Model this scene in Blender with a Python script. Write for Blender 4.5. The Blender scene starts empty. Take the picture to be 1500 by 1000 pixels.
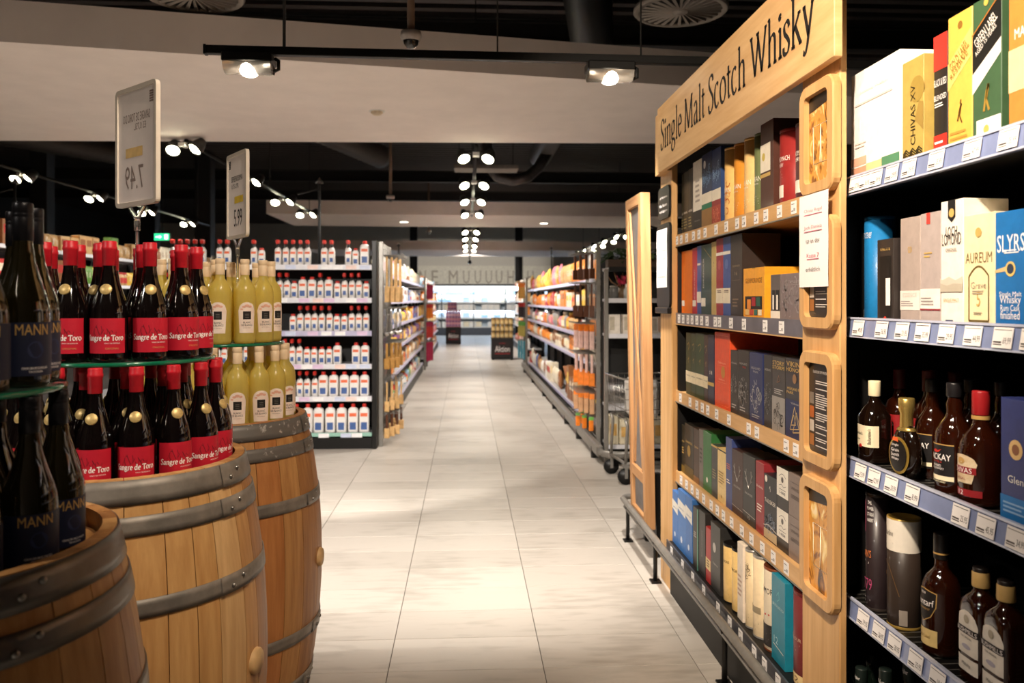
import bpy, bmesh, math, random
from mathutils import Vector, Matrix

random.seed(7)
PI = math.pi
R = math.radians
scene = bpy.context.scene
COL = scene.collection

# ------------------------------------------------------------------ camera
F = 1185.0; HZ = 440.0; YAW = R(3.236); CAMZ = 1.425
cam_data = bpy.data.cameras.new('camera')
cam = bpy.data.objects.new('camera', cam_data)
COL.objects.link(cam)
cam.location = (0, 0, CAMZ)
cam.rotation_euler = (PI/2, 0, -YAW)
cam_data.sensor_width = 36.0
cam_data.lens = F*36.0/1500.0
cam_data.shift_y = (HZ-500.0)/1500.0
cam_data.clip_start = 0.05
cam_data.clip_end = 120
cam_data.dof.use_dof = True
cam_data.dof.focus_distance = 2.45
cam_data.dof.aperture_fstop = 4.0
cam_data.dof.aperture_blades = 0
scene.camera = cam

# ------------------------------------------------------------------ world and exposure
world = bpy.data.worlds.new('world'); scene.world = world
world.use_nodes = True
wb = world.node_tree.nodes['Background']
wb.inputs[0].default_value = (1.0, 0.88, 0.74, 1)
wb.inputs[1].default_value = 0.0
vs = scene.view_settings
vs.view_transform = 'Standard'
vs.look = 'None'
vs.gamma = 1.0
vs.use_curve_mapping = False
vs.exposure = 0.32

WARM = (1.0, 0.83, 0.65)
NEUT = (1.0, 0.92, 0.83)
def spot(name, loc, tgt, watts, cone, col=WARM, blend=0.5, size=0.06):
    d = bpy.data.lights.new(name, 'SPOT')
    d.energy = watts; d.spot_size = R(cone); d.spot_blend = blend
    d.color = col; d.shadow_soft_size = size
    o = bpy.data.objects.new(name, d); COL.objects.link(o)
    o.location = loc
    o.rotation_euler = (Vector(tgt)-Vector(loc)).to_track_quat('-Z', 'Y').to_euler()
    return o

# ceiling spots of the shop above the picture (their bodies are built further down);
# the whisky goods, the near bay and the barrels are lit from this side in the photograph
KEY_LAMPS = [
    ((-0.30, 0.55, 3.05), (1.05, 2.70, 1.70), 460, 60, 'whisky_spot_offscreen'),
    ((-0.55, 1.15, 2.95), (1.10, 1.75, 1.40), 66, 58, 'near_bay_spot_offscreen'),
    ((0.20, 1.05, 3.05), (-0.90, 2.65, 1.00), 125, 52, 'barrel_spot_offscreen'),
    ((0.35, 0.10, 3.05), (-0.85, 2.45, 1.15), 60, 40, 'red_barrel_spot_offscreen'),
]
FILL_LAMPS = [((-2.8, 0.0, 3.05), (-2.8, 0.2, 0), 300, 140, 'left_fill_near_offscreen'),  # unseen fill spots, added so the floor bounces more light onto the soffit
              ((-3.4, 3.2, 3.05), (-3.4, 3.4, 0), 300, 140, 'left_fill_far_offscreen')]
for l, t, w, c, n in KEY_LAMPS: spot(n, l, t, w, c)
for l, t, w, c, n in FILL_LAMPS: spot(n, l, t, w, c, NEUT, .8)
# the two wide lamps on the near track, both in the picture
LAMP_A = (-1.0167, 3.8587, 2.5612)
LAMP_B = (0.6954, 3.8960, 2.5612)
def below(p, dx=0.0): return (p[0]+dx, p[1], p[2]-0.10)
spot('track_lamp_light', below(LAMP_A, -.03), (-1.2, 7.4, 0.4), 470, 64, NEUT, 0.3)
spot('track_lamp_light', below(LAMP_A, .03), (-0.1, 5.2, 0), 185, 95, NEUT, 0.6)
spot('track_lamp_light', below(LAMP_B), (0.0, 5.4, 0), 240, 100, NEUT, 0.6)
# paired spots on the far tracks, all in the picture
PAIRS_MID = [8.35, 10.3, 12.05, 13.9, 17.4, 19.4, 21.8, 23.8]
for y in PAIRS_MID:
    spot('track_spot_light', (-0.04, y-.05, 2.80), (-1.1, y+0.4, 1.0), 165, 105, NEUT, 0.6)
    spot('track_spot_light', (0.24, y-.05, 2.80), (1.5, y+0.4, 1.0), 165, 105, NEUT, 0.6)
PAIRS_LEFT = [(-2.72, 8.0), (-2.70, 10.2), (-2.72, 12.2), (-2.72, 14.0)]
for x, y in PAIRS_LEFT:
    spot('track_spot_light', (x, y-.05, 2.80), (x-1.5, y-0.4, 0.9), 120, 100, NEUT, 0.6)
PAIRS_FARLEFT = [(-5.3, 10.0), (-5.3, 11.9), (-5.3, 13.8), (-5.3, 15.8)]
for x, y in PAIRS_FARLEFT:
    spot('track_spot_light', (x, y-.05, 2.80), (x+1.6, y-0.4, 0.9), 150, 110, NEUT, 0.6)
# the black spot under the third soffit that lights the wall lettering
WALL_SPOT = (0.115, 26.9, 2.70)
spot('wall_spot_light', (WALL_SPOT[0], WALL_SPOT[1]+.10, WALL_SPOT[2]-.01), (0.3, 34.3, 2.40), 700, 60, NEUT, 0.6)

# ------------------------------------------------------------------ picture geometry
def ray(px, py):
    cx = (px-750.0)/F; c = math.cos(YAW); s = math.sin(YAW)
    return Vector((cx*c+s, -cx*s+c, (HZ-py)/F))
CAMP = Vector((0, 0, CAMZ))
def atD(px, py, d): return CAMP+ray(px, py)*d
def atX(px, py, X): r = ray(px, py); return CAMP+r*(X/r.x)
def atY(px, py, Y): r = ray(px, py); return CAMP+r*(Y/r.y)
def atZ(px, py, Z): r = ray(px, py); return CAMP+r*((Z-CAMZ)/r.z)

# ------------------------------------------------------------------ materials
def lin(c):
    out = []
    for v in c[:3]:
        v /= 255.0
        out.append(v/12.92 if v <= 0.04045 else ((v+0.055)/1.055)**2.4)
    return tuple(out)+(1.0,)
_M = {}
def mat(col, rough=0.5, metal=0.0, var=0.06, scale=20.0, stretch=(1, 1, 1), coat=0.0, emit=0.0,
        trans=0.0, ior=1.45, sss=0.0, bump=0.0, col2=None, spec=0.5, alpha=1.0, detail=3.0, edge=(0.35, 0.65), name=None):
    key = (tuple(col), rough, metal, var, scale, stretch, coat, emit, trans, sss, bump, None if col2 is None else tuple(col2), spec, alpha, edge)
    if key in _M: return _M[key]
    m = bpy.data.materials.new(name or ('mat_%02x%02x%02x' % tuple(int(v) for v in col[:3])))
    m.use_nodes = True
    nt = m.node_tree; b = nt.nodes['Principled BSDF']
    c1 = lin(col)
    b.inputs['Base Color'].default_value = c1
    b.inputs['Roughness'].default_value = rough
    b.inputs['Metallic'].default_value = metal
    b.inputs['IOR'].default_value = ior
    b.inputs['Specular IOR Level'].default_value = spec
    b.inputs['Coat Weight'].default_value = coat
    b.inputs['Coat Roughness'].default_value = 0.08
    b.inputs['Transmission Weight'].default_value = trans
    if sss:
        b.inputs['Subsurface Weight'].default_value = sss
        b.inputs['Subsurface Radius'].default_value = (0.03, 0.03, 0.01)
        b.inputs['Subsurface Scale'].default_value = 0.5
    if alpha < 1: b.inputs['Alpha'].default_value = alpha
    if emit:
        b.inputs['Emission Color'].default_value = c1
        b.inputs['Emission Strength'].default_value = emit
    if var > 0 or col2 is not None or bump:
        tc = nt.nodes.new('ShaderNodeTexCoord'); mp = nt.nodes.new('ShaderNodeMapping')
        mp.inputs['Scale'].default_value = stretch
        n = nt.nodes.new('ShaderNodeTexNoise'); n.inputs['Scale'].default_value = scale
        n.inputs['Detail'].default_value = detail; n.inputs['Roughness'].default_value = 0.6
        nt.links.new(tc.outputs['Object'], mp.inputs['Vector']); nt.links.new(mp.outputs['Vector'], n.inputs['Vector'])
        if var > 0 or col2 is not None:
            rp = nt.nodes.new('ShaderNodeValToRGB')
            rp.color_ramp.elements[0].position = edge[0]; rp.color_ramp.elements[1].position = edge[1]
            if col2 is not None: ca, cb = c1, lin(col2)
            else:
                ca = tuple(min(1, v*(1-var*2)) for v in c1[:3])+(1,)
                cb = tuple(min(1, v*(1+var*2)) for v in c1[:3])+(1,)
            rp.color_ramp.elements[0].color = ca; rp.color_ramp.elements[1].color = cb
            nt.links.new(n.outputs['Fac'], rp.inputs['Fac'])
            nt.links.new(rp.outputs['Color'], b.inputs['Base Color'])
        if bump:
            bp = nt.nodes.new('ShaderNodeBump'); bp.inputs['Strength'].default_value = bump
            bp.inputs['Distance'].default_value = 0.002
            nt.links.new(n.outputs['Fac'], bp.inputs['Height']); nt.links.new(bp.outputs['Normal'], b.inputs['Normal'])
    _M[key] = m
    return m
def wood(col, col2, stretch=(40, 40, 2.5), rough=0.5, bump=0.15, coat=0.0):
    return mat(col, rough, col2=col2, scale=1.0, stretch=stretch, bump=bump, detail=5.0, coat=coat, edge=(0.3, 0.7))
def emitter(col, strength):
    return mat(col, 0.5, var=0, emit=strength)

OAKS = [wood((212, 166, 106), (182, 132, 76)), wood((196, 146, 88), (160, 108, 58)),
        wood((218, 178, 124), (190, 146, 94)), wood((178, 126, 72), (142, 94, 50)), wood((204, 156, 98), (172, 122, 70))]
WOODP = wood((222, 178, 122), (198, 150, 94), (30, 2.5, 30), 0.45)      # shelf oak, grain along y
WOODV = wood((220, 176, 120), (194, 146, 90), (30, 30, 2.0), 0.45)      # grain along z
BATTEN = wood((196, 148, 100), (160, 112, 70), (30, 30, 2.0), 0.6)
STEEL = mat((150, 142, 132), 0.5, 0.35, scale=9, col2=(112, 106, 98), bump=0.1, detail=6)
STEEL_W = mat((206, 202, 196), 0.5, 0.35, scale=38, col2=(112, 108, 103), bump=0.15, detail=6, edge=(0.30, 0.42))
RIVET = mat((150, 146, 140), 0.3, 0.9, var=0.03)
BLACK = mat((16, 15, 15), 0.55, var=0.05)
BLACKM = mat((24, 23, 22), 0.4, 0.3, var=0.05)
DARK = mat((34, 33, 33), 0.6, var=0.06)
GREYM = mat((142, 138, 132), 0.4, 0.5, var=0.04)
CHROME = mat((190, 188, 184), 0.22, 0.95, var=0.02)
PLASTER = mat((246, 234, 226), 0.8, var=0.015, scale=3)
WHITE = mat((240, 238, 234), 0.6, var=0.01)
PAPER = mat((244, 240, 238), 0.75, var=0.01)
INK = mat((28, 24, 22), 0.7, var=0.02)
GOLD = mat((206, 168, 92), 0.35, 0.6, var=0.05)
CREAM = mat((238, 224, 190), 0.6, var=0.02)
RAILBLUE = mat((128, 140, 178), 0.25, var=0.03, coat=0.4)
CLEAR = mat((236, 238, 236), 0.08, var=0, trans=0.92, ior=1.4)

# ------------------------------------------------------------------ mesh builder
class MB:
    def __init__(s): s.v = []; s.f = []; s.mi = []; s.sm = []; s.cur = 0; s.smooth = False
    def add(s, vs, fs, smooth=None):
        o = len(s.v); s.v += [tuple(v) for v in vs]
        for f in fs:
            s.f.append([i+o for i in f]); s.mi.append(s.cur); s.sm.append(s.smooth if smooth is None else smooth)
        return s
    def box(s, x0, x1, y0, y1, z0, z1, b=0.0):
        if b <= 0:
            vs = [(x, y, z) for z in (z0, z1) for y in (y0, y1) for x in (x0, x1)]
            return s.add(vs, [(0, 2, 3, 1), (4, 5, 7, 6), (0, 1, 5, 4), (1, 3, 7, 5), (3, 2, 6, 7), (2, 0, 4, 6)], False)
        X = (x0, x1); Y = (y0, y1); Z = (z0, z1); vs = []; idx = {}
        for i in (0, 1):
            for j in (0, 1):
                for k in (0, 1):
                    sx = b if i == 0 else -b; sy = b if j == 0 else -b; sz = b if k == 0 else -b
                    idx[i, j, k] = len(vs)
                    vs += [(X[i], Y[j]+sy, Z[k]+sz), (X[i]+sx, Y[j], Z[k]+sz), (X[i]+sx, Y[j]+sy, Z[k])]
        fs = []
        def I(i, j, k, a): return idx[i, j, k]+a
        for i in (0, 1):
            q = [I(i, 0, 0, 0), I(i, 1, 0, 0), I(i, 1, 1, 0), I(i, 0, 1, 0)]; fs.append(q if i else q[::-1])
            q = [I(0, i, 0, 1), I(1, i, 0, 1), I(1, i, 1, 1), I(0, i, 1, 1)]; fs.append(q[::-1] if i else q)
            q = [I(0, 0, i, 2), I(1, 0, i, 2), I(1, 1, i, 2), I(0, 1, i, 2)]; fs.append(q if i else q[::-1])
        for j in (0, 1):
            for k in (0, 1):
                q = [I(0, j, k, 1), I(1, j, k, 1), I(1, j, k, 2), I(0, j, k, 2)]; fs.append(q if (j ^ k) else q[::-1])
                q = [I(j, 0, k, 0), I(j, 1, k, 0), I(j, 1, k, 2), I(j, 0, k, 2)]; fs.append(q[::-1] if (j ^ k) else q)
                q = [I(j, k, 0, 0), I(j, k, 1, 0), I(j, k, 1, 1), I(j, k, 0, 1)]; fs.append(q if (j ^ k) else q[::-1])
        for i in (0, 1):
            for j in (0, 1):
                for k in (0, 1):
                    t = [I(i, j, k, 0), I(i, j, k, 1), I(i, j, k, 2)]
                    fs.append(t if (i+j+k) % 2 else t[::-1])
        return s.add(vs, fs, False)
    def lathe(s, prof, n=24, c=(0, 0, 0), a0=0.0, a1=None, sx=1.0, sy=1.0, smooth=True):
        full = a1 is None; m = n if full else n+1
        if full: a1 = a0+2*PI
        vs = []; fs = []; rows = []
        for r, z in prof:
            if r < 1e-6: rows.append([len(vs)]); vs.append((c[0], c[1], c[2]+z))
            else:
                row = []
                for i in range(m):
                    a = a0+(a1-a0)*i/n; row.append(len(vs))
                    vs.append((c[0]+r*sx*math.cos(a), c[1]+r*sy*math.sin(a), c[2]+z))
                rows.append(row)
        for p, q in zip(rows[:-1], rows[1:]):
            for i in range(n):
                j = (i+1) % m
                if len(p) == 1 and len(q) == 1: continue
                if len(p) == 1: fs.append((p[0], q[j], q[i]))
                elif len(q) == 1: fs.append((p[i], p[j], q[0]))
                else: fs.append((p[i], p[j], q[j], q[i]))
        return s.add(vs, fs, smooth)
    def tube(s, pts, r, n=8, caps=True, closed=False):
        pts = [Vector(p) for p in pts]; vs = []; fs = []; L = len(pts)
        up = None
        for k, p in enumerate(pts):
            if closed: t = pts[(k+1) % L]-pts[k-1]
            else: t = pts[min(k+1, L-1)]-pts[max(k-1, 0)]
            t.normalize()
            if up is None:
                up = Vector((0, 0, 1)) if abs(t.z) < 0.9 else Vector((1, 0, 0))
            a = t.cross(up); a.normalize(); b_ = a.cross(t); b_.normalize(); up = b_
            rr = r[k] if isinstance(r, (list, tuple)) else r
            for i in range(n):
                an = 2*PI*i/n; q = p+a*(rr*math.cos(an))+b_*(rr*math.sin(an)); vs.append(tuple(q))
        for k in range(L if closed else L-1):
            k2 = (k+1) % L
            for i in range(n):
                j = (i+1) % n; fs.append((k*n+i, k2*n+i, k2*n+j, k*n+j))
        if caps and not closed:
            fs.append(tuple(range(n))); fs.append(tuple(range((L-1)*n, L*n))[::-1])
        return s.add(vs, fs, True)
    def prism(s, poly, y0, y1):
        """poly in the x-z plane, extruded along y"""
        n = len(poly); vs = [(x, y0, z) for x, z in poly]+[(x, y1, z) for x, z in poly]
        fs = [tuple(range(n)), tuple(range(2*n-1, n-1, -1))]
        for i in range(n):
            j = (i+1) % n; fs.append((j, i, n+i, n+j))
        return s.add(vs, fs, False)
    def mesh(s, name, mats):
        me = bpy.data.meshes.new(name); me.from_pydata(s.v, [], s.f)
        if not isinstance(mats, (list, tuple)): mats = [mats]
        for m in mats: me.materials.append(m)
        me.polygons.foreach_set('material_index', s.mi); me.polygons.foreach_set('use_smooth', s.sm)
        me.update(); return me
    def build(s, name, mats, parent=None, loc=None, rz=0.0):
        return ob(name, s.mesh(name, mats), parent, loc, rz)
def ob(name, me, parent=None, loc=None, rz=0.0):
    o = bpy.data.objects.new(name, me); COL.objects.link(o)
    if parent is not None: o.parent = parent
    if loc is not None: o.location = loc
    if rz: o.rotation_euler = (0, 0, rz)
    return o
def empty(name, loc=(0, 0, 0), rz=0.0): return ob(name, None, None, loc, rz)
def tag(o, label, cat, group=None):
    o['label'] = label; o['category'] = cat
    if group: o['group'] = group
    return o
def struct(o, label=None):
    o['kind'] = 'structure'
    if label: o['label'] = label
    return o
_kids = {}
def tree(o):
    """snapshot of a finished thing: (object, [(part, [sub-parts])])"""
    return (o, [(c, list(c.children)) for c in o.children])
def dup(t, loc, rz=0.0, label=None, group=None, scale=None):
    o, parts = t
    r = o.copy(); COL.objects.link(r); r.location = loc; r.rotation_euler = (0, 0, rz)
    if scale: r.scale = scale
    if label: r['label'] = label
    if group: r['group'] = group
    for p, subs in parts:
        q = p.copy(); COL.objects.link(q); q.parent = r
        for g in subs:
            h = g.copy(); COL.objects.link(h); h.parent = q
    return r

# ------------------------------------------------------------------ lettering
_T = {}
def text2d(s):
    if s in _T: return _T[s]
    cu = bpy.data.curves.new('lettering', 'FONT'); cu.body = s; cu.size = 1.0; cu.resolution_u = 2
    o = bpy.data.objects.new('lettering', cu)
    me = bpy.data.meshes.new_from_object(o)
    vs = [tuple(v.co) for v in me.vertices]; fs = [tuple(p.vertices) for p in me.polygons]
    bpy.data.objects.remove(o); bpy.data.meshes.remove(me); bpy.data.curves.remove(cu)
    _T[s] = (vs, fs); return _T[s]
def E(cx, cy, rx, ry, a0, a1, n=12):
    return [(cx+rx*math.cos(R(a0+(a1-a0)*i/n)), cy+ry*math.sin(R(a0+(a1-a0)*i/n))) for i in range(n+1)]
def smooth(p, n=5):
    out = []
    for i in range(len(p)-1):
        a = p[max(i-1, 0)]; b = p[i]; c = p[i+1]; d = p[min(i+2, len(p)-1)]
        for k in range(n):
            t = k/n
            out.append(tuple(0.5*(2*b[j]+(c[j]-a[j])*t+(2*a[j]-5*b[j]+4*c[j]-d[j])*t*t+(3*b[j]-a[j]-3*c[j]+d[j])*t**3) for j in (0, 1)))
    out.append(p[-1]); return out
def sf(x, y, w=0.075): return [(x-w, y), (x+w, y)]
GLY = {
 'S': (0.46, [smooth([(.38, .56), (.36, .64), (.24, .68), (.11, .62), (.10, .50), (.22, .38), (.36, .26), (.37, .11), (.24, 0), (.10, .02), (.06, .14)])]),
 's': (0.34, [smooth([(.28, .36), (.25, .43), (.16, .455), (.07, .40), (.09, .30), (.20, .22), (.28, .13), (.23, .02), (.13, 0), (.05, .03), (.04, .11)])]),
 'i': (0.24, [[(.12, .44), (.12, 0)], [(.04, .40), (.12, .445)], sf(.12, .008, .08), E(.11, .60, .03, .03, 0, 360, 8)]),
 'l': (0.24, [[(.12, .72), (.12, 0)], [(.04, .69), (.12, .725)], sf(.12, .008, .08)]),
 'n': (0.52, [[(.12, .44), (.12, 0)], [(.04, .40), (.12, .445)], smooth([(.12, .34), (.20, .42), (.29, .44), (.37, .40), (.39, .30)])+[(.39, 0)], sf(.12, .008), sf(.40, .008)]),
 'h': (0.52, [[(.12, .72), (.12, 0)], [(.04, .69), (.12, .725)], smooth([(.12, .34), (.20, .42), (.29, .44), (.37, .40), (.39, .30)])+[(.39, 0)], sf(.12, .008), sf(.40, .008)]),
 'r': (0.36, [[(.12, .44), (.12, 0)], [(.04, .40), (.12, .445)], smooth([(.12, .30), (.18, .40), (.26, .44), (.33, .41)]), sf(.12, .008)]),
 'g': (0.46, [E(.20, .30, .13, .145, 0, 360, 16), smooth([(.11, .19), (.07, .12), (.12, .06), (.28, .04), (.38, -.02), (.36, -.13), (.20, -.20), (.06, -.14), (.08, -.04), (.16, .04)]), [(.28, .41), (.40, .43)]]),
 'e': (0.42, [[(.07, .255), (.35, .255)], E(.21, .225, .15, .22, 8, 318, 16)]),
 'c': (0.40, [E(.21, .225, .16, .22, 52, 318, 16)]),
 'o': (0.48, [E(.24, .225, .185, .22, 0, 360, 20)]),
 'a': (0.44, [smooth([(.08, .36), (.15, .43), (.24, .43), (.30, .36)])+[(.30, .06)]+smooth([(.30, .06), (.34, .01), (.41, .04)]), smooth([(.30, .27), (.16, .21), (.08, .13), (.11, .03), (.20, .01), (.30, .10)])]),
 'd': (0.50, [E(.21, .22, .15, .21, 0, 360, 18), [(.37, .72), (.37, .0)], [(.29, .69), (.37, .725)], [(.37, .01), (.45, .02)]]),
 't': (0.32, [[(.14, .57), (.14, .10)]+smooth([(.14, .10), (.18, .02), (.28, .04)]), [(.03, .44), (.28, .44)]]),
 'k': (0.50, [[(.12, .72), (.12, 0)], [(.04, .69), (.12, .725)], [(.12, .20), (.36, .43)], [(.21, .28), (.42, .01)], sf(.12, .008), sf(.37, .435, .06), sf(.42, .008, .06)]),
 'y': (0.46, [[(.07, .43), (.24, .03)], [(.40, .43), (.20, -.10)]+smooth([(.20, -.10), (.12, -.20), (.04, -.17)]), sf(.07, .435, .06), sf(.40, .435, .06)]),
 'M': (0.84, [[(.14, .66), (.10, .01)], [(.14, .66), (.41, .03)], [(.41, .03), (.68, .66)], [(.68, .66), (.72, .01)], sf(.10, .008, .08), sf(.72, .008, .10), sf(.11, .66, .06), sf(.71, .66, .06)]),
 'W': (0.92, [[(.08, .66), (.29, .02)], [(.29, .02), (.47, .60)], [(.43, .66), (.65, .02)], [(.65, .02), (.85, .66)], sf(.08, .66, .08), sf(.43, .66, .08), sf(.85, .66, .06)]),
 'T': (0.56, [[(.28, .66), (.28, .0)], [(.05, .655), (.51, .655)], [(.05, .66), (.04, .54)], [(.51, .66), (.52, .54)], sf(.28, .008, .09)]),
 ' ': (0.22, []),
}
def pen2d(s, T=0.085, t=0.022, phi=18):
    vs = []; fs = []; x0 = 0.0
    for ch in s:
        adv, strokes = GLY[ch]
        for st in strokes:
            n = len(st); base = len(vs)
            for k, p in enumerate(st):
                a = st[max(k-1, 0)]; b = st[min(k+1, n-1)]
                d = math.atan2(b[1]-a[1], b[0]-a[0])
                w = (t+(T-t)*abs(math.sin(d-R(phi))))*0.5
                nx, ny = -math.sin(d)*w, math.cos(d)*w
                vs += [(x0+p[0]+nx, p[1]+ny, 0), (x0+p[0]-nx, p[1]-ny, 0)]
            for k in range(n-1):
                i = base+2*k; fs.append((i, i+1, i+3, i+2))
        x0 += adv
    return vs, fs
def fit(vs, w, h):
    xs = [v[0] for v in vs]; ys = [v[1] for v in vs]
    cx, cy = (min(xs)+max(xs))/2, (min(ys)+max(ys))/2
    sx = w/max(1e-6, max(xs)-min(xs)); sy = sx if h is None else h/max(1e-6, max(ys)-min(ys))
    return [((v[0]-cx)*sx, (v[1]-cy)*sy) for v in vs]
_L = {}
def lettering(s, w, h, m, parent, x, z, front=0.0, rad=None, vert=False, pen=None, mirror=False, cy=0.0, yoff=-0.0006, name='lettering'):
    """flat print on the -y face (front = y of the face) or wrapped on a cylinder of radius rad about (0, cy)"""
    key = (s, w, h, m.name, x, z, front, rad, vert, pen, mirror, cy, yoff, _SQ[0])
    if key in _L: return ob(name, _L[key], parent)
    vs, fs = pen2d(s, *pen) if pen else text2d(s)
    if not vs: return None
    p = fit(vs, w, h)
    if mirror: p = [(-a, b) for a, b in p]
    if vert: p = [(-b, a) for a, b in p]
    if rad is None: q = [(x+a, front+yoff, z+b) for a, b in p]
    else:
        q = [onbody(x+a, z+b, rad, yoff, cy) for a, b in p]
    mb = MB(); mb.add(q, fs, False)
    _L[key] = mb.mesh(name, m)
    return ob(name, _L[key], parent)
_SQ = [None]      # (extra exponent, flattening) of a squared bottle body
def onbody(x, z, rad, yo, cy=0.0):
    a = x/rad; r = rad-yo; s, c = math.sin(a), math.cos(a)
    if _SQ[0] is None: return (r*s, cy-r*c, z)
    e, fl = _SQ[0]; k = 1.0/((abs(s)**(2+e)+abs(c)**(2+e))**(1.0/(2+e)))
    return (r*k*s, cy-r*k*c*fl-(yo*-1 if fl < 1 else 0), z)
def poly_print(pts, m, parent, front=0.0, rad=None, name='print', yoff=-0.0005, cy=0.0):
    """flat coloured patch given by a polygon (x, z) on the -y face, or wrapped"""
    mb = MB()
    if rad is None: mb.add([(x, front+yoff, z) for x, z in pts], [tuple(range(len(pts)))], False)
    else:
        mb.add([onbody(x, z, rad, yoff, cy) for x, z in pts], [tuple(range(len(pts)))], True)
    return mb.build(name, m, parent)
def wrap_patch(x0, x1, z0, z1, m, parent, rad, name='label', yoff=-0.0005, n=None, arch=0.0, cy=0.0, waist=0.0):
    """label wrapped round a cylinder facing -y; arch rounds its top"""
    n = n or max(4, int(abs(x1-x0)/0.008)); mb = MB(); r = rad-yoff; vs = []; rows = 6 if arch else 1
    for k in range(rows+1):
        zz = k/rows
        for i in range(n+1):
            u = i/n*2-1
            top = z1-arch*(1-math.sqrt(max(0, 1-u*u))) if arch else z1
            wz = 1.0-waist*(1-zz)
            x = (x0+x1)/2+(x1-x0)/2*u*wz
            vs.append(onbody(x, z0+(top-z0)*zz, rad, yoff, cy))
    fs = []
    for k in range(rows):
        for i in range(n):
            a = k*(n+1)+i; fs.append((a, a+1, a+n+2, a+n+1))
    mb.add(vs, fs, True)
    return mb.build(name, m, parent)

# ================================================================== the setting
XL, XR, YB, YF, ZC = -13.5, 7.5, -2.6, 34.4, 4.7
def tile_material(c1, c2):
    m = bpy.data.materials.new('stoneware'); m.use_nodes = True
    nt = m.node_tree; b = nt.nodes['Principled BSDF']; b.inputs['Roughness'].default_value = 0.42
    b.inputs['Specular IOR Level'].default_value = 0.35
    g = nt.nodes.new('ShaderNodeNewGeometry'); mp = nt.nodes.new('ShaderNodeMapping'); mp.inputs['Scale'].default_value = (2.5, 11, 1)
    n = nt.nodes.new('ShaderNodeTexNoise'); n.inputs['Scale'].default_value = 2.2; n.inputs['Detail'].default_value = 6
    n2 = nt.nodes.new('ShaderNodeTexNoise'); n2.inputs['Scale'].default_value = 2.0; n2.inputs['Detail'].default_value = 3
    mx = nt.nodes.new('ShaderNodeMath'); mx.operation = 'ADD'
    rp = nt.nodes.new('ShaderNodeValToRGB')
    rp.color_ramp.elements[0].position = 0.7; rp.color_ramp.elements[1].position = 1.3
    rp.color_ramp.elements[0].color = lin(c1); rp.color_ramp.elements[1].color = lin(c2)
    nt.links.new(g.outputs['Position'], mp.inputs['Vector']); nt.links.new(mp.outputs['Vector'], n.inputs['Vector'])
    nt.links.new(g.outputs['Position'], n2.inputs['Vector'])
    nt.links.new(n.outputs['Fac'], mx.inputs[0]); nt.links.new(n2.outputs['Fac'], mx.inputs[1])
    nt.links.new(mx.outputs[0], rp.inputs['Fac']); nt.links.new(rp.outputs['Color'], b.inputs['Base Color'])
    rr = nt.nodes.new('ShaderNodeMapRange'); rr.inputs['To Min'].default_value = 0.34; rr.inputs['To Max'].default_value = 0.52
    nt.links.new(n.outputs['Fac'], rr.inputs['Value']); nt.links.new(rr.outputs['Result'], b.inputs['Roughness'])
    return m
TILES = [tile_material((166, 159, 150), (186, 179, 170)), tile_material((159, 152, 143), (180, 173, 164)), tile_material((170, 163, 154), (189, 182, 173))]
fl = MB().box(XL, XR, YB, YF, -0.06, -0.004).build('floor', mat((92, 86, 80), 0.9, var=0.04))
struct(fl, 'grey stoneware floor with thin grout joints')
tile_me = []
for m in TILES:
    tile_me.append(MB().box(-0.2985, 0.2985, -0.1485, 0.1485, -0.010, 0.0, 0.0012).mesh('tile', m))
rest = MB(); rest_m = []
y0 = 0.127-0.3*9
for j in range(int((YF-y0)/0.3)):
    yc = y0+0.15+0.3*j
    for i in range(-21, 12):
        xc = 0.6*i
        if xc-0.3 < XL or xc+0.3 > XR: continue
        if -1.9 <= xc <= 1.9 and 2.0 < yc < 8.6:
            ob('tile', tile_me[(i*7+j*5+i*j) % 3], fl, (xc, yc, 0))
        else:
            rest.cur = (i*7+j*5+i*j) % 3
            x_, X_, y_, Y_ = xc-.2985, xc+.2985, yc-.1485, yc+.1485
            rest.add([(x_, y_, 0), (X_, y_, 0), (X_, Y_, 0), (x_, Y_, 0), (x_, y_, -.004), (X_, y_, -.004), (X_, Y_, -.004), (x_, Y_, -.004)],
                     [(0, 1, 2, 3), (0, 4, 5, 1), (1, 5, 6, 2), (2, 6, 7, 3), (3, 7, 4, 0)], False)
rt = rest.build('tile_field', TILES, fl); rt['kind'] = 'stuff'

DECK = mat((26, 24, 24), 0.7, var=0.08)
ce = MB().box(XL, XR, YB, YF, ZC, ZC+0.1).build('ceiling', DECK); struct(ce, 'black corrugated steel roof deck')
rb = MB()
for j in range(int((YF-YB)/0.25)):
    y = YB+0.25*j; rb.box(XL, XR, y, y+0.11, ZC-0.07, ZC)
r_ = rb.build('deck_ribs', mat((78, 72, 70), 0.6, var=0.05), ce); r_['kind'] = 'stuff'
WALLD = mat((44, 42, 42), 0.8, var=0.05)
struct(MB().box(XL-.1, XL, YB, YF, 0, ZC).build('wall_left', WALLD), 'dark side wall of the shop')
struct(MB().box(XR, XR+.1, YB, YF, 0, ZC).build('wall_right', WALLD), 'dark side wall behind the spirits shelves')
struct(MB().box(XL, XR, YF, YF+.1, 0, ZC).build('wall_far', mat((226, 220, 208), 0.8, var=0.02)), 'pale end wall above the dairy cooler')
struct(MB().box(XL, XR, YB-.1, YB, 0, ZC).build('wall_near', mat((150, 142, 134), 0.8, var=0.03)), 'wall behind the viewer')

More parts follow.
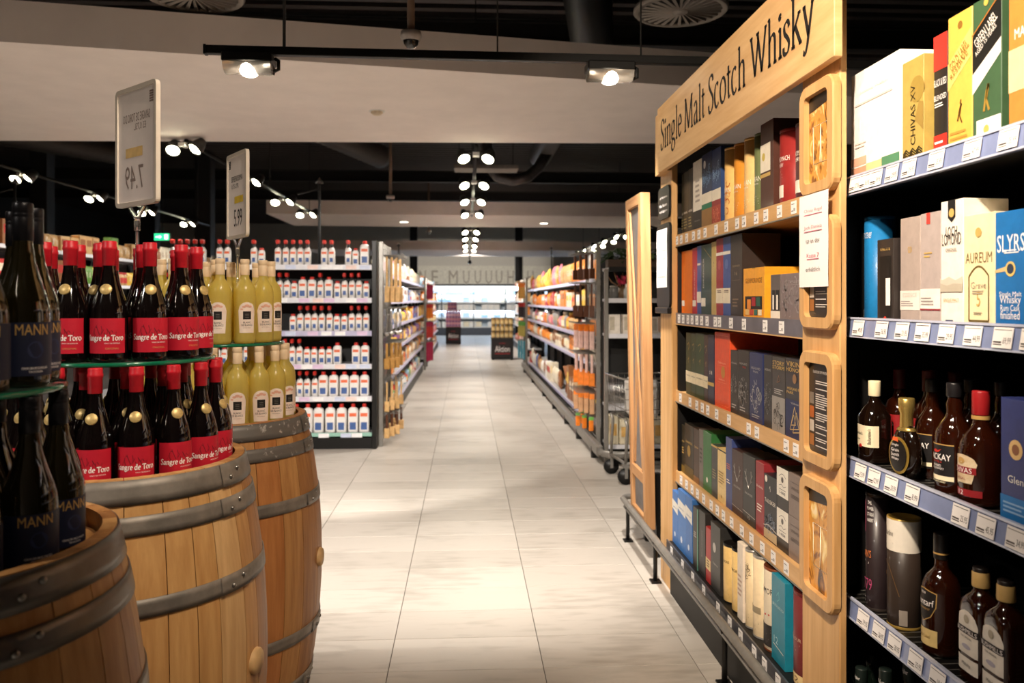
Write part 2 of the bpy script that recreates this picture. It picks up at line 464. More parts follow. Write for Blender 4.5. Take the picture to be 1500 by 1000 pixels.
# ---- plaster soffits hung under the deck
def soffit(name, pts, z0, z1, label):
    mb = MB(); n = len(pts)
    mb.add([(x, y, z0) for x, y in pts]+[(x, y, z1) for x, y in pts],
           [tuple(range(n-1, -1, -1)), tuple(range(n, 2*n))]+[(i, (i+1) % n, n+(i+1) % n, n+i) for i in range(n)], False)
    return struct(mb.build(name, PLASTER), label)
a = atZ(0, 61, 3.0); b = atZ(990, 125, 3.0); sl = (b.y-a.y)/(b.x-a.x)
def ln(x): return a.y+sl*(x-a.x)
c1 = atZ(0, 206, 3.0); c2 = atZ(960, 210, 3.0); sl2 = (c2.y-c1.y)/(c2.x-c1.x)
def ln2(x): return c1.y+sl2*(x-c1.x)
soffit('trim_1', [(-9, ln(-9)), (XR, ln(XR)), (XR, ln2(XR)), (-9, ln2(-9))], 3.0, 3.26, 'broad plaster soffit with a slanted front edge')
soffit('trim_2', [(atZ(402, 318, 3.0).x, 14.9), (XR, 15.1), (XR, 17.5), (atZ(402, 318, 3.0).x, 17.3)], 3.0, 3.25, 'second plaster soffit with round downlights')
soffit('trim_3', [(-5, 25.2), (XR, 25.4), (XR, 29.0), (-5, 28.8)], 3.0, 3.28, 'third plaster soffit near the dairy cooler')
# recessed downlights of the soffits
def downlight(x, y, label, grp):
    t = empty('downlight', (x, y, 3.0))
    MB().lathe([(0.11, -0.004), (0.11, 0.0), (0.085, 0.0), (0.085, -0.006), (0.11, -0.004)], 24).build('ring', WHITE, t)
    MB().lathe([(0, -0.003), (0.084, -0.003)], 20).build('diffuser', emitter((255, 244, 222), 9.0), t)
    return tag(t, label, 'downlight', grp)
for px, py in ((592, 325), (797, 327)):
    p = atZ(px, py, 2.999); downlight(p.x, p.y, 'round recessed downlight in the second soffit', 'downlights in the second soffit')
p = atZ(552, 163, 2.998)
sd = empty('smoke_detector', (p.x, p.y, 3.0))
MB().lathe([(0.05, 0.0), (0.05, -0.018), (0.03, -0.034), (0, -0.036)], 20).build('housing', mat((225, 205, 176), 0.5), sd)
MB().lathe([(0.065, 0.0), (0.065, -0.006), (0.05, -0.006)], 20).build('base', WHITE, sd)
tag(sd, 'small round smoke detector on the underside of the broad soffit', 'detector')

# ---- ducts under the deck
def duct(p0, p1, r, label, grp=None, rings=True):
    mb = MB(); p0 = Vector(p0); p1 = Vector(p1); L = (p1-p0).length; k = max(2, int(L/0.12)); pts = []; rr = []
    for i in range(k+1):
        pts.append(p0.lerp(p1, i/k)); rr.append(r*(1.03 if rings and i % 2 else 1.0))
    mb.tube(pts, rr, 18)
    t = mb.build('air_duct', mat((62, 58, 56), 0.5, 0.3, var=0.06)); tag(t, label, 'duct', grp)
    return t
duct((0.75, 5.3, 4.05), (1.35, 8.6, 4.05), 0.21, 'ribbed round air duct above the slanted soffit edge')
duct((-3.1, 8.8, 3.95), (-1.5, 14.3, 3.95), 0.20, 'round air duct slanting between the two soffits')
duct((1.3, 14.2, 3.95), (1.3, 9.2, 3.95), 0.19, 'round air duct rising beside the paired spots', rings=False)
duct((-9.8, 8.3, 4.0), (-6.0, 14.4, 4.0), 0.22, 'long round air duct over the left shop area', rings=False)
cpt = [(-.42, 13.0, 4.70), (-.43, 13.0, 4.1), (-.40, 13.0, 3.62), (-.25, 13.0, 3.42), (0, 13.0, 3.36), (.25, 13.0, 3.42), (.42, 13.0, 3.58), (.55, 13.0, 3.80)]
tag(MB().tube([(x+0.75, y, z) for x, y, z in cpt], 0.09, 12).build('flexible_hose', mat((70, 66, 64), 0.35, 0.6)), 'sagging flexible duct hose beside the paired spots', 'hose')
# flat grey ceiling tray seen between the soffits
p = atD(712, 247, 12.0)
ct = empty('overhead_panel', (p.x, p.y, p.z))  # a flat ceiling panel on hangers
MB().box(-.47, .47, -.2, .2, -.03, .03, .008).build('panelling', mat((120, 112, 104), 0.6), ct)
for xx in (-.4, .4): MB().tube([(xx, 0, .03), (xx, 0, ZC-p.z)], .008, 6).build('hanger', DARK, ct)
tag(ct, 'flat grey ceiling tray hung behind the paired spots', 'cable tray')
# steel cross beams below the deck
for k, (y, z) in enumerate(((9.2, 4.35), (11.1, 4.3), (13.4, 4.35), (19.0, 4.2), (22.5, 4.2))):
    bm_ = empty('roof_beam', (0, y, z))
    MB().box(XL, XR, -.06, .06, -.012, .012).build('flange', mat((46, 43, 42), 0.6), bm_)
    MB().box(XL, XR, -.06, .06, .228, .252).build('flange', mat((46, 43, 42), 0.6), bm_)
    MB().box(XL, XR, -.008, .008, .01, .23).build('web', mat((46, 43, 42), 0.6), bm_)
    tag(bm_, 'dark steel roof beam, %s behind the broad soffit' % ('first', 'second', 'third', 'fourth', 'fifth')[k], 'beam', 'roof beams')
# dark columns
def column(px, d, w, label, z1=ZC):
    p = atD(px, 440, d)
    t = empty('column', (p.x, p.y, 0))
    MB().box(-w/2, w/2, -w/2, w/2, 0, z1, 0.01).build('shaft', mat((38, 36, 36), 0.6), t)
    MB().box(-w/2-.02, w/2+.02, -w/2-.02, w/2+.02, 0, 0.12, 0.005).build('plinth', DARK, t)
    tag(t, label, 'column')
column(62, 15.5, .32, 'dark square column behind the red wine bottles, farthest into the left area')
column(300, 17.5, .34, 'dark square column behind the yellow wine bottles')
column(220, 19.0, .34, 'dark square column beside the green exit sign')
column(606, 30.5, .28, 'dark column left of the wall lettering, before the dairy cooler')
column(760, 30.5, .28, 'dark column right of the wall lettering, before the dairy cooler')

# ---- round swirl diffusers
def swirl(px, py, d, label):
    p = atD(px, py, d); t = empty('air_diffuser', (p.x, p.y, p.z))
    gm = mat((150, 142, 134), 0.5, var=0.02)
    MB().lathe([(0.30, 0), (0.31, 0.01), (0.31, 0.03), (0.27, 0.03), (0.27, 0), (0.30, 0)], 40).build('rim', gm, t)
    MB().lathe([(0, -0.004), (0.05, -0.004), (0.055, 0.012), (0, 0.012)], 20).build('hub', gm, t)
    MB().lathe([(0, 0.03), (0.272, 0.03), (0.272, 0.22), (0.0, 0.22)], 32).build('plenum', DARK, t)
    vane = MB(); vane.add([(0.05, -0.006, 0), (0.27, -0.012, 0), (0.27, 0.012, 0.006), (0.05, 0.006, 0.006), (0.05, -0.006, 0.02), (0.27, -0.012, 0.02)],
                          [(0, 1, 2, 3), (0, 4, 5, 1)], False)
    vm = vane.mesh('vane', gm)
    for k in range(28):
        o = ob('vane', vm, t, None, 2*PI*k/28)
    MB().tube([(0, 0, .2), (0, 0, ZC-p.z)], .10, 14).build('spigot', DARK, t)
    tag(t, label, 'air diffuser')
swirl(997, 18, 5.35, 'round slotted air diffuser above the whisky sign')
swirl(282, -5, 5.0, 'round slotted air diffuser above the near lamp track')

# ---- security cameras
def dome(px, py, d, label, r=0.05):
    p = atD(px, py, d); t = empty('security_camera', (p.x, p.y, p.z))
    MB().lathe([(0, .05), (r*1.15, .05), (r*1.2, .02), (r, .0), (r*.98, -.002)], 24).build('housing', mat((205, 196, 190), 0.5), t)
    MB().lathe([(r*.92, 0.0), (r*.8, -r*.45), (r*.45, -r*.8), (0, -r*.9)], 24).build('dome', mat((30, 28, 26), 0.08, coat=0.5), t)
    MB().tube([(0, 0, .05), (0, 0, ZC-p.z)], .022, 10).build('pole', mat((116, 92, 74), 0.5), t)
    tag(t, label, 'camera')
dome(602, 60, 4.6, 'white dome security camera on a drop pole above the lamp track')
dome(572, 291, 12.4, 'small dome security camera on a thin pole before the second soffit', 0.055)
dome(628, 340, 20.5, 'tiny dome security camera beyond the second soffit', 0.06)

# ---- lamp track with two wide lamps
pA = atD(303, 73, 3.78); pB = atD(1010, 89, 3.96)
dirv = (pB-pA).normalized()
ang = math.atan2(dirv.y, dirv.x)
tk = empty('lamp_track', (pA.x, pA.y, pA.z), ang)
L = (pB-pA).length+1.6
MB().box(0, L, -.018, .018, -.02, .02, .003).build('rail', BLACKM, tk)
MB().box(-.012, .0, -.02, .02, -.022, .022).build('end_cap', BLACKM, tk)
for u in (0.355, 1.36, 2.06, 2.75):
    MB().tube([(u, 0, .02), (u, 0, ZC-pA.z)], .004 if u > .5 else .008, 6).build('hanger_wire', DARK, tk)
tag(tk, 'long black lamp track hanging before the broad soffit', 'lamp track')
def wide_lamp(u, label):
    p = pA+dirv*u; p.z = pA.z-.0345; t = empty('track_lamp', (p.x, p.y, p.z), ang)
    MB().box(-.115, .115, -.06, .06, -.030, .014, .006).build('gear_box', BLACKM, t)
    mb = MB(); n = 12
    sec = [(.062*math.cos(R(180+180*i/n)), -.030+.052*math.sin(R(180+180*i/n))*0.9) for i in range(n+1)]
    vs = [(-.108, y, z) for y, z in sec]+[(.108, y, z) for y, z in sec]
    mb.add(vs, [(i, i+1, n+2+i, n+1+i) for i in range(n)]+[tuple(range(n+1)), tuple(range(2*n+1, n, -1))], True)
    rf = mb.build('reflector', mat((205, 196, 184), 0.25, 0.7, var=0.02), t)
    bl = MB(); bl.lathe([(0, -.085), (.030, -.081), (.046, -.068), (.050, -.048), (.046, -.033)], 20, sx=1.0, sy=1.28)
    bl.build('bulb', emitter((255, 246, 228), 14.0), t)
    br = MB(); br.tube([(.118, 0, .0), (.135, 0, -.01), (.135, 0, -.05), (.112, 0, -.06)], .009, 8); br.build('bracket', BLACKM, t)
    tag(t, label, 'lamp')
wide_lamp((atD(365, 73, 3.795)-pA).length, 'wide black track lamp with glowing bulb at the left track end')
wide_lamp((atD(893, 86, 3.93)-pA).length, 'wide black track lamp with glowing bulb beside the whisky sign')

# ---- round track spots
HEADM = mat((60, 58, 56), 0.4, 0.3)
BULB = emitter((255, 250, 214), 24.0)
def pair_parts(t, spread=0.11, s=1.0, tilt=-38):
    MB().box(-.03*s, .03*s, -.05*s, .05*s, -.02, .0165).build('adapter', WHITE, t)
    for q in (-1, 1):
        mb = MB(); mb.tube([(0, 0, -.01), (q*spread*.5, 0, .03), (q*spread, 0, -.01)], .012*s, 8)
        mb.build('arm', HEADM, t)
        h = MB(); h.lathe([(0, .09), (.035, .085), (.055, .03), (.062, -.03), (.055, -.03), (.05, .0)], 18)
        M_ = Matrix.Translation((q*spread, 0, -.03)) @ Matrix.Rotation(R(q*22), 4, 'Y') @ Matrix.Rotation(R(tilt), 4, 'X') @ Matrix.Scale(s, 4)
        h.v = [tuple(M_ @ Vector(v)) for v in h.v]
        hh = h.build('lamp_head', HEADM, t)
        g = MB(); g.lathe([(0, -.045), (.03, -.04), (.054, -.02), (.05, 0)], 18)
        g.v = [tuple(M_ @ Vector(v)) for v in g.v]
        g.build('bulb', BULB, hh)
sp0 = empty('track_spot', (0.10, PAIRS_MID[0], 2.93)); pair_parts(sp0, 0.13, 1.15)
tag(sp0, 'pair of glowing round spots on the track over the tiled aisle', 'spotlight', 'paired spots over the aisle')
spt = tree(sp0)
for y in PAIRS_MID[1:]: dup(spt, (0.10, y, 2.93))
for x, y in PAIRS_LEFT: dup(spt, (x, y, 2.93), R(-18), 'pair of glowing spots on the slanting track behind the yellow wine bottles', 'paired spots on the left track')
for x, y in PAIRS_FARLEFT: dup(spt, (x, y, 2.93), R(-30), 'pair of glowing spots on the track over the left shop area', 'paired spots on the far left track')
for k in range(5):
    dup(spt, (3.55, 18.4+1.6*k, 2.93), R(10), 'pair of glowing spots on the track above the right gondola', 'paired spots above the right gondola')
def track(name, p0, p1, label):
    p0 = Vector(p0); p1 = Vector(p1); t = empty(name, p0)
    d = p1-p0
    MB().tube([(0, 0, 0), tuple(d)], .022, 6).build('rail', BLACKM, t)
    for u in (0.08, 0.5, 0.92):
        q = d*u; MB().tube([tuple(q), (q.x, q.y, ZC-p0.z)], .006, 6).build('hanger_wire', DARK, t)
    tag(t, label, 'lamp track')
track('lamp_track', (0.10, 8.1, 2.97), (0.10, 14.8, 2.97), 'dark lamp track over the tiled aisle between the soffits')
track('lamp_track', (0.10, 17.6, 2.97), (0.10, 24.8, 2.97), 'dark lamp track over the far end of the aisle')
track('lamp_track', (-2.71, 8.0, 2.97), (-2.71, 14.7, 2.97), 'dark lamp track slanting behind the yellow wine bottles')
track('lamp_track', (-5.3, 8.4, 2.97), (-5.3, 17.0, 2.97), 'dark lamp track over the left shop area')
track('lamp_track', (3.55, 18.0, 2.97), (3.55, 25.0, 2.97), 'dark lamp track above the right gondola')
# lamp bodies above the picture, those of the added fill spots last
for k, (l, tg, w, c, ln_name) in enumerate(KEY_LAMPS+FILL_LAMPS):
    t = empty('ceiling_spot', l)
    dv = (Vector(tg)-Vector(l)).normalized(); q = dv.to_track_quat('-Z', 'Y').to_matrix().to_4x4()
    h = MB(); h.lathe([(0, .16), (.05, .155), (.06, .10), (.065, .012), (.058, .012), (.05, .06), (0, .07)], 18)
    h.v = [tuple(q @ Vector(v)) for v in h.v]; h.build('lamp_head', BLACKM, t)
    MB().tube([tuple(-dv*.1), (0, 0, .18), (0, 0, ZC-l[2])], .012, 6).build('stem', BLACKM, t)
    tag(t, ['black spot aimed at the whisky shelf', 'black spot aimed at the near bottle shelf', 'black spot aimed at the three barrels', 'black spot above the red wine barrel'][k] if k < 4 else 'added black fill spot shining straight down', 'spotlight', None if k < 4 else 'added fill spots shining straight down')
# exit sign
p = atD(238, 347, 17.0)
ex = empty('exit_sign', (p.x, p.y, p.z), -0.1)
MB().box(-.17, .17, -.03, .03, -.08, .08, .008).build('housing', WHITE, ex)
pl = MB().box(-.16, .16, -.036, -.03, -.07, .07).build('panel', emitter((40, 190, 120), 2.2), ex)
ar = MB(); ar.add([(-.13, -.0375, .012), (-.05, -.0375, .012), (-.05, -.0375, .04), (0, -.0375, 0), (-.05, -.0375, -.04), (-.05, -.0375, -.012), (-.13, -.0375, -.012)], [tuple(range(7))], False)
ar.build('arrow', emitter((235, 255, 245), 2.0), pl)
MB().box(.06, .13, -.0378, -.0362, -.05, .05).build('door_symbol', emitter((235, 255, 245), 2.0), pl)
MB().tube([(0, 0, .08), (0, 0, ZC-p.z)], .008, 6).build('hanger', DARK, ex)
tag(ex, 'glowing green emergency exit sign', 'sign')

# ================================================================== barrels
BH, BR0, BR1 = 1.02, 0.305, 0.365
def brad(z): u = (z-BH/2)/(BH/2); return BR1-(BR1-BR0)*(abs(u)**2.1)
B1 = atD(-124, 440, 1.36); B2 = atD(177, 440, 2.10); B3 = atD(318, 440, 2.89)
HOOPS = [(0.0, 0.056), (0.082, 0.125), (0.262, 0.303), (0.717, 0.758), (0.895, 0.938), (0.964, BH-.002)]
def barrel(c, seed, label, steel, hoops=HOOPS, rivang=0.0, bungang=0.0, shades=OAKS, top_steel=None):
    rnd = random.Random(seed)
    t = empty('wine_barrel', (c.x, c.y, 0))
    ws = [rnd.uniform(.72, 1.3) for _ in range(27)]; tot = sum(ws); a = rnd.uniform(0, 1)
    NZ = 12
    for w in ws:
        da = 2*PI*w/tot; g = 0.0011/BR1; a0, a1 = a+g, a+da-g; a += da
        mb = MB(); vs = []; nn = 3
        for k in range(NZ+1):
            z = BH*k/NZ; r = brad(z)+rnd.uniform(-.0003, .0003)
            for i in range(nn+1):
                an = a0+(a1-a0)*i/nn; vs.append((r*math.cos(an), r*math.sin(an), z))
            for i in range(nn+1):
                an = a0+(a1-a0)*i/nn; q = r-.024; vs.append((q*math.cos(an), q*math.sin(an), z))
        row = 2*(nn+1); fs = []
        for k in range(NZ):
            for i in range(nn):
                fs.append((k*row+i, k*row+i+1, (k+1)*row+i+1, (k+1)*row+i))
                b0 = k*row+nn+1+i; fs.append((b0+1, b0, b0+row, b0+row+1))
            fs.append((k*row, (k+1)*row, (k+1)*row+nn+1, k*row+nn+1))
            fs.append(((k+1)*row+nn, k*row+nn, k*row+2*nn+1, (k+1)*row+2*nn+1))
        for k in (0, NZ):
            for i in range(nn): fs.append((k*row+i, k*row+i+1, k*row+nn+2+i, k*row+nn+1+i))
        mb.add(vs, fs, False)
        for q in range(len(mb.sm)): mb.sm[q] = True
        me = mb.mesh('stave', rnd.choice(shades))
        o = ob('stave', me, t)
        mod = o.modifiers.new('edge', 'EDGE_SPLIT'); mod.split_angle = R(40)
    MB().lathe([(0, .955), (BR0-.022, .955), (BR0-.022, .982), (0, .982)], 40).build('barrel_head', OAKS[1], t)
    MB().lathe([(0, .03), (BR0-.022, .03), (BR0-.022, .055), (0, .055)], 40).build('barrel_head', OAKS[1], t)
    rv = MB().lathe([(.0065, 0), (.006, .003), (.0035, .0055), (0, .006)], 10).mesh('rivet', RIVET)
    for hi, (z0, z1) in enumerate(hoops):
        zs = [z0+(z1-z0)*i/3 for i in range(4)]
        prof = [(brad(z)+.0035, z) for z in zs]+[(brad(z1)+.0004, z1)]
        prof = [(brad(z0)+.0004, z0)]+prof
        mb = MB(); mb.lathe(prof, 72)
        # overlapped end of the hoop strap
        an = rivang+[.1, 0, .06, -.05, .03, .08][hi]
        mb.lathe([(brad(z0)+.003, z0)]+[(brad(z)+.0062, z) for z in zs]+[(brad(z1)+.003, z1)], 8, a0=an-.16, a1=an+.13)
        h = mb.build('hoop', (top_steel if top_steel and hi in (0, 4, 5) else steel), t)
        for da in (-.055, .055):
            zz = (z0+z1)/2+(.009 if da > 0 else -.006); rr = brad(zz)+.0060
            o = ob('rivet', rv, h, (rr*math.cos(an+da), rr*math.sin(an+da), zz))
            o.rotation_euler = (0, PI/2, 0); o.rotation_euler = (Matrix.Rotation(an+da, 4, 'Z') @ Matrix.Rotation(PI/2, 4, 'Y')).to_euler()
    bg = MB().lathe([(.033, -.01), (.033, .006), (.029, .011), (0, .013)], 20)
    o = bg.build('bung', mat((206, 168, 116), 0.6), t, (BR1*math.cos(bungang), BR1*math.sin(bungang), BH/2))
    o.rotation_euler = (Matrix.Rotation(bungang, 4, 'Z') @ Matrix.Rotation(PI/2, 4, 'Y')).to_euler()
    tag(t, label, 'barrel')
    return t
OAKS3 = [OAKS[1], OAKS[3], wood((200, 140, 82), (172, 110, 58)), wood((192, 130, 74), (162, 100, 50))]
barrel(B1, 3, 'oak wine barrel with smooth wide hoops under the dark bottles with navy labels', mat((118, 112, 104), 0.4, 0.8, var=0.05), rivang=R(-35), bungang=R(60))
barrel(B2, 11, 'pale oak wine barrel with grey steel hoops under the red-capped bottles', STEEL, rivang=R(-18), bungang=R(-10))
barrel(B3, 23, 'brown oak wine barrel with paint-chipped hoops under the yellow wine bottles', STEEL, rivang=R(-6), bungang=R(-3), shades=OAKS3, top_steel=STEEL_W)

# ---- round glass plates carried by the lower bottles
GLASSG = mat((196, 226, 212), 0.04, var=0, trans=0.95, ior=1.5)
EDGEG = mat((20, 120, 84), 0.12, var=0.05, coat=0.5, trans=0.3)
def plate(c, z, r, label):
    t = empty('glass_plate', (c.x, c.y, z))
    MB().lathe([(0, 0.0), (r-.003, 0.0), (r-.003, .010), (0, .010)], 56).build('pane', GLASSG, t)
    MB().lathe([(r-.003, 0.0), (r, .002), (r, .008), (r-.003, .010)], 56).build('rim', EDGEG, t)
    tag(t, label, 'glass plate')
HEADZ = 0.982
WBH = 0.286
plate(B1, HEADZ+WBH+.001, .225, 'round green-edged glass plate on the dark bottles with navy labels')
plate(B2, HEADZ+WBH+.001, .232, 'round green-edged glass plate on the red-capped wine bottles')
plate(B3, HEADZ+WBH+.001, .232, 'round green-edged glass plate on the yellow wine bottles')
PZ = HEADZ+WBH+.011+.0005

# ---- red wine
WINEGL = mat((12, 7, 7), 0.06, var=0, coat=0.6, spec=0.7)
CAPRED = mat((196, 30, 44), 0.38, var=0.06, scale=30)
LABRED = mat((196, 24, 48), 0.55, var=0.03)
SEAL = mat((206, 178, 116), 0.4, 0.3, var=0.08, scale=160)
BROWNP = mat((120, 10, 30), 0.6, var=0.02)
LABWHITE = mat((248, 240, 236), 0.6, var=0)
def burgundy(mb, r=.041, h=WBH, n=24):
    k = h/.286
    mb.lathe([(0, .004), (.02, .004), (r-.006, 0), (r-.001, .004), (r, .012), (r, .112*k), (r-.0015, .125*k), (r-.006, .143*k), (.0265, .17*k), (.019, .195*k), (.0155, .22*k), (.0145, .236*k), (.0143, .285*k), (0, .286*k)], n)
    return mb
red = empty('wine_bottle')
burgundy(MB()).build('bottle', WINEGL, red)
MB().lathe([(.0150, .228), (.0158, .229), (.0158, .264), (.0172, .266), (.0172, .272), (.0160, .274), (.0162, .284), (.0150, .2865), (0, .2868)], 20).build('capsule', CAPRED, red)
lb = wrap_patch(-.049, .049, .022, .104, LABRED, red, .041, n=16)
bull = MB()
for k in range(9):
    a = k*.75; pts = [(-.026+.006*k+.004*math.sin(a*3+i)*1.0, .066+.012*math.sin(.5+k*.35)+.010*math.sin(i*.9+a)-.001*i) for i in range(5)]
    for i in range(4):
        (x, z), (X, Z) = pts[i], pts[i+1]; rr = .0418
        bull.add([(rr*math.sin(u/.041), -rr*math.cos(u/.041), w) for u, w in ((x, z), (X, Z), (X+.0012, Z+.0012), (x+.0012, z+.0012))], [(0, 1, 2, 3)], False)
bull.build('bull_drawing', BROWNP, lb)
lettering('Sangre de Toro', .087, .0185, LABWHITE, lb, .0, .057, rad=.041, pen=(.15, .05, 25), yoff=-.0011)
lettering('VINO DE ESPANA', .034, .0030, LABWHITE, lb, .018, .0455, rad=.041, yoff=-.0011)
lettering('ORIGINAL', .030, .0042, mat((214, 150, 96), .5), lb, .018, .0335, rad=.041, yoff=-.0011)
s_ = MB(); s_.lathe([(0, .0012), (.0125, .0012), (.0135, 0), (.0135, -.002)], 20)
M_ = Matrix.Translation((0, -.0262, .172)) @ Matrix.Rotation(R(90-20), 4, 'X')
s_.v = [tuple(M_ @ Vector(v)) for v in s_.v]
so = s_.build('seal', SEAL, red)
tag(red, 'red-capped red wine bottle standing on the green-edged glass plate', 'wine bottle', 'red wine bottles on the glass plate')
RED = tree(red)
def ring(T, c, z, Rr, n, off, label, grp, first=None, face=0.62, jit=9, sc=1.0, keep=None, avoid=None, zs=None):
    rnd = random.Random(int(Rr*1000)+n)
    for k in range(n):
        th = off+360.0/n*k
        th = (th+180) % 360-180
        if keep and not keep(th): continue
        x = c.x+Rr*math.sin(R(th)); y = c.y-Rr*math.cos(R(th))
        if avoid is not None and math.hypot(x-avoid.x, y-avoid.y) < .062: continue
        rz = R(th*face+rnd.uniform(-jit, jit))
        if first is not None and first[0]:
            first[0] = False; o = T[0]; o.location = (x, y, z); o.rotation_euler = (0, 0, rz); o['label'] = label; o['group'] = grp
            if zs: o.scale = (1, 1, zs)
        else: dup(T, (x, y, z), rz, label, grp, (1, 1, zs) if zs else None)
fr = [True]
lu = 'red-capped wine bottle on the glass plate'
ll = 'red-capped wine bottle on the barrel head under the glass plate'
ring(RED, B2, PZ, .186, 13, 15, lu+', at its rim', 'red wine bottles at the rim of the glass plate', fr)
ring(RED, B2, PZ, .096, 6, -6, lu+', behind the rim row', 'red wine bottles in the middle of the glass plate', avoid=atD(201, 440, 2.11))
ring(RED, B2, HEADZ+.0005, .236, 17, 9.5, ll+', at the hoop', 'red wine bottles at the edge of the barrel head')
ring(RED, B2, HEADZ+.0005, .148, 10, -8, ll+', behind the outer row', 'red wine bottles in the middle of the barrel head')

# ---- yellow-white wine
def wine_yellow():
    m = bpy.data.materials.new('pale_wine_glass'); m.use_nodes = True
    nt = m.node_tree; b = nt.nodes['Principled BSDF']
    b.inputs['Base Color'].default_value = lin((232, 216, 118)); b.inputs['Roughness'].default_value = 0.30
    b.inputs['Subsurface Weight'].default_value = 0.0; b.inputs['Coat Weight'].default_value = 0.35; b.inputs['Coat Roughness'].default_value = .12
    tr = nt.nodes.new('ShaderNodeBsdfTranslucent'); tr.inputs['Color'].default_value = lin((250, 232, 120))
    mx = nt.nodes.new('ShaderNodeMixShader'); mx.inputs[0].default_value = 0.58
    n = nt.nodes.new('ShaderNodeTexNoise'); n.inputs['Scale'].default_value = 12
    rp = nt.nodes.new('ShaderNodeValToRGB'); rp.color_ramp.elements[0].color = lin((224, 208, 108)); rp.color_ramp.elements[1].color = lin((240, 226, 140))
    nt.links.new(n.outputs['Fac'], rp.inputs['Fac']); nt.links.new(rp.outputs['Color'], b.inputs['Base Color'])
    out = nt.nodes['Material Output']
    nt.links.new(b.outputs[0], mx.inputs[1]); nt.links.new(tr.outputs[0], mx.inputs[2]); nt.links.new(mx.outputs[0], out.inputs[0])
    return m
YEL = wine_yellow()
whi = empty('wine_bottle')
MB().lathe([(0, .005), (.02, .005), (.031, 0), (.0355, .004), (.0365, .012), (.0365, .165), (.0355, .180), (.031, .196), (.022, .209), (.0155, .219), (.0142, .232), (.0142, .285), (0, .286)], 24).build('bottle', YEL, whi)
cp = MB().lathe([(.0152, .232), (.0156, .233), (.0156, .266), (.0149, .267), (.0149, .269), (.0158, .270), (.0158, .284), (.0145, .2866), (0, .2868)], 20).build('screw_cap', mat((238, 212, 176), 0.45, var=0.03), whi)
lw = wrap_patch(-.029, .029, .036, .140, mat((246, 232, 218), 0.6, col2=(240, 218, 204), scale=30), whi, .0365, n=12, arch=.029, waist=.16)
wrap_patch(-.013, .013, .082, .109, INK, lw, .0365, 'black_square', yoff=-.0010, n=4)
for k in range(3): wrap_patch(-.006, .006, .0875+.0055*k, .0890+.0055*k, mat((120, 116, 110), .5), lw, .0365, 'square_print', yoff=-.0014, n=2)
lettering('BLANC', .024, .0062, INK, lw, .0, .0715, rad=.0365, yoff=-.0010)
lettering('DE BLANCS', .036, .0062, INK, lw, .0, .0625, rad=.0365, yoff=-.0010)
lettering('vin mousseux', .026, .0030, mat((150, 130, 110), .6), lw, .0, .0535, rad=.0365, yoff=-.0010)
for k, (x, z, r_) in enumerate(((-.010, .124, .004), (.0, .128, .005), (.010, .125, .004), (-.017, .116, .003))):
    pts = [(x+r_*1.6*math.cos(i*PI/4), z+r_*math.sin(i*PI/4)) for i in range(8)]
    poly_print(pts, mat((236, 180, 156), .6), lw, rad=.0365, yoff=-.0010, name='flourish')
tag(whi, 'pale yellow wine bottle', 'wine bottle', 'yellow wine bottles')
WHI = tree(whi); fw = [True]
lu = 'pale yellow wine bottle on the glass plate'
ll = 'pale yellow wine bottle on the barrel head under the glass plate'
ring(WHI, B3, PZ, .186, 14, -6, lu+', at its rim', 'yellow wine bottles at the rim of the glass plate', fw, face=.5)
ring(WHI, B3, PZ, .100, 7, 14, lu+', behind the rim row', 'yellow wine bottles in the middle of the glass plate', face=.5, avoid=atD(348, 440, 2.90))
ring(WHI, B3, HEADZ+.0005, .236, 19, 13.5, ll+', at the hoop', 'yellow wine bottles at the edge of the barrel head', face=.4)
ring(WHI, B3, HEADZ+.0005, .152, 11, 4, ll+', behind the outer row', 'yellow wine bottles in the middle of the barrel head', face=.4)

# ---- dark bottles with navy labels
DGL = mat((26, 22, 8), 0.05, var=0, coat=0.7, trans=0.25, spec=0.7)
NAVY = mat((22, 28, 52), 0.5, var=0.04)
GOLDP = mat((206, 164, 96), 0.45, 0.3, var=0.04)
drk = empty('wine_bottle')
burgundy(MB(), .042).build('bottle', DGL, drk)
cc = MB(); cc.lathe([(.0150, .226), (.0160, .227), (.0160, .262), (.0153, .2635), (.0160, .265), (.0160, .268), (.0153, .2695), (.0160, .271), (.0160, .284), (.0148, .2856), (0, .2858)], 20)
cc.build('screw_cap', mat((30, 29, 32), 0.3, 0.5, var=0.05), drk)
ln_ = wrap_patch(-.055, .055, .018, .100, NAVY, drk, .042, n=16)
lettering('MANN', .052, .0165, GOLDP, ln_, .0, .089, rad=.042, yoff=-.0011, pen=None)
lettering('GRAUBURGUNDER', .042, .0036, LABWHITE, ln_, .004, .030, rad=.042, yoff=-.0011)
lettering('TROCKEN', .022, .0030, LABWHITE, ln_, .004, .0245, rad=.042, yoff=-.0011)
pts = [(.004+.013*math.cos(i*PI/8), .058+.013*math.sin(i*PI/8)) for i in range(16)]
poly_print(pts, mat((40, 48, 80), .5), ln_, rad=.042, yoff=-.0009, name='embossed_crest')
tag(drk, 'dark bottle', 'wine bottle', 'dark bottles')
DRK = tree(drk); fd = [True]
lu = 'dark wine bottle with navy label on the glass plate'
ll = 'dark navy-labelled wine bottle on the barrel head under the plate'
ring(DRK, B1, PZ, .172, 12, 62, lu, 'navy-label bottles on the glass plate', fd, face=.55, jit=4, zs=1.09)
ring(DRK, B1, HEADZ+.0005, .215, 14, 52, ll+', at the hoop', 'navy-label bottles at the edge of the barrel head', face=.55, jit=4, zs=1.0)
ring(DRK, B1, HEADZ+.0005, .118, 7, 30, ll+', behind the outer row', 'navy-label bottles in the middle of the barrel head', face=.55, jit=4, zs=1.0)

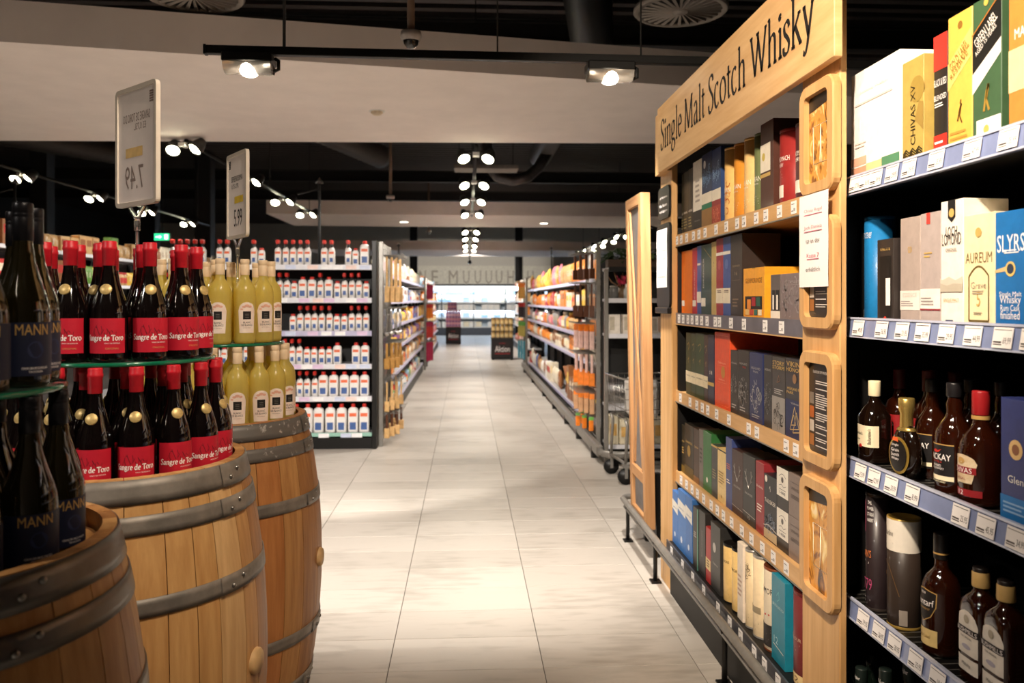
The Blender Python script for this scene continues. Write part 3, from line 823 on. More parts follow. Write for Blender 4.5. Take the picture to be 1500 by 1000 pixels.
# ---- price sign holders standing on the glass plates
def price_sign(c, px, dpt, z0, z1, w, lat, dep, lines, price, mirror, label):
    """c: plate centre; the panel's right edge is nearer the viewer"""
    q = atD(px, 440, dpt)
    t = empty('price_sign', (q.x, q.y, PZ))
    FR = mat((216, 206, 192), 0.35, var=0.02); SH = mat((250, 240, 234), 0.5, var=0.01)
    h0, h1 = z0-PZ, z1-PZ
    MB().lathe([(.018, 0), (.018, .003), (.009, .008), (0, .009)], 24).build('foot', CLEAR, t)
    MB().tube([(0, 0, .006), (0, 0, h0-.04)], .0045, 10).build('stem', CLEAR, t)
    fk = MB(); fk.tube([(0, 0, h0-.065), (0, 0, h0-.03)], .008, 10)
    an = math.atan2(-dep, lat)
    pv = ob('panel', None, t); pv.rotation_euler = (0, 0, an-YAW)
    # panel parts built in panel space: x to the right edge, -y towards the viewer
    def ro(x, y, z): return (x, y, z)
    fk.prism([(-.008, h0-.035), (.008, h0-.035), (.042, h0-.004), (.034, h0-.002), (0, h0-.026), (-.034, h0-.002), (-.042, h0-.004)], -.004, .004)
    f_ = fk.build('fork', CLEAR, t); f_.rotation_euler = (0, 0, an-YAW)
    bpy.data.objects.remove(pv)
    hw = w/2
    def rrect(x0, x1, z0_, z1_, r, n=4):
        pts = []
        for cx, cz, s0 in ((x1-r, z1_-r, 0), (x0+r, z1_-r, 90), (x0+r, z0_+r, 180), (x1-r, z0_+r, 270)):
            for i in range(n+1): a_ = R(s0+90*i/n); pts.append((cx+r*math.cos(a_), cz+r*math.sin(a_)))
        return pts
    o_ = rrect(-hw, hw, h0, h1, .014); i_ = rrect(-hw+.011, hw-.011, h0+.011, h1-.011, .008)
    mb = MB(); n = len(o_)
    vs = [(x, y, z) for y in (-.006, .006) for pts in (o_, i_) for x, z in pts]
    fs = []
    for k in range(n):
        j = (k+1) % n
        fs += [(k, j, n+j, n+k), (2*n+j, 2*n+k, 3*n+k, 3*n+j), (j, k, 2*n+k, 2*n+j), (n+k, n+j, 3*n+j, 3*n+k)]
    mb.add(vs, fs, False)
    fr_ = mb.build('frame', FR, t); fr_.rotation_euler = (0, 0, an-YAW)
    sh = MB(); sh.prism(rrect(-hw+.011, hw-.011, h0+.011, h1-.011, .008), -.002, .002)
    s2 = sh.build('sheet', SH, t); s2.rotation_euler = (0, 0, an-YAW)
    H = h1-h0; GR = mat((150, 132, 124), .6, var=0) if mirror else INK
    for front, mir in ((-.002, mirror), (.002, mirror)):
        y_ = -.0006 if front < 0 else .0006
        for s, zz, ww, hh in lines:
            lettering(s, ww, hh, GR, s2, 0 if len(s) > 8 else (.02 if mirror else -.02), h0+H*zz, front=front, mirror=mir, yoff=y_)
        lettering(price, .098 if mirror else .085, .062, GR, s2, -.012 if mirror else .012, h0+H*.24, front=front, mirror=mir, yoff=y_)
        mb = MB(); xx = -.012 if mirror else .02
        mb.add([(xx-.046, front+y_, h0+H*.41), (xx+.046, front+y_, h0+H*.41), (xx+.046, front+y_, h0+H*.49), (xx-.046, front+y_, h0+H*.49)], [(0, 1, 2, 3)], False)
        mb.build('price_band', mat((236, 200, 132), .6) if mirror else mat((238, 204, 60), .6), s2)
        mb = MB(); xx = hw-.030 if mirror else -hw+.03
        for k in range(5): mb.add([(xx-.010, front+y_, h0+H*(.83+.02*k)), (xx+.010, front+y_, h0+H*(.83+.02*k)), (xx+.010, front+y_, h0+H*(.845+.02*k)), (xx-.010, front+y_, h0+H*(.845+.02*k))], [(0, 1, 2, 3)], False)
        mb.build('fine_print', GR, s2)
    tag(t, label, 'price sign')
price_sign(B2, 201, 2.11, 1.672, 1.985, .221, .171, .140, [('SANGRE DE TORO DO', .74, .145, .022), ('ES 0,75L', .655, .062, .020)], '7.49', True,
           'framed price sign seen from behind on a clear stem among red-capped bottles')
price_sign(B3, 348, 2.90, 1.648, 1.955, .214, .128, .170, [('SERENISSIMA', .70, .120, .020), ('0,75 LTR', .61, .075, .018)], '5.99', False,
           'narrow-looking framed price sign on a clear stem among yellow wine bottles')

# ================================================================== whisky shelving
XS = 1.02                       # front edge of the shelves
XI = 1.048                      # front of the goods
SH_Z = [1.735, 1.358, 0.982, 0.592, 0.254]      # upper face of the five shelves
def onX(px, X): r = ray(px, 440); return r.y*X/r.x
QR = -PI/2                      # goods built facing -y are turned to face -x
def tag_mesh(w, h, price=None, var=0):
    mb = MB(); mb.box(-w/2, w/2, -.0012, 0, -h/2, h/2)
    mb.cur = 1
    def bar(x0, x1, z0, z1): mb.add([(x0*w, -.0016, z0*h), (x1*w, -.0016, z0*h), (x1*w, -.0016, z1*h), (x0*w, -.0016, z1*h)], [(0, 1, 2, 3)], False)
    if price:
        vs, fs = text2d(price); p = fit(vs, w*.40, h*.36)
        mb.add([(x+w*.25, -.0016, z-h*.16) for x, z in p], fs, False)
        bar(-.44, .44, .36, .39); bar(-.44, -.02, -.26, -.18); bar(-.44, .0, -.36, -.31)
    else:
        bar(-.36, .2, .24, .29); bar(-.36, -.05, -.29, -.23); bar(.06, .15, -.30, -.06); bar(.22, .31, -.30, -.06)
    return mb.mesh('price_tag', [PAPER, mat((70, 64, 62), .7, var=0)])
WY0, WY1 = 2.312, 3.90
wu = empty('whisky_shelving', (0, 0, 0))
# posts and boards
MB().box(1.0, 1.03, 3.893, 4.12, 0.0, 2.12, .004).build('upright_board', WOODV, wu)
MB().box(1.03, 1.45, 3.905, 3.935, 0.0, 1.78).build('side_panel', BLACK, wu)
MB().box(.98, 1.0, 2.074, 2.312, 0.0, 2.62, .003).build('upright_board', WOODV, wu)
MB().box(1.0, 1.012, 2.114, 2.31, 0.0, 2.55).build('steel_post', BLACK, wu)
MB().box(1.06, 1.45, 2.22, 2.31, 0.0, 1.78).build('side_panel', BLACK, wu)
MB().box(1.45, 1.47, 2.214, 3.93, 0.0, 1.75).build('back_panel', BLACK, wu)
MB().box(.992, 1.45, 2.312, 3.89, 0.0, 0.19).build('plinth', BLACK, wu)
fas = [WOODP, mat((96, 92, 100), .35, var=.08, scale=12, coat=.3), WOODP, WOODP, mat((74, 74, 80), .35, var=.06, coat=.3)]
tagm = tag_mesh(.040, .040)
tagpx = [[992, 998, 1006, 1016, 1024, 1033, 1049, 1064, 1080, 1090, 1108, 1122, 1142, 1163],
         [995, 1001, 1008, 1014, 1021, 1028, 1036, 1048, 1054, 1071, 1090, 1121, 1145],
         [997, 1011, 1021, 1029, 1037, 1050, 1068, 1097, 1109, 1152, 1166],
         [998, 1006, 1014, 1022, 1031, 1042, 1051, 1060, 1072, 1087, 1101, 1117, 1133, 1152],
         [984, 1000, 1015, 1031, 1052, 1069, 1085, 1105, 1120, 1140]]
for k, z in enumerate(SH_Z):
    xs = XS if k < 4 else XS-.045
    s = MB().box(xs+.006, 1.45, WY0+.004, WY1-.002, z-.032, z, .002).build('shelf_board', [WOODP, BLACK][0 if k < 4 else 1], wu)
    mb = MB(); mb.prism([(xs, z-.046), (xs+.006, z-.046), (xs+.006, z+.008), (xs, z+.008)], WY0+.004, WY1-.002)
    mb.build('price_rail', fas[k], s)
    gl = MB(); gl.prism([(xs-.003, z-.050), (xs+.006, z-.050), (xs+.006, z-.046), (xs-.003, z-.046)], WY0+.004, WY1-.002)
    gl.build('rail_lip', WOODP if k == 1 else GREYM, s)
    for px in tagpx[k]:
        y = onX(px, xs)
        if WY0+.03 < y < WY1-.025: ob('price_tag', tagm, s, (xs-.0004, y, z-.020), QR)
# header board with lettering
hy0, hy1 = onX(1222, .945), onX(963, .945)
hz0 = atX(1000, 0, .945)
hb = MB().box(.945, .968, hy0, hy1, 2.053, 2.372, .002).build('header_board', wood((226, 186, 132), (206, 160, 106), (2, 2.5, 30), .5), wu)
cy = (onX(1196, .945)+onX(967, .945))/2; hw = onX(967, .945)-onX(1196, .945)
vs, fs = pen2d('Single Malt Scotch Whisky', .10, .026, 16)
p = fit(vs, hw*.985, .200)
mb = MB(); mb.add([(.945-.0012, cy-x, 2.207+z) for x, z in p], fs, False); mb.build('lettering', INK, hb)
MB().box(.968, .982, 2.09, 2.30, 2.075, 2.365).build('header_bracket', BLACK, wu)
MB().box(.968, 1.002, 3.90, 4.10, 2.06, 2.365).build('header_bracket', WOODV, wu)
# bumper tube on feet
bx = .946; bz = .228
bu = empty('bumper_rail')
MB().tube([(1.01, 4.90, bz), (.99, 4.90, bz), (.962, 4.88, bz), (bx, 4.85, bz), (bx, 4.5, bz), (bx, .4, bz)], .017, 12).build('bumper_tube', GREYM, bu)
MB().tube([(bx+.006, 4.82, bz-.040), (bx+.006, .4, bz-.040)], .010, 8).build('bumper_tube', GREYM, bu)
for y in (4.75, 4.05, 2.95, 1.9, .8):
    mb = MB(); mb.tube([(bx, y, bz), (bx+.006, y, bz-.03), (bx+.010, y, bz-.06), (bx+.010, y, .0)], .011, 8); mb.box(bx-.015, bx+.036, y-.03, y+.03, 0, .008)
    mb.build('bumper_foot', BLACKM, bu)
tag(bu, 'low grey bumper tube on black feet along the whisky shelving', 'rail')
tag(wu, 'tall oak whisky shelving with a lettered header board', 'shelving')
# ---- picture frames on the oak post
def rr_pts(x0, x1, z0, z1, r, n=5):
    pts = []
    for cx, cz, s0 in ((x1-r, z1-r, 0), (x0+r, z1-r, 90), (x0+r, z0+r, 180), (x1-r, z0+r, 270)):
        for i in range(n+1): a_ = R(s0+90*i/n); pts.append((cx+r*math.cos(a_), cz+r*math.sin(a_)))
    return pts
def gold_photo(seed):
    m = bpy.data.materials.new('glass_photo'); m.use_nodes = True; nt = m.node_tree; b = nt.nodes['Principled BSDF']
    b.inputs['Roughness'].default_value = .25
    tc = nt.nodes.new('ShaderNodeTexCoord'); mp = nt.nodes.new('ShaderNodeMapping'); mp.inputs['Location'].default_value = (seed, 0, seed*.7); mp.inputs['Scale'].default_value = (1, 1, .55)
    n = nt.nodes.new('ShaderNodeTexNoise'); n.inputs['Scale'].default_value = 15; n.inputs['Detail'].default_value = 3; n.inputs['Distortion'].default_value = 2.2
    rp = nt.nodes.new('ShaderNodeValToRGB'); cr = rp.color_ramp
    cr.elements[0].position = .25; cr.elements[0].color = lin((40, 26, 12)); cr.elements[1].position = .75; cr.elements[1].color = lin((250, 236, 200))
    for pos, c in ((.38, (130, 78, 24)), (.47, (214, 150, 60)), (.56, (196, 140, 66)), (.64, (240, 206, 130))):
        e = cr.elements.new(pos); e.color = lin(c)
    nt.links.new(tc.outputs['Object'], mp.inputs[0]); nt.links.new(mp.outputs[0], n.inputs['Vector']); nt.links.new(n.outputs['Fac'], rp.inputs['Fac']); nt.links.new(rp.outputs[0], b.inputs['Base Color'])
    return m
def picture_frame(y0px, y1px, kind, label):
    X = .960; ya, yb = onX(1221, X), onX(1171, X)
    z1 = atX(1196, y0px, X).z; z0 = atX(1196, y1px, X).z
    w = yb-ya; h = z1-z0
    t = empty('picture_frame', (.98, (ya+yb)/2, z0), QR)
    hw = w/2; o_ = rr_pts(-hw, hw, 0, h, .040); i_ = rr_pts(-hw+.034, hw-.034, .032, h-.032, .018)
    o2 = rr_pts(-hw+.004, hw-.004, .004, h-.004, .038)
    mb = MB(); n = len(o_); vs = []
    for y, pts in ((0, o_), (-.018, o_), (-.022, o2), (-.022, i_), (0, i_)): vs += [(x, y, z) for x, z in pts]
    fs = []
    for q in range(4):
        for k in range(n): j = (k+1) % n; fs.append((q*n+k, q*n+j, (q+1)*n+j, (q+1)*n+k))
    mb.add(vs, fs, False); mb.build('frame', WOODV, t)
    pm = gold_photo(len(label)*.37) if kind == 'photo' else mat((34, 31, 31), .35, var=.03)
    mb = MB(); mb.prism(rr_pts(-hw+.033, hw-.033, .031, h-.031, .018), -.006, -.001)
    pc = mb.build('picture', pm, t)
    W2 = hw-.036
    if kind == 'photo':
        poly_print([(-W2, h-.075), (W2, h-.060), (W2, h-.034), (-W2, h-.034)], mat((40, 30, 22), .4), pc, front=-.0066, name='dark_top')
        for sx in (-.022, .026):      # outlines of tumblers
            mb = MB(); mb.tube([(sx-.020, -.007, h*.28), (sx-.024, -.007, h*.62), (sx+.024, -.007, h*.62), (sx+.020, -.007, h*.28), (sx-.02, -.007, h*.28)], .0008, 4)
            mb.build('glass_outline', mat((250, 240, 214), .3), pc)
    else:
        lw_ = mat((205, 198, 190), .6, var=0)
        lettering('FLAVOUR OF WHISKY', W2*1.3, .008, lw_, pc, .0, h-.058, front=-.006)
        mb = MB(); rnd = random.Random(5); z = h-.085
        while z > .045:
            ln2 = W2*rnd.uniform(.75, 1.25); x0 = -W2*.42
            mb.add([(x0, -.0068, z), (x0+ln2, -.0068, z), (x0+ln2, -.0068, z+.0028), (x0, -.0068, z+.0028)], [(0, 1, 2, 3)], False)
            z -= .0062 if rnd.random() < .75 else .015
        mb.build('text_lines', lw_, pc)
        for k in range(4):
            z = .05+k*(h-.16)/4
            poly_print([(-W2*.93, z), (-W2*.55, z), (-W2*.55, z+.032), (-W2*.93, z+.032)], mat([(150, 96, 50), (190, 180, 168), (170, 90, 40), (120, 110, 100)][k], .5), pc, front=-.0064, name='thumbnail')
    tag(t, label, 'picture')
    return t
picture_frame(118, 283, 'photo', 'rounded oak frame with a golden whisky photo, topmost on the oak post')
picture_frame(317, 482, 'menu', 'rounded oak frame half covered by a white paper notice')
picture_frame(515, 683, 'menu', 'rounded oak frame with a dark printed text panel and thumbnails')
picture_frame(702, 886, 'photo', 'rounded oak frame with a golden glass photo, lowest on the oak post')
# ---- paper notice across the two upper frames
def notice(X, pxa, pxb, ya, yb, lines, label, th=.0008, under=(0, 1, 3)):
    y1, y0 = onX(pxa, X), onX(pxb, X); pm = (pxa+pxb)/2
    z1 = atX(pm, ya, X).z; z0 = atX(pm, yb, X).z; w = y1-y0; h = z1-z0
    t = empty('paper_notice', (X, (y0+y1)/2, z0), QR)
    mb = MB(); n = 8
    vs = []
    for k in range(n+1):
        for x in (-w/2, w/2): vs.append((x, -.0006*math.sin(k*1.3), h*k/n))
    mb.add(vs, [(2*k, 2*k+1, 2*k+3, 2*k+2) for k in range(n)], True)
    mb.add([(x, y+.0008, z) for x, y, z in vs], [(2*k, 2*k+2, 2*k+3, 2*k+1) for k in range(n)], True)
    s = mb.build('sheet', PAPER, t)
    for k, (txt, zf, ww, c) in enumerate(lines):
        lettering(txt, w*ww, h*.045, mat(c, .7, var=0), s, 0, h*zf, front=-.001)
        if k in under:
            poly_print([(-w*ww/2, h*(zf-.045)), (w*ww/2, h*(zf-.045)), (w*ww/2, h*(zf-.036)), (-w*ww/2, h*(zf-.036))], mat((200, 120, 140), .7, var=0), s, front=-.001, name='underline')
    tag(t, label, 'notice')
LN = [('Chivas Regal', .82, .62, (196, 150, 156)), ('Jack Daniels', .64, .62, (196, 150, 156)), ('ist an der', .50, .48, (130, 120, 118)), ('Kasse 7', .34, .42, (206, 110, 130)), ('erhältlich', .19, .50, (130, 120, 118))]
notice(.9545, 1171, 1213, 283, 420, LN, 'white paper notice taped across two oak frames on the post')

# ---- far end of the shelving: black post, sign plate, notice board, cross-braced panel
ep = empty('end_post', (0, 0, 0))
MB().box(1.03, 1.12, 4.13, 4.20, 0, 1.85, .003).build('post', BLACKM, ep)
MB().box(1.015, 1.06, 4.12, 4.24, 1.26, 1.34, .004).build('shelf_bracket', BLACKM, ep)
tag(ep, 'black steel end post between the oak upright and the cross-braced panel', 'post')
nb = empty('notice_board', (1.0, 4.02, 1.39))
mb = MB(); mb.add([(-.012, y, z) for y, z in rr_pts(-.13, .13, 0, .42, .03)]+[(0, y, z) for y, z in rr_pts(-.13, .13, 0, .42, .03)], [tuple(range(24)), tuple(range(47, 23, -1))]+[(i, (i+1) % 24, 24+(i+1) % 24, 24+i) for i in range(24)], False)
mb.build('board', BLACKM, nb)
MB().box(-.022, 0, -.13, .13, -.03, .0, .003).build('ledge', BLACKM, nb)
tag(nb, 'black notice board with rounded corners on the far oak upright', 'board')
notice(.9865, 962, 977, 336, 421, [(a_, b_, .7, (210, 140, 130) if k in (0, 1, 3) else (140, 130, 124)) for k, (a_, b_, c_, d_) in enumerate(LN)], 'white paper notice on the black notice board', under=())
sp_ = empty('sign_plate', (1.0, 4.0, 1.835))
mb = MB(); P2 = rr_pts(-.10, .12, 0, .16, .03)
mb.add([(-.012, y, z) for y, z in P2]+[(0, y, z) for y, z in P2], [tuple(range(24)), tuple(range(47, 23, -1))]+[(i, (i+1) % 24, 24+(i+1) % 24, 24+i) for i in range(24)], False)
pb = mb.build('plate', BLACKM, sp_)
for s, z in (('ab 18 Jahren', .105), ('Bitte Ausweis', .068), ('zeigen', .036)):
    l_ = lettering(s, .15, .016, LABWHITE, pb, 0, z); l_.rotation_euler = (0, 0, QR); l_.location = (-.0125, .01, 0)
tag(sp_, 'small black sign plate with white lettering on the far oak upright', 'sign')
pn = empty('braced_panel', (1.040, 4.60, .165)); pn.rotation_euler = (0, R(-1.0), 0)
HY, HH = .205, 1.855
def plank(name, y0, y1, z0, z1, x0=-.055, x1=0.0, m=BATTEN): MB().box(x0, x1, y0, y1, z0, z1, .002).build(name, m, pn)
BAT_H = wood((196, 148, 100), (160, 112, 70), (30, 2.0, 30), .6)
plank('stile', -HY, -HY+.055, 0, HH); plank('stile', HY-.055, HY, 0, HH)
plank('rail', -HY+.055, HY-.055, HH-.06, HH, m=BAT_H); plank('rail', -HY+.055, HY-.055, 0, .06, m=BAT_H); plank('rail', -HY+.055, HY-.055, .24, .30, m=BAT_H)
def brace(a, b, x0, x1):
    a = Vector((0, a[0], a[1])); b = Vector((0, b[0], b[1])); d = (b-a).normalized(); n_ = Vector((0, -d.z, d.y))*.020
    vs = [tuple(p+Vector((x, 0, 0))) for x in (x0, x1) for p in (a+n_, a-n_, b-n_, b+n_)]
    mb = MB(); mb.add(vs, [(0, 1, 2, 3), (7, 6, 5, 4), (0, 4, 5, 1), (1, 5, 6, 2), (2, 6, 7, 3), (3, 7, 4, 0)], False)
    mb.build('brace', BATTEN, pn)
brace((-HY+.075, .32), (HY-.075, HH-.08), -.052, -.041); brace((HY-.075, .32), (-HY+.075, HH-.08), -.046, -.036)
MB().box(-.036, .012, -HY+.055, HY-.055, .06, HH-.06).build('backing', mat((112, 108, 106), .7, var=.05), pn)
for y in (-.15, .15): MB().box(.012, .04, y-.02, y+.02, -.160, .3).build('bracket', BLACKM, pn)
tag(pn, 'cross-braced timber panel with grey backing at the shelving end', 'panel')

# ================================================================== goods on the whisky shelf
def shade(c, k): return tuple(max(0, min(255, int(v*k))) for v in c)
def goods_box(name, w, d, h, col, deco, rough=.45, sidecol=None):
    t = empty(name)
    m = mat(col, rough, var=.03, scale=40, coat=.15)
    body = MB().box(-w/2, w/2, 0, d, 0, h, .0012).build('carton', m, t)
    decorate(body, w, h, deco, None, d)
    return t
def goods_tube(name, w, d, h, col, deco, lid=(60, 56, 54), rough=.4, n=28):
    t = empty(name); r = w/2
    m = mat(col, rough, var=.03, scale=40, coat=.15)
    lh = .010
    body = MB().lathe([(0, .002), (r-.001, .002), (r, .004), (r, h-lh), (r-.003, h-lh)], n, c=(0, r, 0)).build('tube', m, t)
    MB().lathe([(r-.0005, h-lh), (r+.0004, h-lh+.001), (r+.0004, h-.001), (r-.002, h), (r-.004, h-.005), (0, h-.005)], n, c=(0, r, 0)).build('lid', mat(lid, .3, .5, var=.03), t)
    MB().lathe([(0, 0), (r, 0), (r+.0005, .001), (r+.0005, .006), (r, .007)], n, c=(0, r, 0)).build('base_rim', mat(lid, .3, .5, var=.03), t)
    decorate(body, w, h, deco, r, w)
    return t
LAY = [0]
def decorate(body, w, h, deco, rad, d):
    k = 0
    for it in deco:
        kind = it[0]; k += 1; yo = -.0005-.00018*k
        W = w if rad is None else PI*rad*.5     # usable front width
        if kind == 'band':
            _, z0, z1, c = it[:4]; m = mat(c, .45, var=.03)
            if rad is None:
                e = .0004+.0001*k; mb = MB(); x0, x1, y0_, y1_ = -w/2-e, w/2+e, -e, d+e
                vs = [(x, y, z*h) for z in (z0, z1) for x, y in ((x0, y0_), (x1, y0_), (x1, y1_), (x0, y1_))]
                mb.add(vs, [(i, (i+1) % 4, 4+(i+1) % 4, 4+i) for i in range(4)], False); mb.build('band', m, body)
            else:
                MB().lathe([(rad+.0004+.0001*k, z0*h), (rad+.0004+.0001*k, z1*h)], 28, c=(0, rad, 0)).build('band', m, body)
        elif kind == 'patch':
            _, x0, x1, z0, z1, c = it; m = mat(c, .5, var=.03)
            if rad is None: poly_print([(x0*w, z0*h), (x1*w, z0*h), (x1*w, z1*h), (x0*w, z1*h)], m, body, yoff=yo, name='label')
            else: wrap_patch(x0*W, x1*W, z0*h, z1*h, m, body, rad, yoff=yo, cy=rad)
        elif kind == 'poly':
            _, pts, c = it; m = mat(c, .45, var=.03)
            poly_print([(x*(w if rad is None else W), z*h) for x, z in pts], m, body, yoff=yo, rad=rad, cy=0 if rad is None else rad, name='print')
        elif kind == 'disc':
            _, x, z, r_, c = it; m = mat(c, .45, var=.03); a_ = r_*w
            poly_print([(x*W+a_*math.cos(i*PI/8), z*h+a_*math.sin(i*PI/8)) for i in range(16)], m, body, yoff=yo, rad=rad, cy=0 if rad is None else rad, name='emblem')
        elif kind == 'text':
            _, s, z, wf, hm, c = it[:6]; x = it[6] if len(it) > 6 else 0
            lettering(s, W*wf, hm, mat(c, .5, var=0), body, x*W, z*h, rad=rad, yoff=yo, cy=0 if rad is None else rad)
        elif kind == 'vtext':
            _, s, z, lf, hm, c = it[:6]; x = it[6] if len(it) > 6 else 0
            lettering(s, h*lf, hm, mat(c, .5, var=0), body, x*W, z*h, rad=rad, vert=True, yoff=yo, cy=0 if rad is None else rad)
        elif kind == 'lines':
            _, x0, x1, z0, z1, n, c = it; mb = MB(); m = mat(c, .5, var=0); rnd = random.Random(n*31+int(h*999)); r = rad
            for q in range(n):
                z = (z0+(z1-z0)*(q+.5)/n)*h; dz = (z1-z0)*h/n*.22; xa = x0*W; xb = (x0+(x1-x0)*rnd.uniform(.65, 1))*W
                pts = [(xa, z-dz), (xb, z-dz), (xb, z+dz), (xa, z+dz)]
                if r is None: mb.add([(a, yo, b) for a, b in pts], [(0, 1, 2, 3)], False)
                else: mb.add([((r-yo)*math.sin(a/r), r-(r-yo)*math.cos(a/r), b) for a, b in pts], [(0, 1, 2, 3)], False)
            mb.build('fine_print', m, body)['kind'] = 'stuff'
        elif kind == 'engrave':     # scrolled silver figure
            _, x, z, sw, sh, c = it; mb = MB(); m = mat(c, .35, .3, var=.05); rnd = random.Random(int(z*100)+len(deco)); r = rad
            for q in range(26):
                ax = rnd.uniform(-1, 1)*sw; az = rnd.uniform(-1, 1)*sh*math.sqrt(max(.05, 1-(ax/sw)**2)); rr = rnd.uniform(.04, .12)*w; a0 = rnd.uniform(0, 6)
                for i in range(5):
                    b0, b1 = a0+i*.8, a0+(i+1)*.8
                    pts = [(x*w+ax*w+rr*math.cos(b)*f_, z*h+az*h+rr*1.3*math.sin(b)*f_) for b, f_ in ((b0, 1), (b1, 1), (b1, .72), (b0, .72))]
                    pts = [(max(-w*.47, min(w*.47, a)), b) for a, b in pts]
                    mb.add([(a, yo, b) if r is None else ((r-yo)*math.sin(a/r), r-(r-yo)*math.cos(a/r), b) for a, b in pts], [(0, 1, 2, 3)], False)
            mb.build('engraving', m, body)['kind'] = 'stuff'
        elif kind == 'antler':
            _, z, c = it; mb = MB(); m = mat(c, .3, .5, var=.03)
            for sgn in (-1, 1):
                for pts in ([(0, 0), (.05, .05), (.13, .09), (.17, .17), (.15, .24)], [(.13, .09), (.22, .12)], [(.165, .15), (.25, .20)]):
                    q = [(sgn*a*w*1.3, z*h+b*w*2.2) for a, b in pts]
                    for i in range(len(q)-1): mb.tube([(q[i][0], yo, q[i][1]), (q[i+1][0], yo, q[i+1][1])], .0012, 4, caps=False)
            mb.build('antler_emblem', m, body)
        elif kind == 'strokes':
            _, paths, c, th = it; mb = MB(); m = mat(c, .35, .4, var=.03)
            for pts in paths:
                for (a, b), (a2, b2) in zip(pts[:-1], pts[1:]):
                    dx, dz = (a2-a)*w, (b2-b)*h; L_ = math.hypot(dx, dz) or 1; nx, nz = -dz/L_*th/2, dx/L_*th/2
                    q = [(a*w+nx, b*h+nz), (a*w-nx, b*h-nz), (a2*w-nx, b2*h-nz), (a2*w+nx, b2*h+nz)]
                    mb.add([(u, yo, v) if rad is None else ((rad-yo)*math.sin(u/rad), rad-(rad-yo)*math.cos(u/rad), v) for u, v in q], [(0, 1, 2, 3)], False)
            mb.build('line_drawing', m, body)['kind'] = 'stuff'
def place_row(zs, items, X=XI, ymax=WY1-.01, zmax=9):
    """items: (shape, px0, px1, ytop, colour, depth or None, label, deco, extra)"""
    prev = ymax
    for it in items:
        shape, p0, p1, yt, col, dep, label, deco = it[:8]; ex = it[8] if len(it) > 8 else {}
        dx = ex.get('back', 0.0); Xf = X+dx
        ya = onX(p0, Xf); yb = onX(p1, Xf)
        if not ex.get('free'): ya = min(ya, prev-.0012)
        w = max(.012, ya-yb)
        if not ex.get('free'): prev = yb
        yc = (ya+yb)/2
        if ex.get('sil'):           # px0, px1 are the two outlines of a round tube
            a0, a1 = (math.atan2(ray(q, 440).x, ray(q, 440).y) for q in (p0, p1))
            tc_, dl = (a0+a1)/2, (a1-a0)/2; D_ = Xf/(math.sin(tc_)-math.sin(dl)); w = 2*D_*math.sin(dl); yc = D_*math.cos(tc_); prev = yc-w/2
        zt = atX((p0+p1)/2, yt, Xf).z; z0 = zs+ex.get('z', 0.0)+.0006
        h = zt-z0
        if 'h' in ex: h = ex['h']
        h = min(h, zmax-z0)
        if shape == 'b': o = goods_box('whisky_box', w, dep or min(.10, max(.05, w)), h, col, deco, ex.get('rough', .45))
        else: o = goods_tube('whisky_tube', w, None, h, col, deco, ex.get('lid', (60, 56, 54)))
        o.location = (Xf, yc, z0); o.rotation_euler = (0, 0, QR)
        tag(o, label, 'box' if shape == 'b' else 'tube', ex.get('group'))
W_ = (240, 232, 220); GD = (206, 170, 96); SV = (176, 172, 168)
LOG = lambda c: [('text', 'ARRAN', .44, .8, .018, c), ('text', 'Lochranza', .38, .5, .007, c), ('lines', -.3, .3, .12, .24, 4, c)]
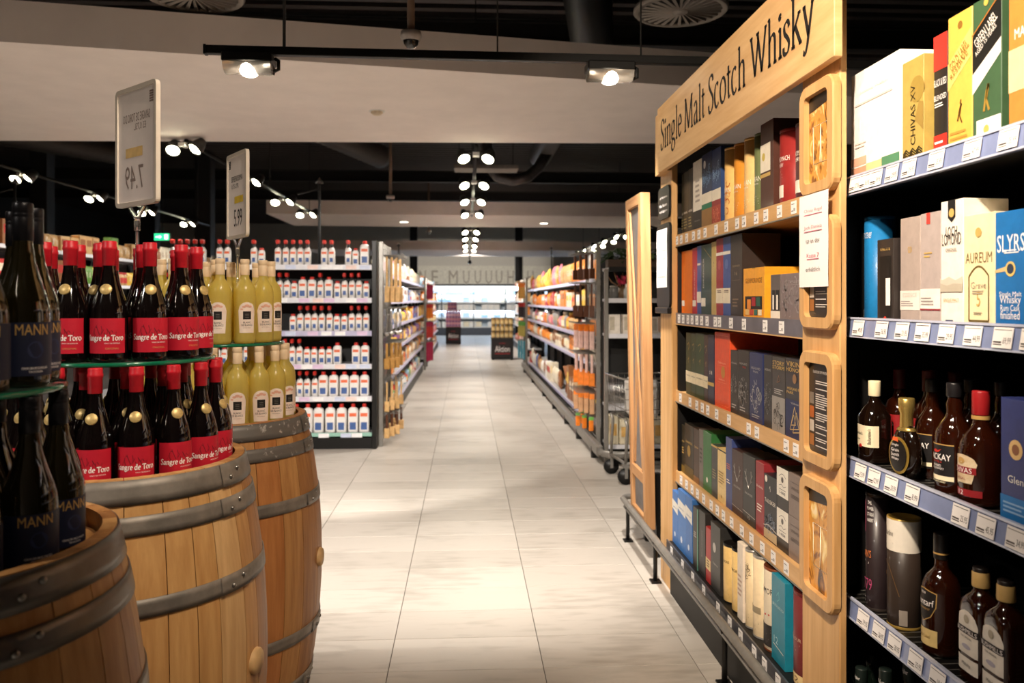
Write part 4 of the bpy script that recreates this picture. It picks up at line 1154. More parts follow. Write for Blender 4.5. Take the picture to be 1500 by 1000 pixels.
row1 = [
 ('b', 994, 1001, 257, (52, 50, 36), .09, 'narrow dark olive whisky box touching the far oak upright, top shelf', [('text', 'ARDBEG', .36, .8, .010, W_), ('lines', -.4, .4, .1, .28, 4, (150, 140, 100))]),
 ('b', 1001, 1008, 252, (48, 46, 38), .09, 'dark olive whisky box, second from the far oak upright, top shelf', [('text', 'ARDBEG', .36, .8, .010, W_), ('lines', -.4, .4, .1, .28, 4, (150, 140, 100))]),
 ('b', 1008, 1015, 247, (44, 43, 38), .09, 'dark olive whisky box beside the white and black box, top shelf', [('text', 'ARDBEG', .36, .8, .010, W_), ('lines', -.4, .4, .1, .28, 4, (150, 140, 100))]),
 ('b', 1015, 1028, 235, (238, 230, 216), .09, 'white whisky box with black lower third, top shelf', [('band', 0, .30, (36, 34, 36)), ('lines', -.2, .3, .40, .75, 5, (170, 160, 150)), ('text', 'Single', .16, .6, .006, SV)]),
 ('b', 1028, 1043, 224, (34, 50, 88), .09, 'dark blue illustrated whisky box with green band, top shelf', [('patch', -.5, .5, .34, .48, (236, 226, 206)), ('patch', -.5, .5, .27, .34, (40, 120, 90)), ('patch', -.5, .5, 0, .27, (150, 110, 60)), ('engrave', 0, .68, .4, .14, (110, 150, 200)), ('disc', -.2, .86, .12, (230, 230, 230))]),
 ('b', 1043, 1056, 217, (40, 66, 116), .09, 'blue illustrated whisky box with red foliage at its foot, top shelf', [('patch', -.5, .5, .34, .48, (238, 228, 208)), ('patch', -.5, .5, .27, .34, (150, 50, 50)), ('patch', -.5, .5, 0, .27, (178, 70, 50)), ('engrave', 0, .68, .4, .14, (140, 170, 210)), ('engrave', 0, .13, .4, .10, (220, 120, 90))]),
 ('t', 1056, 1069, 217, (240, 196, 120), None, 'cream and orange ornate whisky tube, top shelf', [('engrave', 0, .35, .3, .25, (200, 100, 40))]+LOG(W_), {'lid': (240, 196, 120)}),
 ('t', 1069, 1084, 211, (226, 150, 56), None, 'plain orange whisky tube, top shelf', LOG(W_), {'lid': (200, 130, 50)}),
 ('t', 1084, 1099, 203, (240, 200, 132), None, 'pale yellow whisky tube between the orange and the green tube', LOG((255, 246, 226)), {'lid': (230, 190, 120)}),
 ('t', 1099, 1114, 196, (116, 126, 84), None, 'sage green whisky tube, top shelf', LOG(W_), {'lid': (100, 108, 74)}),
 ('b', 1114, 1133, 178, (82, 48, 38), .13, 'tall brown whisky carton with white label, top shelf', [('patch', -.5, .28, .45, .76, (240, 230, 210)), ('patch', -.5, .28, .39, .43, GD), ('disc', -.25, .62, .12, (214, 190, 90))]),
 ('t', 1133, 1156, 190, (150, 44, 42), None, 'dark red whisky tube with white print, top shelf', [('text', 'BENROMACH', .62, .8, .016, W_), ('text', 'DISTILLERY', .54, .5, .012, W_, -.1), ('lines', -.4, .1, .36, .48, 3, W_), ('patch', -.42, .16, .12, .28, (238, 228, 214)), ('lines', -.4, .1, .04, .10, 2, W_)], {'lid': (140, 40, 40)}),
 ('t', 1156, 1180, 180, (80, 44, 46), None, 'plum brown whisky tube beside the oak post, top shelf', [('text', 'BENROMACH', .62, .8, .016, W_), ('text', 'DISTILLERY', .54, .5, .012, W_, -.1), ('patch', -.42, .3, .12, .28, (238, 228, 214))], {'lid': (70, 40, 40)}),
]
place_row(SH_Z[0], row1)
row2 = [
 ('b', 997, 1014, 367, (236, 120, 32), .12, 'orange whisky box touching the far oak upright, second shelf', [('vtext', 'GLENMORANGIE', .55, .45, .010, (250, 190, 120), -.25), ('patch', -.45, -.2, .13, .22, W_)]),
 ('b', 1014, 1021, 363, (190, 36, 56), .10, 'crimson narrow whisky box beside the orange box, second shelf', [('vtext', 'SMOKEHEAD', .45, .45, .010, W_), ('patch', -.4, .3, .13, .22, W_)]),
 ('b', 1021, 1027, 360, (60, 84, 156), .10, 'blue narrow whisky box beside the dark green box, second shelf', [('patch', -.5, .5, .18, .34, W_), ('patch', -.4, .4, .72, .75, W_)]),
 ('b', 1027, 1042, 358, (34, 66, 58), .10, 'dark green whisky box with vertical lettering, second shelf', [('vtext', 'EDRADOUR', .60, .42, .016, W_, -.25), ('patch', -.48, -.05, .13, .25, W_), ('strokes', [[(-.2, .95), (.5, .8)], [(-.3, .97), (.5, .79)]], GD, .001)]),
 ('b', 1042, 1049, 354, (196, 170, 104), .10, 'khaki gold narrow whisky box, second shelf', [('vtext', '12', .7, .06, .01, (90, 70, 40))]),
 ('b', 1049, 1059, 343, (158, 50, 58), .10, 'dark red whisky box with cream label band, second shelf', [('patch', -.5, .5, .17, .36, (238, 226, 200)), ('patch', -.5, .5, .78, .82, W_), ('disc', 0, .66, .22, (178, 84, 88)), ('lines', -.3, .3, .30, .34, 2, (90, 60, 60))]),
 ('b', 1059, 1070, 339, (56, 84, 150), .10, 'blue whisky box with cream label band, second shelf', [('patch', -.5, .5, .17, .36, (238, 226, 200)), ('patch', -.5, .5, .78, .82, W_), ('disc', 0, .66, .22, (90, 112, 170)), ('lines', -.3, .3, .30, .34, 2, (90, 60, 60))]),
 ('b', 1070, 1087, 336, (56, 46, 42), .15, 'tall dark brown whisky box beside the empty gap, second shelf', [('text', 'LAGAVULIN', .62, .6, .007, (170, 150, 120)), ('strokes', [[(-.34, .45), (.34, .45), (.34, .63), (-.34, .63), (-.34, .45)]], (120, 100, 80), .0012), ('text', '16', .53, .2, .014, (170, 150, 120)), ('lines', -.3, .3, .12, .24, 3, (130, 110, 90))]),
 ('b', 1089, 1120, 392, (238, 164, 40), .16, 'yellow sampler box with a window of miniatures, second shelf', [('text', 'GLENMORANGIE', .75, .78, .018, (120, 70, 30)), ('patch', -.06, .1, .985, .995, (120, 80, 20)), ('patch', -.40, .40, .19, .44, (40, 26, 18)), ('patch', -.30, -.12, .19, .38, (226, 140, 50)), ('patch', -.08, .10, .25, .42, (170, 36, 44)), ('patch', .14, .32, .25, .42, (40, 90, 70)), ('patch', -.38, -.2, .07, .18, (230, 190, 120)), ('patch', -.17, .01, .07, .18, (200, 80, 60)), ('patch', .04, .20, .07, .18, (60, 110, 100)), ('patch', .23, .40, .07, .18, (240, 224, 190))]),
 ('b', 1129, 1143, 402, (96, 88, 84), .12, 'grey box with two white miniature bottles in its window, second shelf', [('patch', -.5, .5, 0, .20, W_), ('patch', -.35, -.05, .22, .66, (24, 22, 22)), ('patch', .05, .4, .22, .66, (24, 22, 22)), ('patch', -.28, -.12, .23, .55, W_), ('patch', .12, .30, .23, .55, W_)]),
 ('b', 1143, 1180, 400, (126, 112, 112), .10, 'mottled silver grey whisky box beside the oak post, second shelf', [('engrave', 0, .5, .45, .42, (158, 146, 146)), ('text', 'TAMNAVULIN', .82, .5, .010, (180, 170, 170), .1), ('strokes', [[(-.3, .76), (.5, .76)]], (190, 180, 180), .0008)]),
]
INKC = (40, 34, 30)
place_row(SH_Z[1], row2, zmax=SH_Z[0]-.053)
place_row(SH_Z[1], [('b', 1126, 1170, 392, (240, 168, 42), .12, 'yellow sampler box standing behind the mottled grey box', [], {'back': .17, 'free': 1})])
def gfid(c, band=(238, 224, 190)): return [('patch', -.5, .5, .20, .38, band), ('text', 'Glenfiddich', .31, .8, .006, (60, 50, 40)), ('strokes', [[(-.2, .80), (.1, .84), (.2, .78), (0, .72)], [(-.05, .56), (.1, .60), (.05, .52)]], GD, .0025)]
row3 = [
 ('b', 1005, 1012, 487, (42, 60, 38), .09, 'dark green whisky box with cream label, farthest of three, third shelf', gfid(0)),
 ('b', 1012, 1019, 488, (40, 62, 36), .09, 'dark green whisky box with cream label, middle of three, third shelf', gfid(0)),
 ('b', 1019, 1031, 488, (38, 66, 34), .09, 'dark green whisky box with cream label beside the plum box', gfid(0)),
 ('b', 1031, 1037, 490, (60, 44, 46), .09, 'plum brown narrow whisky box, third shelf', gfid(0)),
 ('b', 1037, 1046, 490, (34, 42, 68), .09, 'navy whisky box beside the orange-red carton, third shelf', [('text', '18', .45, .4, .016, W_), ('patch', -.5, .5, .26, .31, GD)]),
 ('b', 1047, 1069, 487, (230, 84, 44), .28, 'large orange-red carton with embossed frame, third shelf', [('strokes', [[(-.42, .04), (.42, .04), (.42, .96), (-.42, .96), (-.42, .04)]], (248, 130, 84), .002), ('strokes', [[(-.3, .34), (.3, .34), (.3, .56), (-.3, .56), (-.3, .34)]], (246, 140, 96), .0012), ('disc', .08, .48, .13, (196, 130, 50)), ('text', 'Dalmore', .60, .5, .009, (250, 190, 160)), ('text', 'Select', .38, .4, .006, (250, 190, 160))]),
 ('b', 1070, 1081, 513, (52, 48, 46), .09, 'charcoal engraved whisky box beside the orange-red carton', [('text', 'HIGHLAND', .80, .7, .007, SV), ('engrave', 0, .42, .38, .2, (150, 146, 142)), ('lines', -.3, .3, .08, .16, 2, SV)]),
 ('b', 1081, 1097, 513, (50, 47, 47), .09, 'charcoal engraved whisky box with a red mark, third shelf', [('text', 'HIGHLAND', .80, .7, .008, SV), ('text', 'PARK', .75, .3, .008, (180, 60, 50), .1), ('engrave', 0, .40, .4, .2, (156, 152, 148)), ('lines', -.3, .3, .08, .16, 2, SV)]),
 ('b', 1098, 1117, 517, (44, 52, 92), .10, 'indigo whisky box with a large silver figure, third shelf', [('text', 'HIGHLAND', .78, .7, .009, SV), ('text', 'PARK', .73, .4, .008, SV), ('engrave', 0, .38, .34, .22, (176, 174, 176)), ('lines', -.3, .3, .06, .12, 2, SV)]),
 ('b', 1119, 1131, 520, (48, 46, 46), .09, 'charcoal engraved whisky box left of the grey lettered box', [('text', 'HIGHLAND', .80, .7, .008, SV), ('engrave', 0, .42, .4, .22, (128, 126, 124))]),
 ('b', 1131, 1150, 523, (60, 56, 54), .09, 'charcoal whisky box with silver lower half, third shelf', [('patch', -.5, .5, 0, .47, (146, 142, 138)), ('engrave', 0, .2, .3, .16, (70, 66, 64)), ('text', 'STORY', .92, .9, .014, GD), ('text', 'STORM', .86, .9, .012, GD), ('lines', -.3, .4, .50, .58, 3, SV), ('strokes', [[(-.1, .66), (.05, .76), (.1, .68), (-.1, .66)]], (150, 110, 80), .002)]),
 ('b', 1151, 1180, 526, (48, 46, 50), .09, 'navy and charcoal whisky box with golden triangles beside the oak post', [('patch', -.5, .5, 0, .48, (40, 48, 84)), ('text', 'VIKING', .93, .9, .016, GD), ('text', 'HONOUR', .86, .9, .014, GD), ('text', 'HIGHLAND PARK', .62, .8, .009, GD), ('text', 'PARK', .57, .35, .009, GD, -.25), ('strokes', [[(-.25, .10), (.2, .14), (-.02, .40), (-.25, .10)], [(-.1, .07), (.3, .11), (.08, .34), (-.1, .07)], [(-.2, .16), (.05, .18), (-.06, .3), (-.2, .16)]], (226, 196, 130), .0028), ('disc', -.02, .75, .1, (140, 104, 70)), ('text', 'Valknut', .44, .4, .006, SV)]),
]
place_row(SH_Z[2], row3, zmax=SH_Z[1]-.053)
row4 = [
 ('b', 995, 1003, 621, (52, 46, 34), .09, 'black and gold whisky box touching the far oak upright, fourth shelf', [('patch', -.5, .5, 0, .16, (120, 96, 40)), ('text', 'DEANSTON', .66, .7, .008, GD), ('lines', -.3, .3, .4, .55, 3, GD)]),
 ('b', 1003, 1016, 622, (40, 38, 32), .09, 'black whisky box with golden crest, fourth shelf', [('patch', -.5, .5, 0, .20, (92, 74, 34)), ('text', 'DEANSTON', .66, .7, .010, GD), ('disc', 0, .5, .18, (150, 120, 60))]),
 ('b', 1016, 1024, 628, (70, 52, 42), .09, 'brown whisky box beside the grey narrow box, fourth shelf', [('patch', -.5, .5, 0, .12, (140, 100, 60)), ('text', 'TOBERMORY', .66, .7, .008, GD)]),
 ('b', 1024, 1030, 629, (112, 104, 98), .09, 'grey narrow whisky box beside the green box', [('lines', -.3, .3, .4, .7, 4, (70, 64, 60))]),
 ('b', 1030, 1042, 633, (54, 116, 62), .20, 'bright green whisky box, fourth shelf', [('vtext', 'GLENLIVET', .5, .5, .008, (80, 140, 86)), ('disc', 0, .2, .1, W_)]),
 ('b', 1042, 1051, 652, (70, 72, 70), .09, 'slate whisky box with gilt top edge, fourth shelf', [('band', .965, 1.0, GD), ('lines', -.3, .3, .35, .55, 4, (150, 140, 110))]),
 ('b', 1051, 1063, 659, (232, 204, 140), .09, 'cream whisky box with dark lid edge, fourth shelf', [('band', .975, 1.0, (40, 34, 30)), ('lines', -.35, .35, .35, .60, 5, (160, 130, 80)), ('strokes', [[(-.3, .62), (-.3, .3), (.3, .3), (.3, .62)]], (190, 150, 90), .001), ('disc', 0, .12, .06, (170, 130, 70))]),
 ('b', 1063, 1072, 641, (62, 76, 130), .12, 'royal blue whisky box behind the antler boxes, fourth shelf', [('lines', -.3, .3, .55, .64, 3, (200, 110, 80)), ('lines', -.3, .3, .35, .42, 2, W_)]),
 ('b', 1072, 1088, 660, (66, 44, 40), .10, 'dark brown whisky box with silver antler emblem', [('antler', .52, SV), ('text', 'DALMORE', .44, .6, .008, SV), ('strokes', [[(-.5, .13), (.5, .115)]], W_, .0012)]),
 ('b', 1088, 1106, 667, (44, 44, 44), .10, 'black whisky box with silver antler emblem', [('antler', .52, SV), ('text', 'DALMORE', .44, .6, .008, SV), ('strokes', [[(-.5, .16), (.5, .14)]], W_, .0012), ('text', '15', .10, .2, .012, SV)]),
 ('b', 1107, 1119, 677, (150, 46, 52), .14, 'crimson whisky box behind the black sea-scene box', [('text', 'Glenfarclas', .66, .8, .008, W_), ('lines', -.3, .3, .3, .42, 3, W_)]),
 ('b', 1119, 1138, 697, (34, 36, 42), .10, 'black whisky box with a sea scene and white lettering', [('patch', -.5, .5, .02, .16, (196, 176, 140)), ('text', 'TALISKER', .60, .85, .014, W_), ('engrave', 0, .27, .35, .10, (128, 140, 160)), ('strokes', [[(-.05, .8), (0, .84), (.02, .76)], [(-.5, .2), (-.1, .24), (.5, .19)]], W_, .002), ('disc', -.3, .93, .1, W_)]),
]
place_row(SH_Z[3], row4, zmax=SH_Z[2]-.053)
box_h = .1375
for lv in (0, 1):
    D1 = [('patch', -.5, .5, .30, 1.0, (236, 230, 218)), ('strokes', [[(-.3+.6*i/8, .78+.08*math.sin(PI*i/8)) for i in range(9)], [(-.3, .56), (-.1, .60), (.1, .55), (.3, .6)], [(-.3, .48), (.3, .48)]], (60, 56, 54), .0016), ('text', '1488', .40, .5, .010, (40, 36, 34)), ('disc', 0, .72, .1, (90, 84, 80))]
    D2 = [('lines', -.35, .35, .42, .52, 3, (70, 60, 56)), ('text', 'WHISKY', .66, .7, .010, (80, 70, 66)), ('strokes', [[(-.4, .8), (.4, .8)]], (90, 80, 76), .0014)]
    wh = 'lower' if lv == 0 else 'upper'
    place_row(SH_Z[3], [('b', 1138, 1155, 700, (46, 42, 40), .09, 'small white and black whisky carton, %s of two stacked' % wh, D1, {'z': lv*(box_h+.0006), 'h': box_h}),
                        ('b', 1155, 1180, 700, (130, 114, 106), .09, 'small taupe whisky carton beside the oak post, %s of two stacked' % wh, D2, {'z': lv*(box_h+.0006), 'h': box_h})], ymax=onX(1138, XI))
blu = lambda: [('poly', [(-.5, .66), (.5, .60), (.5, .80), (-.5, .84)], (226, 222, 212)), ('text', 'ABERFELDY', .70, .7, .007, (60, 90, 140)), ('disc', 0, .2, .12, (210, 220, 235))]
row5 = [
 ('b', 985, 993, 720, (60, 112, 178), .09, 'cornflower blue whisky box, farthest of three on the bottom shelf', blu()),
 ('b', 993, 1004, 719, (62, 116, 182), .09, 'cornflower blue whisky box, middle of three on the bottom shelf', blu()),
 ('b', 1004, 1014, 719, (58, 110, 176), .20, 'cornflower blue whisky box beside the dark boxes, bottom shelf', blu()),
 ('b', 1015, 1023, 743, (54, 50, 46), .10, 'dark grey whisky box with teal edge, bottom shelf', [('patch', .3, .5, 0, 1, (90, 150, 130)), ('lines', -.3, .2, .5, .6, 3, SV)]),
 ('b', 1024, 1033, 749, (48, 46, 44), .14, 'charcoal whisky box beside the red narrow box, bottom shelf', [('vtext', 'KILCHOMAN', .5, .4, .006, SV)]),
 ('b', 1034, 1041, 773, (176, 48, 48), .08, 'red narrow whisky box with cream label, bottom shelf', [('patch', -.5, .5, .24, .44, (230, 206, 150)), ('lines', -.3, .3, .28, .42, 3, (90, 50, 40))]),
 ('b', 1041, 1055, 768, (50, 49, 48), .16, 'black whisky box with oval seal beside the cream tubes', [('disc', -.1, .64, .16, (190, 186, 180)), ('text', 'OBAN', .40, .5, .008, SV)]),
 ('t', 1055, 1066, 795, (226, 190, 120), None, 'cream whisky tube with black top, beside the black box', [('text', 'AULTMORE', .70, .9, .010, (70, 50, 30)), ('lines', -.5, .5, .40, .62, 6, (130, 100, 60)), ('lines', -.5, .5, .1, .25, 4, (150, 116, 70))], {'lid': (36, 32, 30)}),
 ('t', 1066, 1080, 802, (230, 194, 124), None, 'cream whisky tube with black top, beside the white tube', [('text', 'AULTMORE', .66, .9, .011, (70, 50, 30)), ('lines', -.5, .5, .36, .58, 6, (130, 100, 60)), ('lines', -.5, .5, .1, .22, 4, (150, 116, 70))], {'lid': (36, 32, 30)}),
 ('b', 1080, 1088, 795, (236, 222, 204), .08, 'off-white whisky box between the cream and the tree tubes', [('lines', -.4, .4, .3, .6, 5, (190, 160, 140))]),
 ('t', 1088, 1097, 803, (226, 204, 164), None, 'beige whisky tube with a tree drawing, farther of the pair', [('strokes', [[(0, .3), (0, .8)], [(0, .6), (.2, .8)], [(0, .55), (-.2, .75)], [(-.3, .3), (.3, .34)]], (110, 92, 70), .003), ('engrave', 0, .72, .4, .10, (140, 122, 96)), ('lines', -.4, .4, .08, .2, 3, (130, 110, 80))], {'lid': (170, 166, 160)}),
 ('t', 1097, 1111, 810, (228, 206, 168), None, 'beige whisky tube with a tree drawing, nearer of the pair', [('lines', -.5, .5, .5, .56, 1, (110, 92, 70)), ('lines', -.4, .4, .08, .2, 3, (130, 110, 80)), ('patch', -.5, .5, .30, .38, (150, 136, 110))], {'lid': (176, 172, 166)}),
 ('t', 1111, 1130, 829, (206, 192, 168), None, 'grey-beige whisky tube with copper lid and black label', [('patch', -.75, .75, .06, .32, (46, 42, 40)), ('text', 'BOWMORE', .72, 1.1, .020, (40, 36, 34)), ('poly', [(.0, .42), (.3, .43), (.3, .45), (.0, .44)], (190, 50, 40)), ('lines', -.4, .4, .1, .28, 6, (190, 180, 160)), ('lines', -.6, .6, .46, .64, 4, (170, 156, 132))], {'lid': (150, 84, 52)}),
 ('b', 1130, 1150, 846, (28, 128, 152), .12, 'teal blue whisky box beside the burgundy tube', [('text', 'BRUICHLADDICH', .66, .8, .009, (190, 222, 226)), ('text', '12', .26, .3, .022, (190, 222, 226), -.15), ('strokes', [[(-.35, .20), (.4, .17)]], W_, .003), ('strokes', [[(-.1, .78), (.05, .84), (.1, .76), (-.05, .72)]], (100, 190, 200), .002)]),
 ('t', 1150, 1181, 862, (104, 34, 34), None, 'burgundy whisky tube with cream foot label beside the oak post', [('patch', -.9, .9, .02, .13, (224, 196, 140)), ('text', 'ABERLOUR', .50, .7, .010, (210, 180, 150), -.1), ('lines', -.4, .2, .36, .46, 3, (200, 170, 140)), ('text', '12', .075, .3, .016, (90, 50, 40))], {'lid': (110, 40, 38)}),
]
place_row(SH_Z[4], row5, X=1.002, zmax=SH_Z[3]-.053)

# ================================================================== near bay with bottles
NZ_ = [1.742, 1.366, 0.994, 0.618, 0.200]
NY0, NY1 = 0.85, 2.205
nu = empty('spirits_shelving', (0, 0, 0))
MB().box(1.46, 1.48, NY0-.02, NY1, 0, 1.76).build('back_panel', BLACK, nu)
MB().box(1.10, 1.46, NY1, NY1+.008, 0, 1.70).build('side_panel', BLACK, nu)
MB().box(1.04, 1.46, NY0-.02, NY0, 0, 1.74).build('side_panel', BLACK, nu)
MB().box(.992, 1.46, NY0, 2.07, 0, .15).build('plinth', BLACK, nu)
railw = mat((196, 202, 224), .2, var=.02, coat=.6)
PR = [['27,95', '36,95', '34,95', '29,95', '39,95', '35,95', '47,95', '35,99'], ['49,95', '36,95', '21,95', '35,99', '29,95', '44,99', '69,99', '59,95'], ['15,99', '12,99', '20,99', '8,99', '25,95', '45,95', '34,99'], ['29,95', '26,95', '20,95', '25,95', '19,95', '22,99'], ['14,99']]
TPX = [[1253, 1268, 1284, 1307, 1332, 1372, 1425, 1478], [1258, 1292, 1322, 1352, 1387, 1426, 1470, 1512], [1261, 1281, 1306, 1337, 1408, 1445, 1490], [1265, 1288, 1311, 1342, 1374, 1412], [1280]]
for k, z in enumerate(NZ_):
    XS = 1.02 if k < 4 else .985; yE = NY1 if k < 4 else 2.070
    sb = MB().box(XS+.012, 1.455, NY0, yE, z-.030, z, .002)
    if k == 4: sb.box(1.016, 1.455, yE-.004, NY1, z-.030, z, .002)
    s = sb.build('shelf_board', BLACKM, nu)
    mb = MB(); mb.prism([(XS-.001, z-.034), (XS+.012, z-.034), (XS+.012, z+.010), (XS+.006, z+.010)], NY0, yE); mb.build('price_rail', RAILBLUE, s)
    gl = MB(); gl.prism([(XS-.003, z-.038), (XS+.012, z-.038), (XS+.012, z-.034), (XS-.003, z-.034)], NY0, yE); gl.build('rail_lip', railw, s)
    gl = MB(); gl.prism([(XS+.003, z+.010), (XS+.012, z+.010), (XS+.012, z+.015), (XS+.003, z+.015)], NY0, yE); gl.build('rail_lip', railw, s)
    if k in (2, 3):     # wire grid of the shelf
        mb = MB(); n = 48
        for q in range(n): y = NY0+.01+(NY1-NY0-.02)*q/(n-1); mb.box(XS+.014, 1.45, y-.001, y+.001, z-.0004, z+.0004)
        g_ = mb.build('wire_grid', GREYM, s); g_['kind'] = 'stuff'
    if k < 4:
        bb = MB(); bb.prism([(XS+.02, z-.075), (1.45, z-.11), (1.45, z-.03), (XS+.02, z-.03)], NY1-.012, NY1-.008); bb.build('shelf_bracket', BLACKM, s)
    for q, px in enumerate(TPX[k]):
        y = onX(px, XS)
        if NY0 < y < NY1-.02:
            o = ob('price_tag', tag_mesh(.056, .040, PR[k][q % len(PR[k])]), s, (XS-.0012, y, z-.012)); o.rotation_euler = (Matrix.Rotation(QR, 4, 'Z') @ Matrix.Rotation(R(-9), 4, 'X')).to_euler()
XS = 1.02
tag(nu, 'black spirits shelving with pale blue price rails beside the oak post', 'shelving')

WHT = (246, 244, 240)
nrow1 = [
 ('b', 1247, 1318, 92, (246, 243, 238), .10, 'large white gift carton with coloured squares along its foot', [('patch', -.5, -.16, 0, .13, (214, 158, 128)), ('patch', -.5, -.16, .145, .22, (224, 176, 150)), ('patch', -.16, .16, 0, .14, (232, 206, 150)), ('patch', .16, .5, 0, .15, (84, 140, 104)), ('lines', -.4, .4, .68, .72, 1, (210, 206, 204)), ('text', 'Johnnie Walker', .80, .6, .010, (208, 204, 204)), ('lines', -.4, -.1, .3, .36, 2, (214, 210, 208))]),
 ('b', 1322, 1353, 86, (186, 160, 84), .085, 'olive gold gift carton with vertical black lettering', [('disc', .2, .70, .34, (164, 138, 66)), ('poly', [(.1, .42), (.5, .30), (.5, .56), (.3, .58)], (160, 132, 66)), ('vtext', 'CHIVAS XV', .47, .56, .020, (44, 34, 18), .02), ('strokes', [[(-.45, .02+.025*i), (-.3, .06+.025*i), (-.15, .02+.025*i), (0, .06+.025*i), (.15, .02+.025*i), (.3, .06+.025*i), (.45, .02+.025*i)] for i in range(5)], (40, 34, 20), .003)]),
 ('b', 1368, 1388, 50, (34, 30, 32), .09, 'red and black gift carton behind the olive gold one', [('patch', -.5, .5, .72, 1.0, (212, 54, 44)), ('patch', -.5, .5, .06, .20, (206, 48, 40)), ('text', 'BLACK & RED', .62, .9, .016, WHT), ('text', 'BLENDED', .50, .9, .012, WHT), ('lines', -.4, .4, .42, .46, 2, WHT), ('lines', -.4, .3, .12, .16, 1, WHT)], {'back': .02}),
 ('b', 1389, 1424, 18, (228, 180, 82), .09, 'yellow gold gift carton with slanted lettering', [('poly', [(-.5, .46), (.5, .66), (.5, .86), (-.5, .66)], (236, 198, 112)), ('disc', .02, .91, .10, (140, 100, 40)), ('strokes', [[(.0, .26), (.08, .34), (.0, .30), (-.08, .22)], [(.0, .26), (.10, .20)], [(.02, .34), (.06, .37)]], (120, 84, 34), .004), ('lines', -.4, .4, .08, .16, 2, (190, 140, 60))]),
 ('b', 1425, 1467, -6, (62, 92, 62), .10, 'dark green gift carton with slanted black band', [('poly', [(-.5, .50), (.5, .68), (.5, .96), (-.5, .76)], (28, 28, 26)), ('poly', [(-.5, .36), (.5, .58), (.5, .68), (-.5, .50)], (232, 226, 216)), ('patch', -.35, .5, .03, .17, (240, 236, 228)), ('disc', .0, .095, .10, (214, 170, 90)), ('strokes', [[(.0, .30), (.08, .40), (.0, .34), (-.08, .22)], [(.0, .30), (.10, .22)]], (200, 160, 70), .006), ('disc', 0, .96, .08, (200, 170, 80)), ('strokes', [[(-.5, .77), (.5, .97)]], (206, 130, 60), .003)]),
 ('b', 1478, 1524, -20, (226, 130, 60), .09, 'amber orange gift carton beside the dark green one', [('patch', -.5, .5, .3, .6, (244, 200, 150)), ('text', 'MALT', .7, .6, .02, WHT)]),
]
place_row(NZ_[0], nrow1, ymax=NY1-.015)
for lab, s1, s2, zz, c, c2 in (('yellow gold', 'GOLD LABEL', 'RESERVE', .66, (140, 100, 40), None), ('dark green', 'GREEN LABEL', 'AGED 15 YEARS', .74, (240, 236, 226), None)):
    for o in [x for x in COL.objects if x.get('label', '').startswith(lab+' gift carton')]:
        b_ = o.children[0]; co = b_.data.vertices; w = max(v.co.x for v in co)*2; h = max(v.co.z for v in co)
        an = math.atan2(.20*h, w)
        for s, dz in ((s1, .03), (s2, -.04)):
            l_ = lettering(s, w*.86, .021 if dz > 0 else .011, mat(c, .5, var=0), b_, 0, 0, yoff=-.0030)
            l_.location = (0, 0, h*(zz+dz)); l_.rotation_euler = (0, -an, 0)
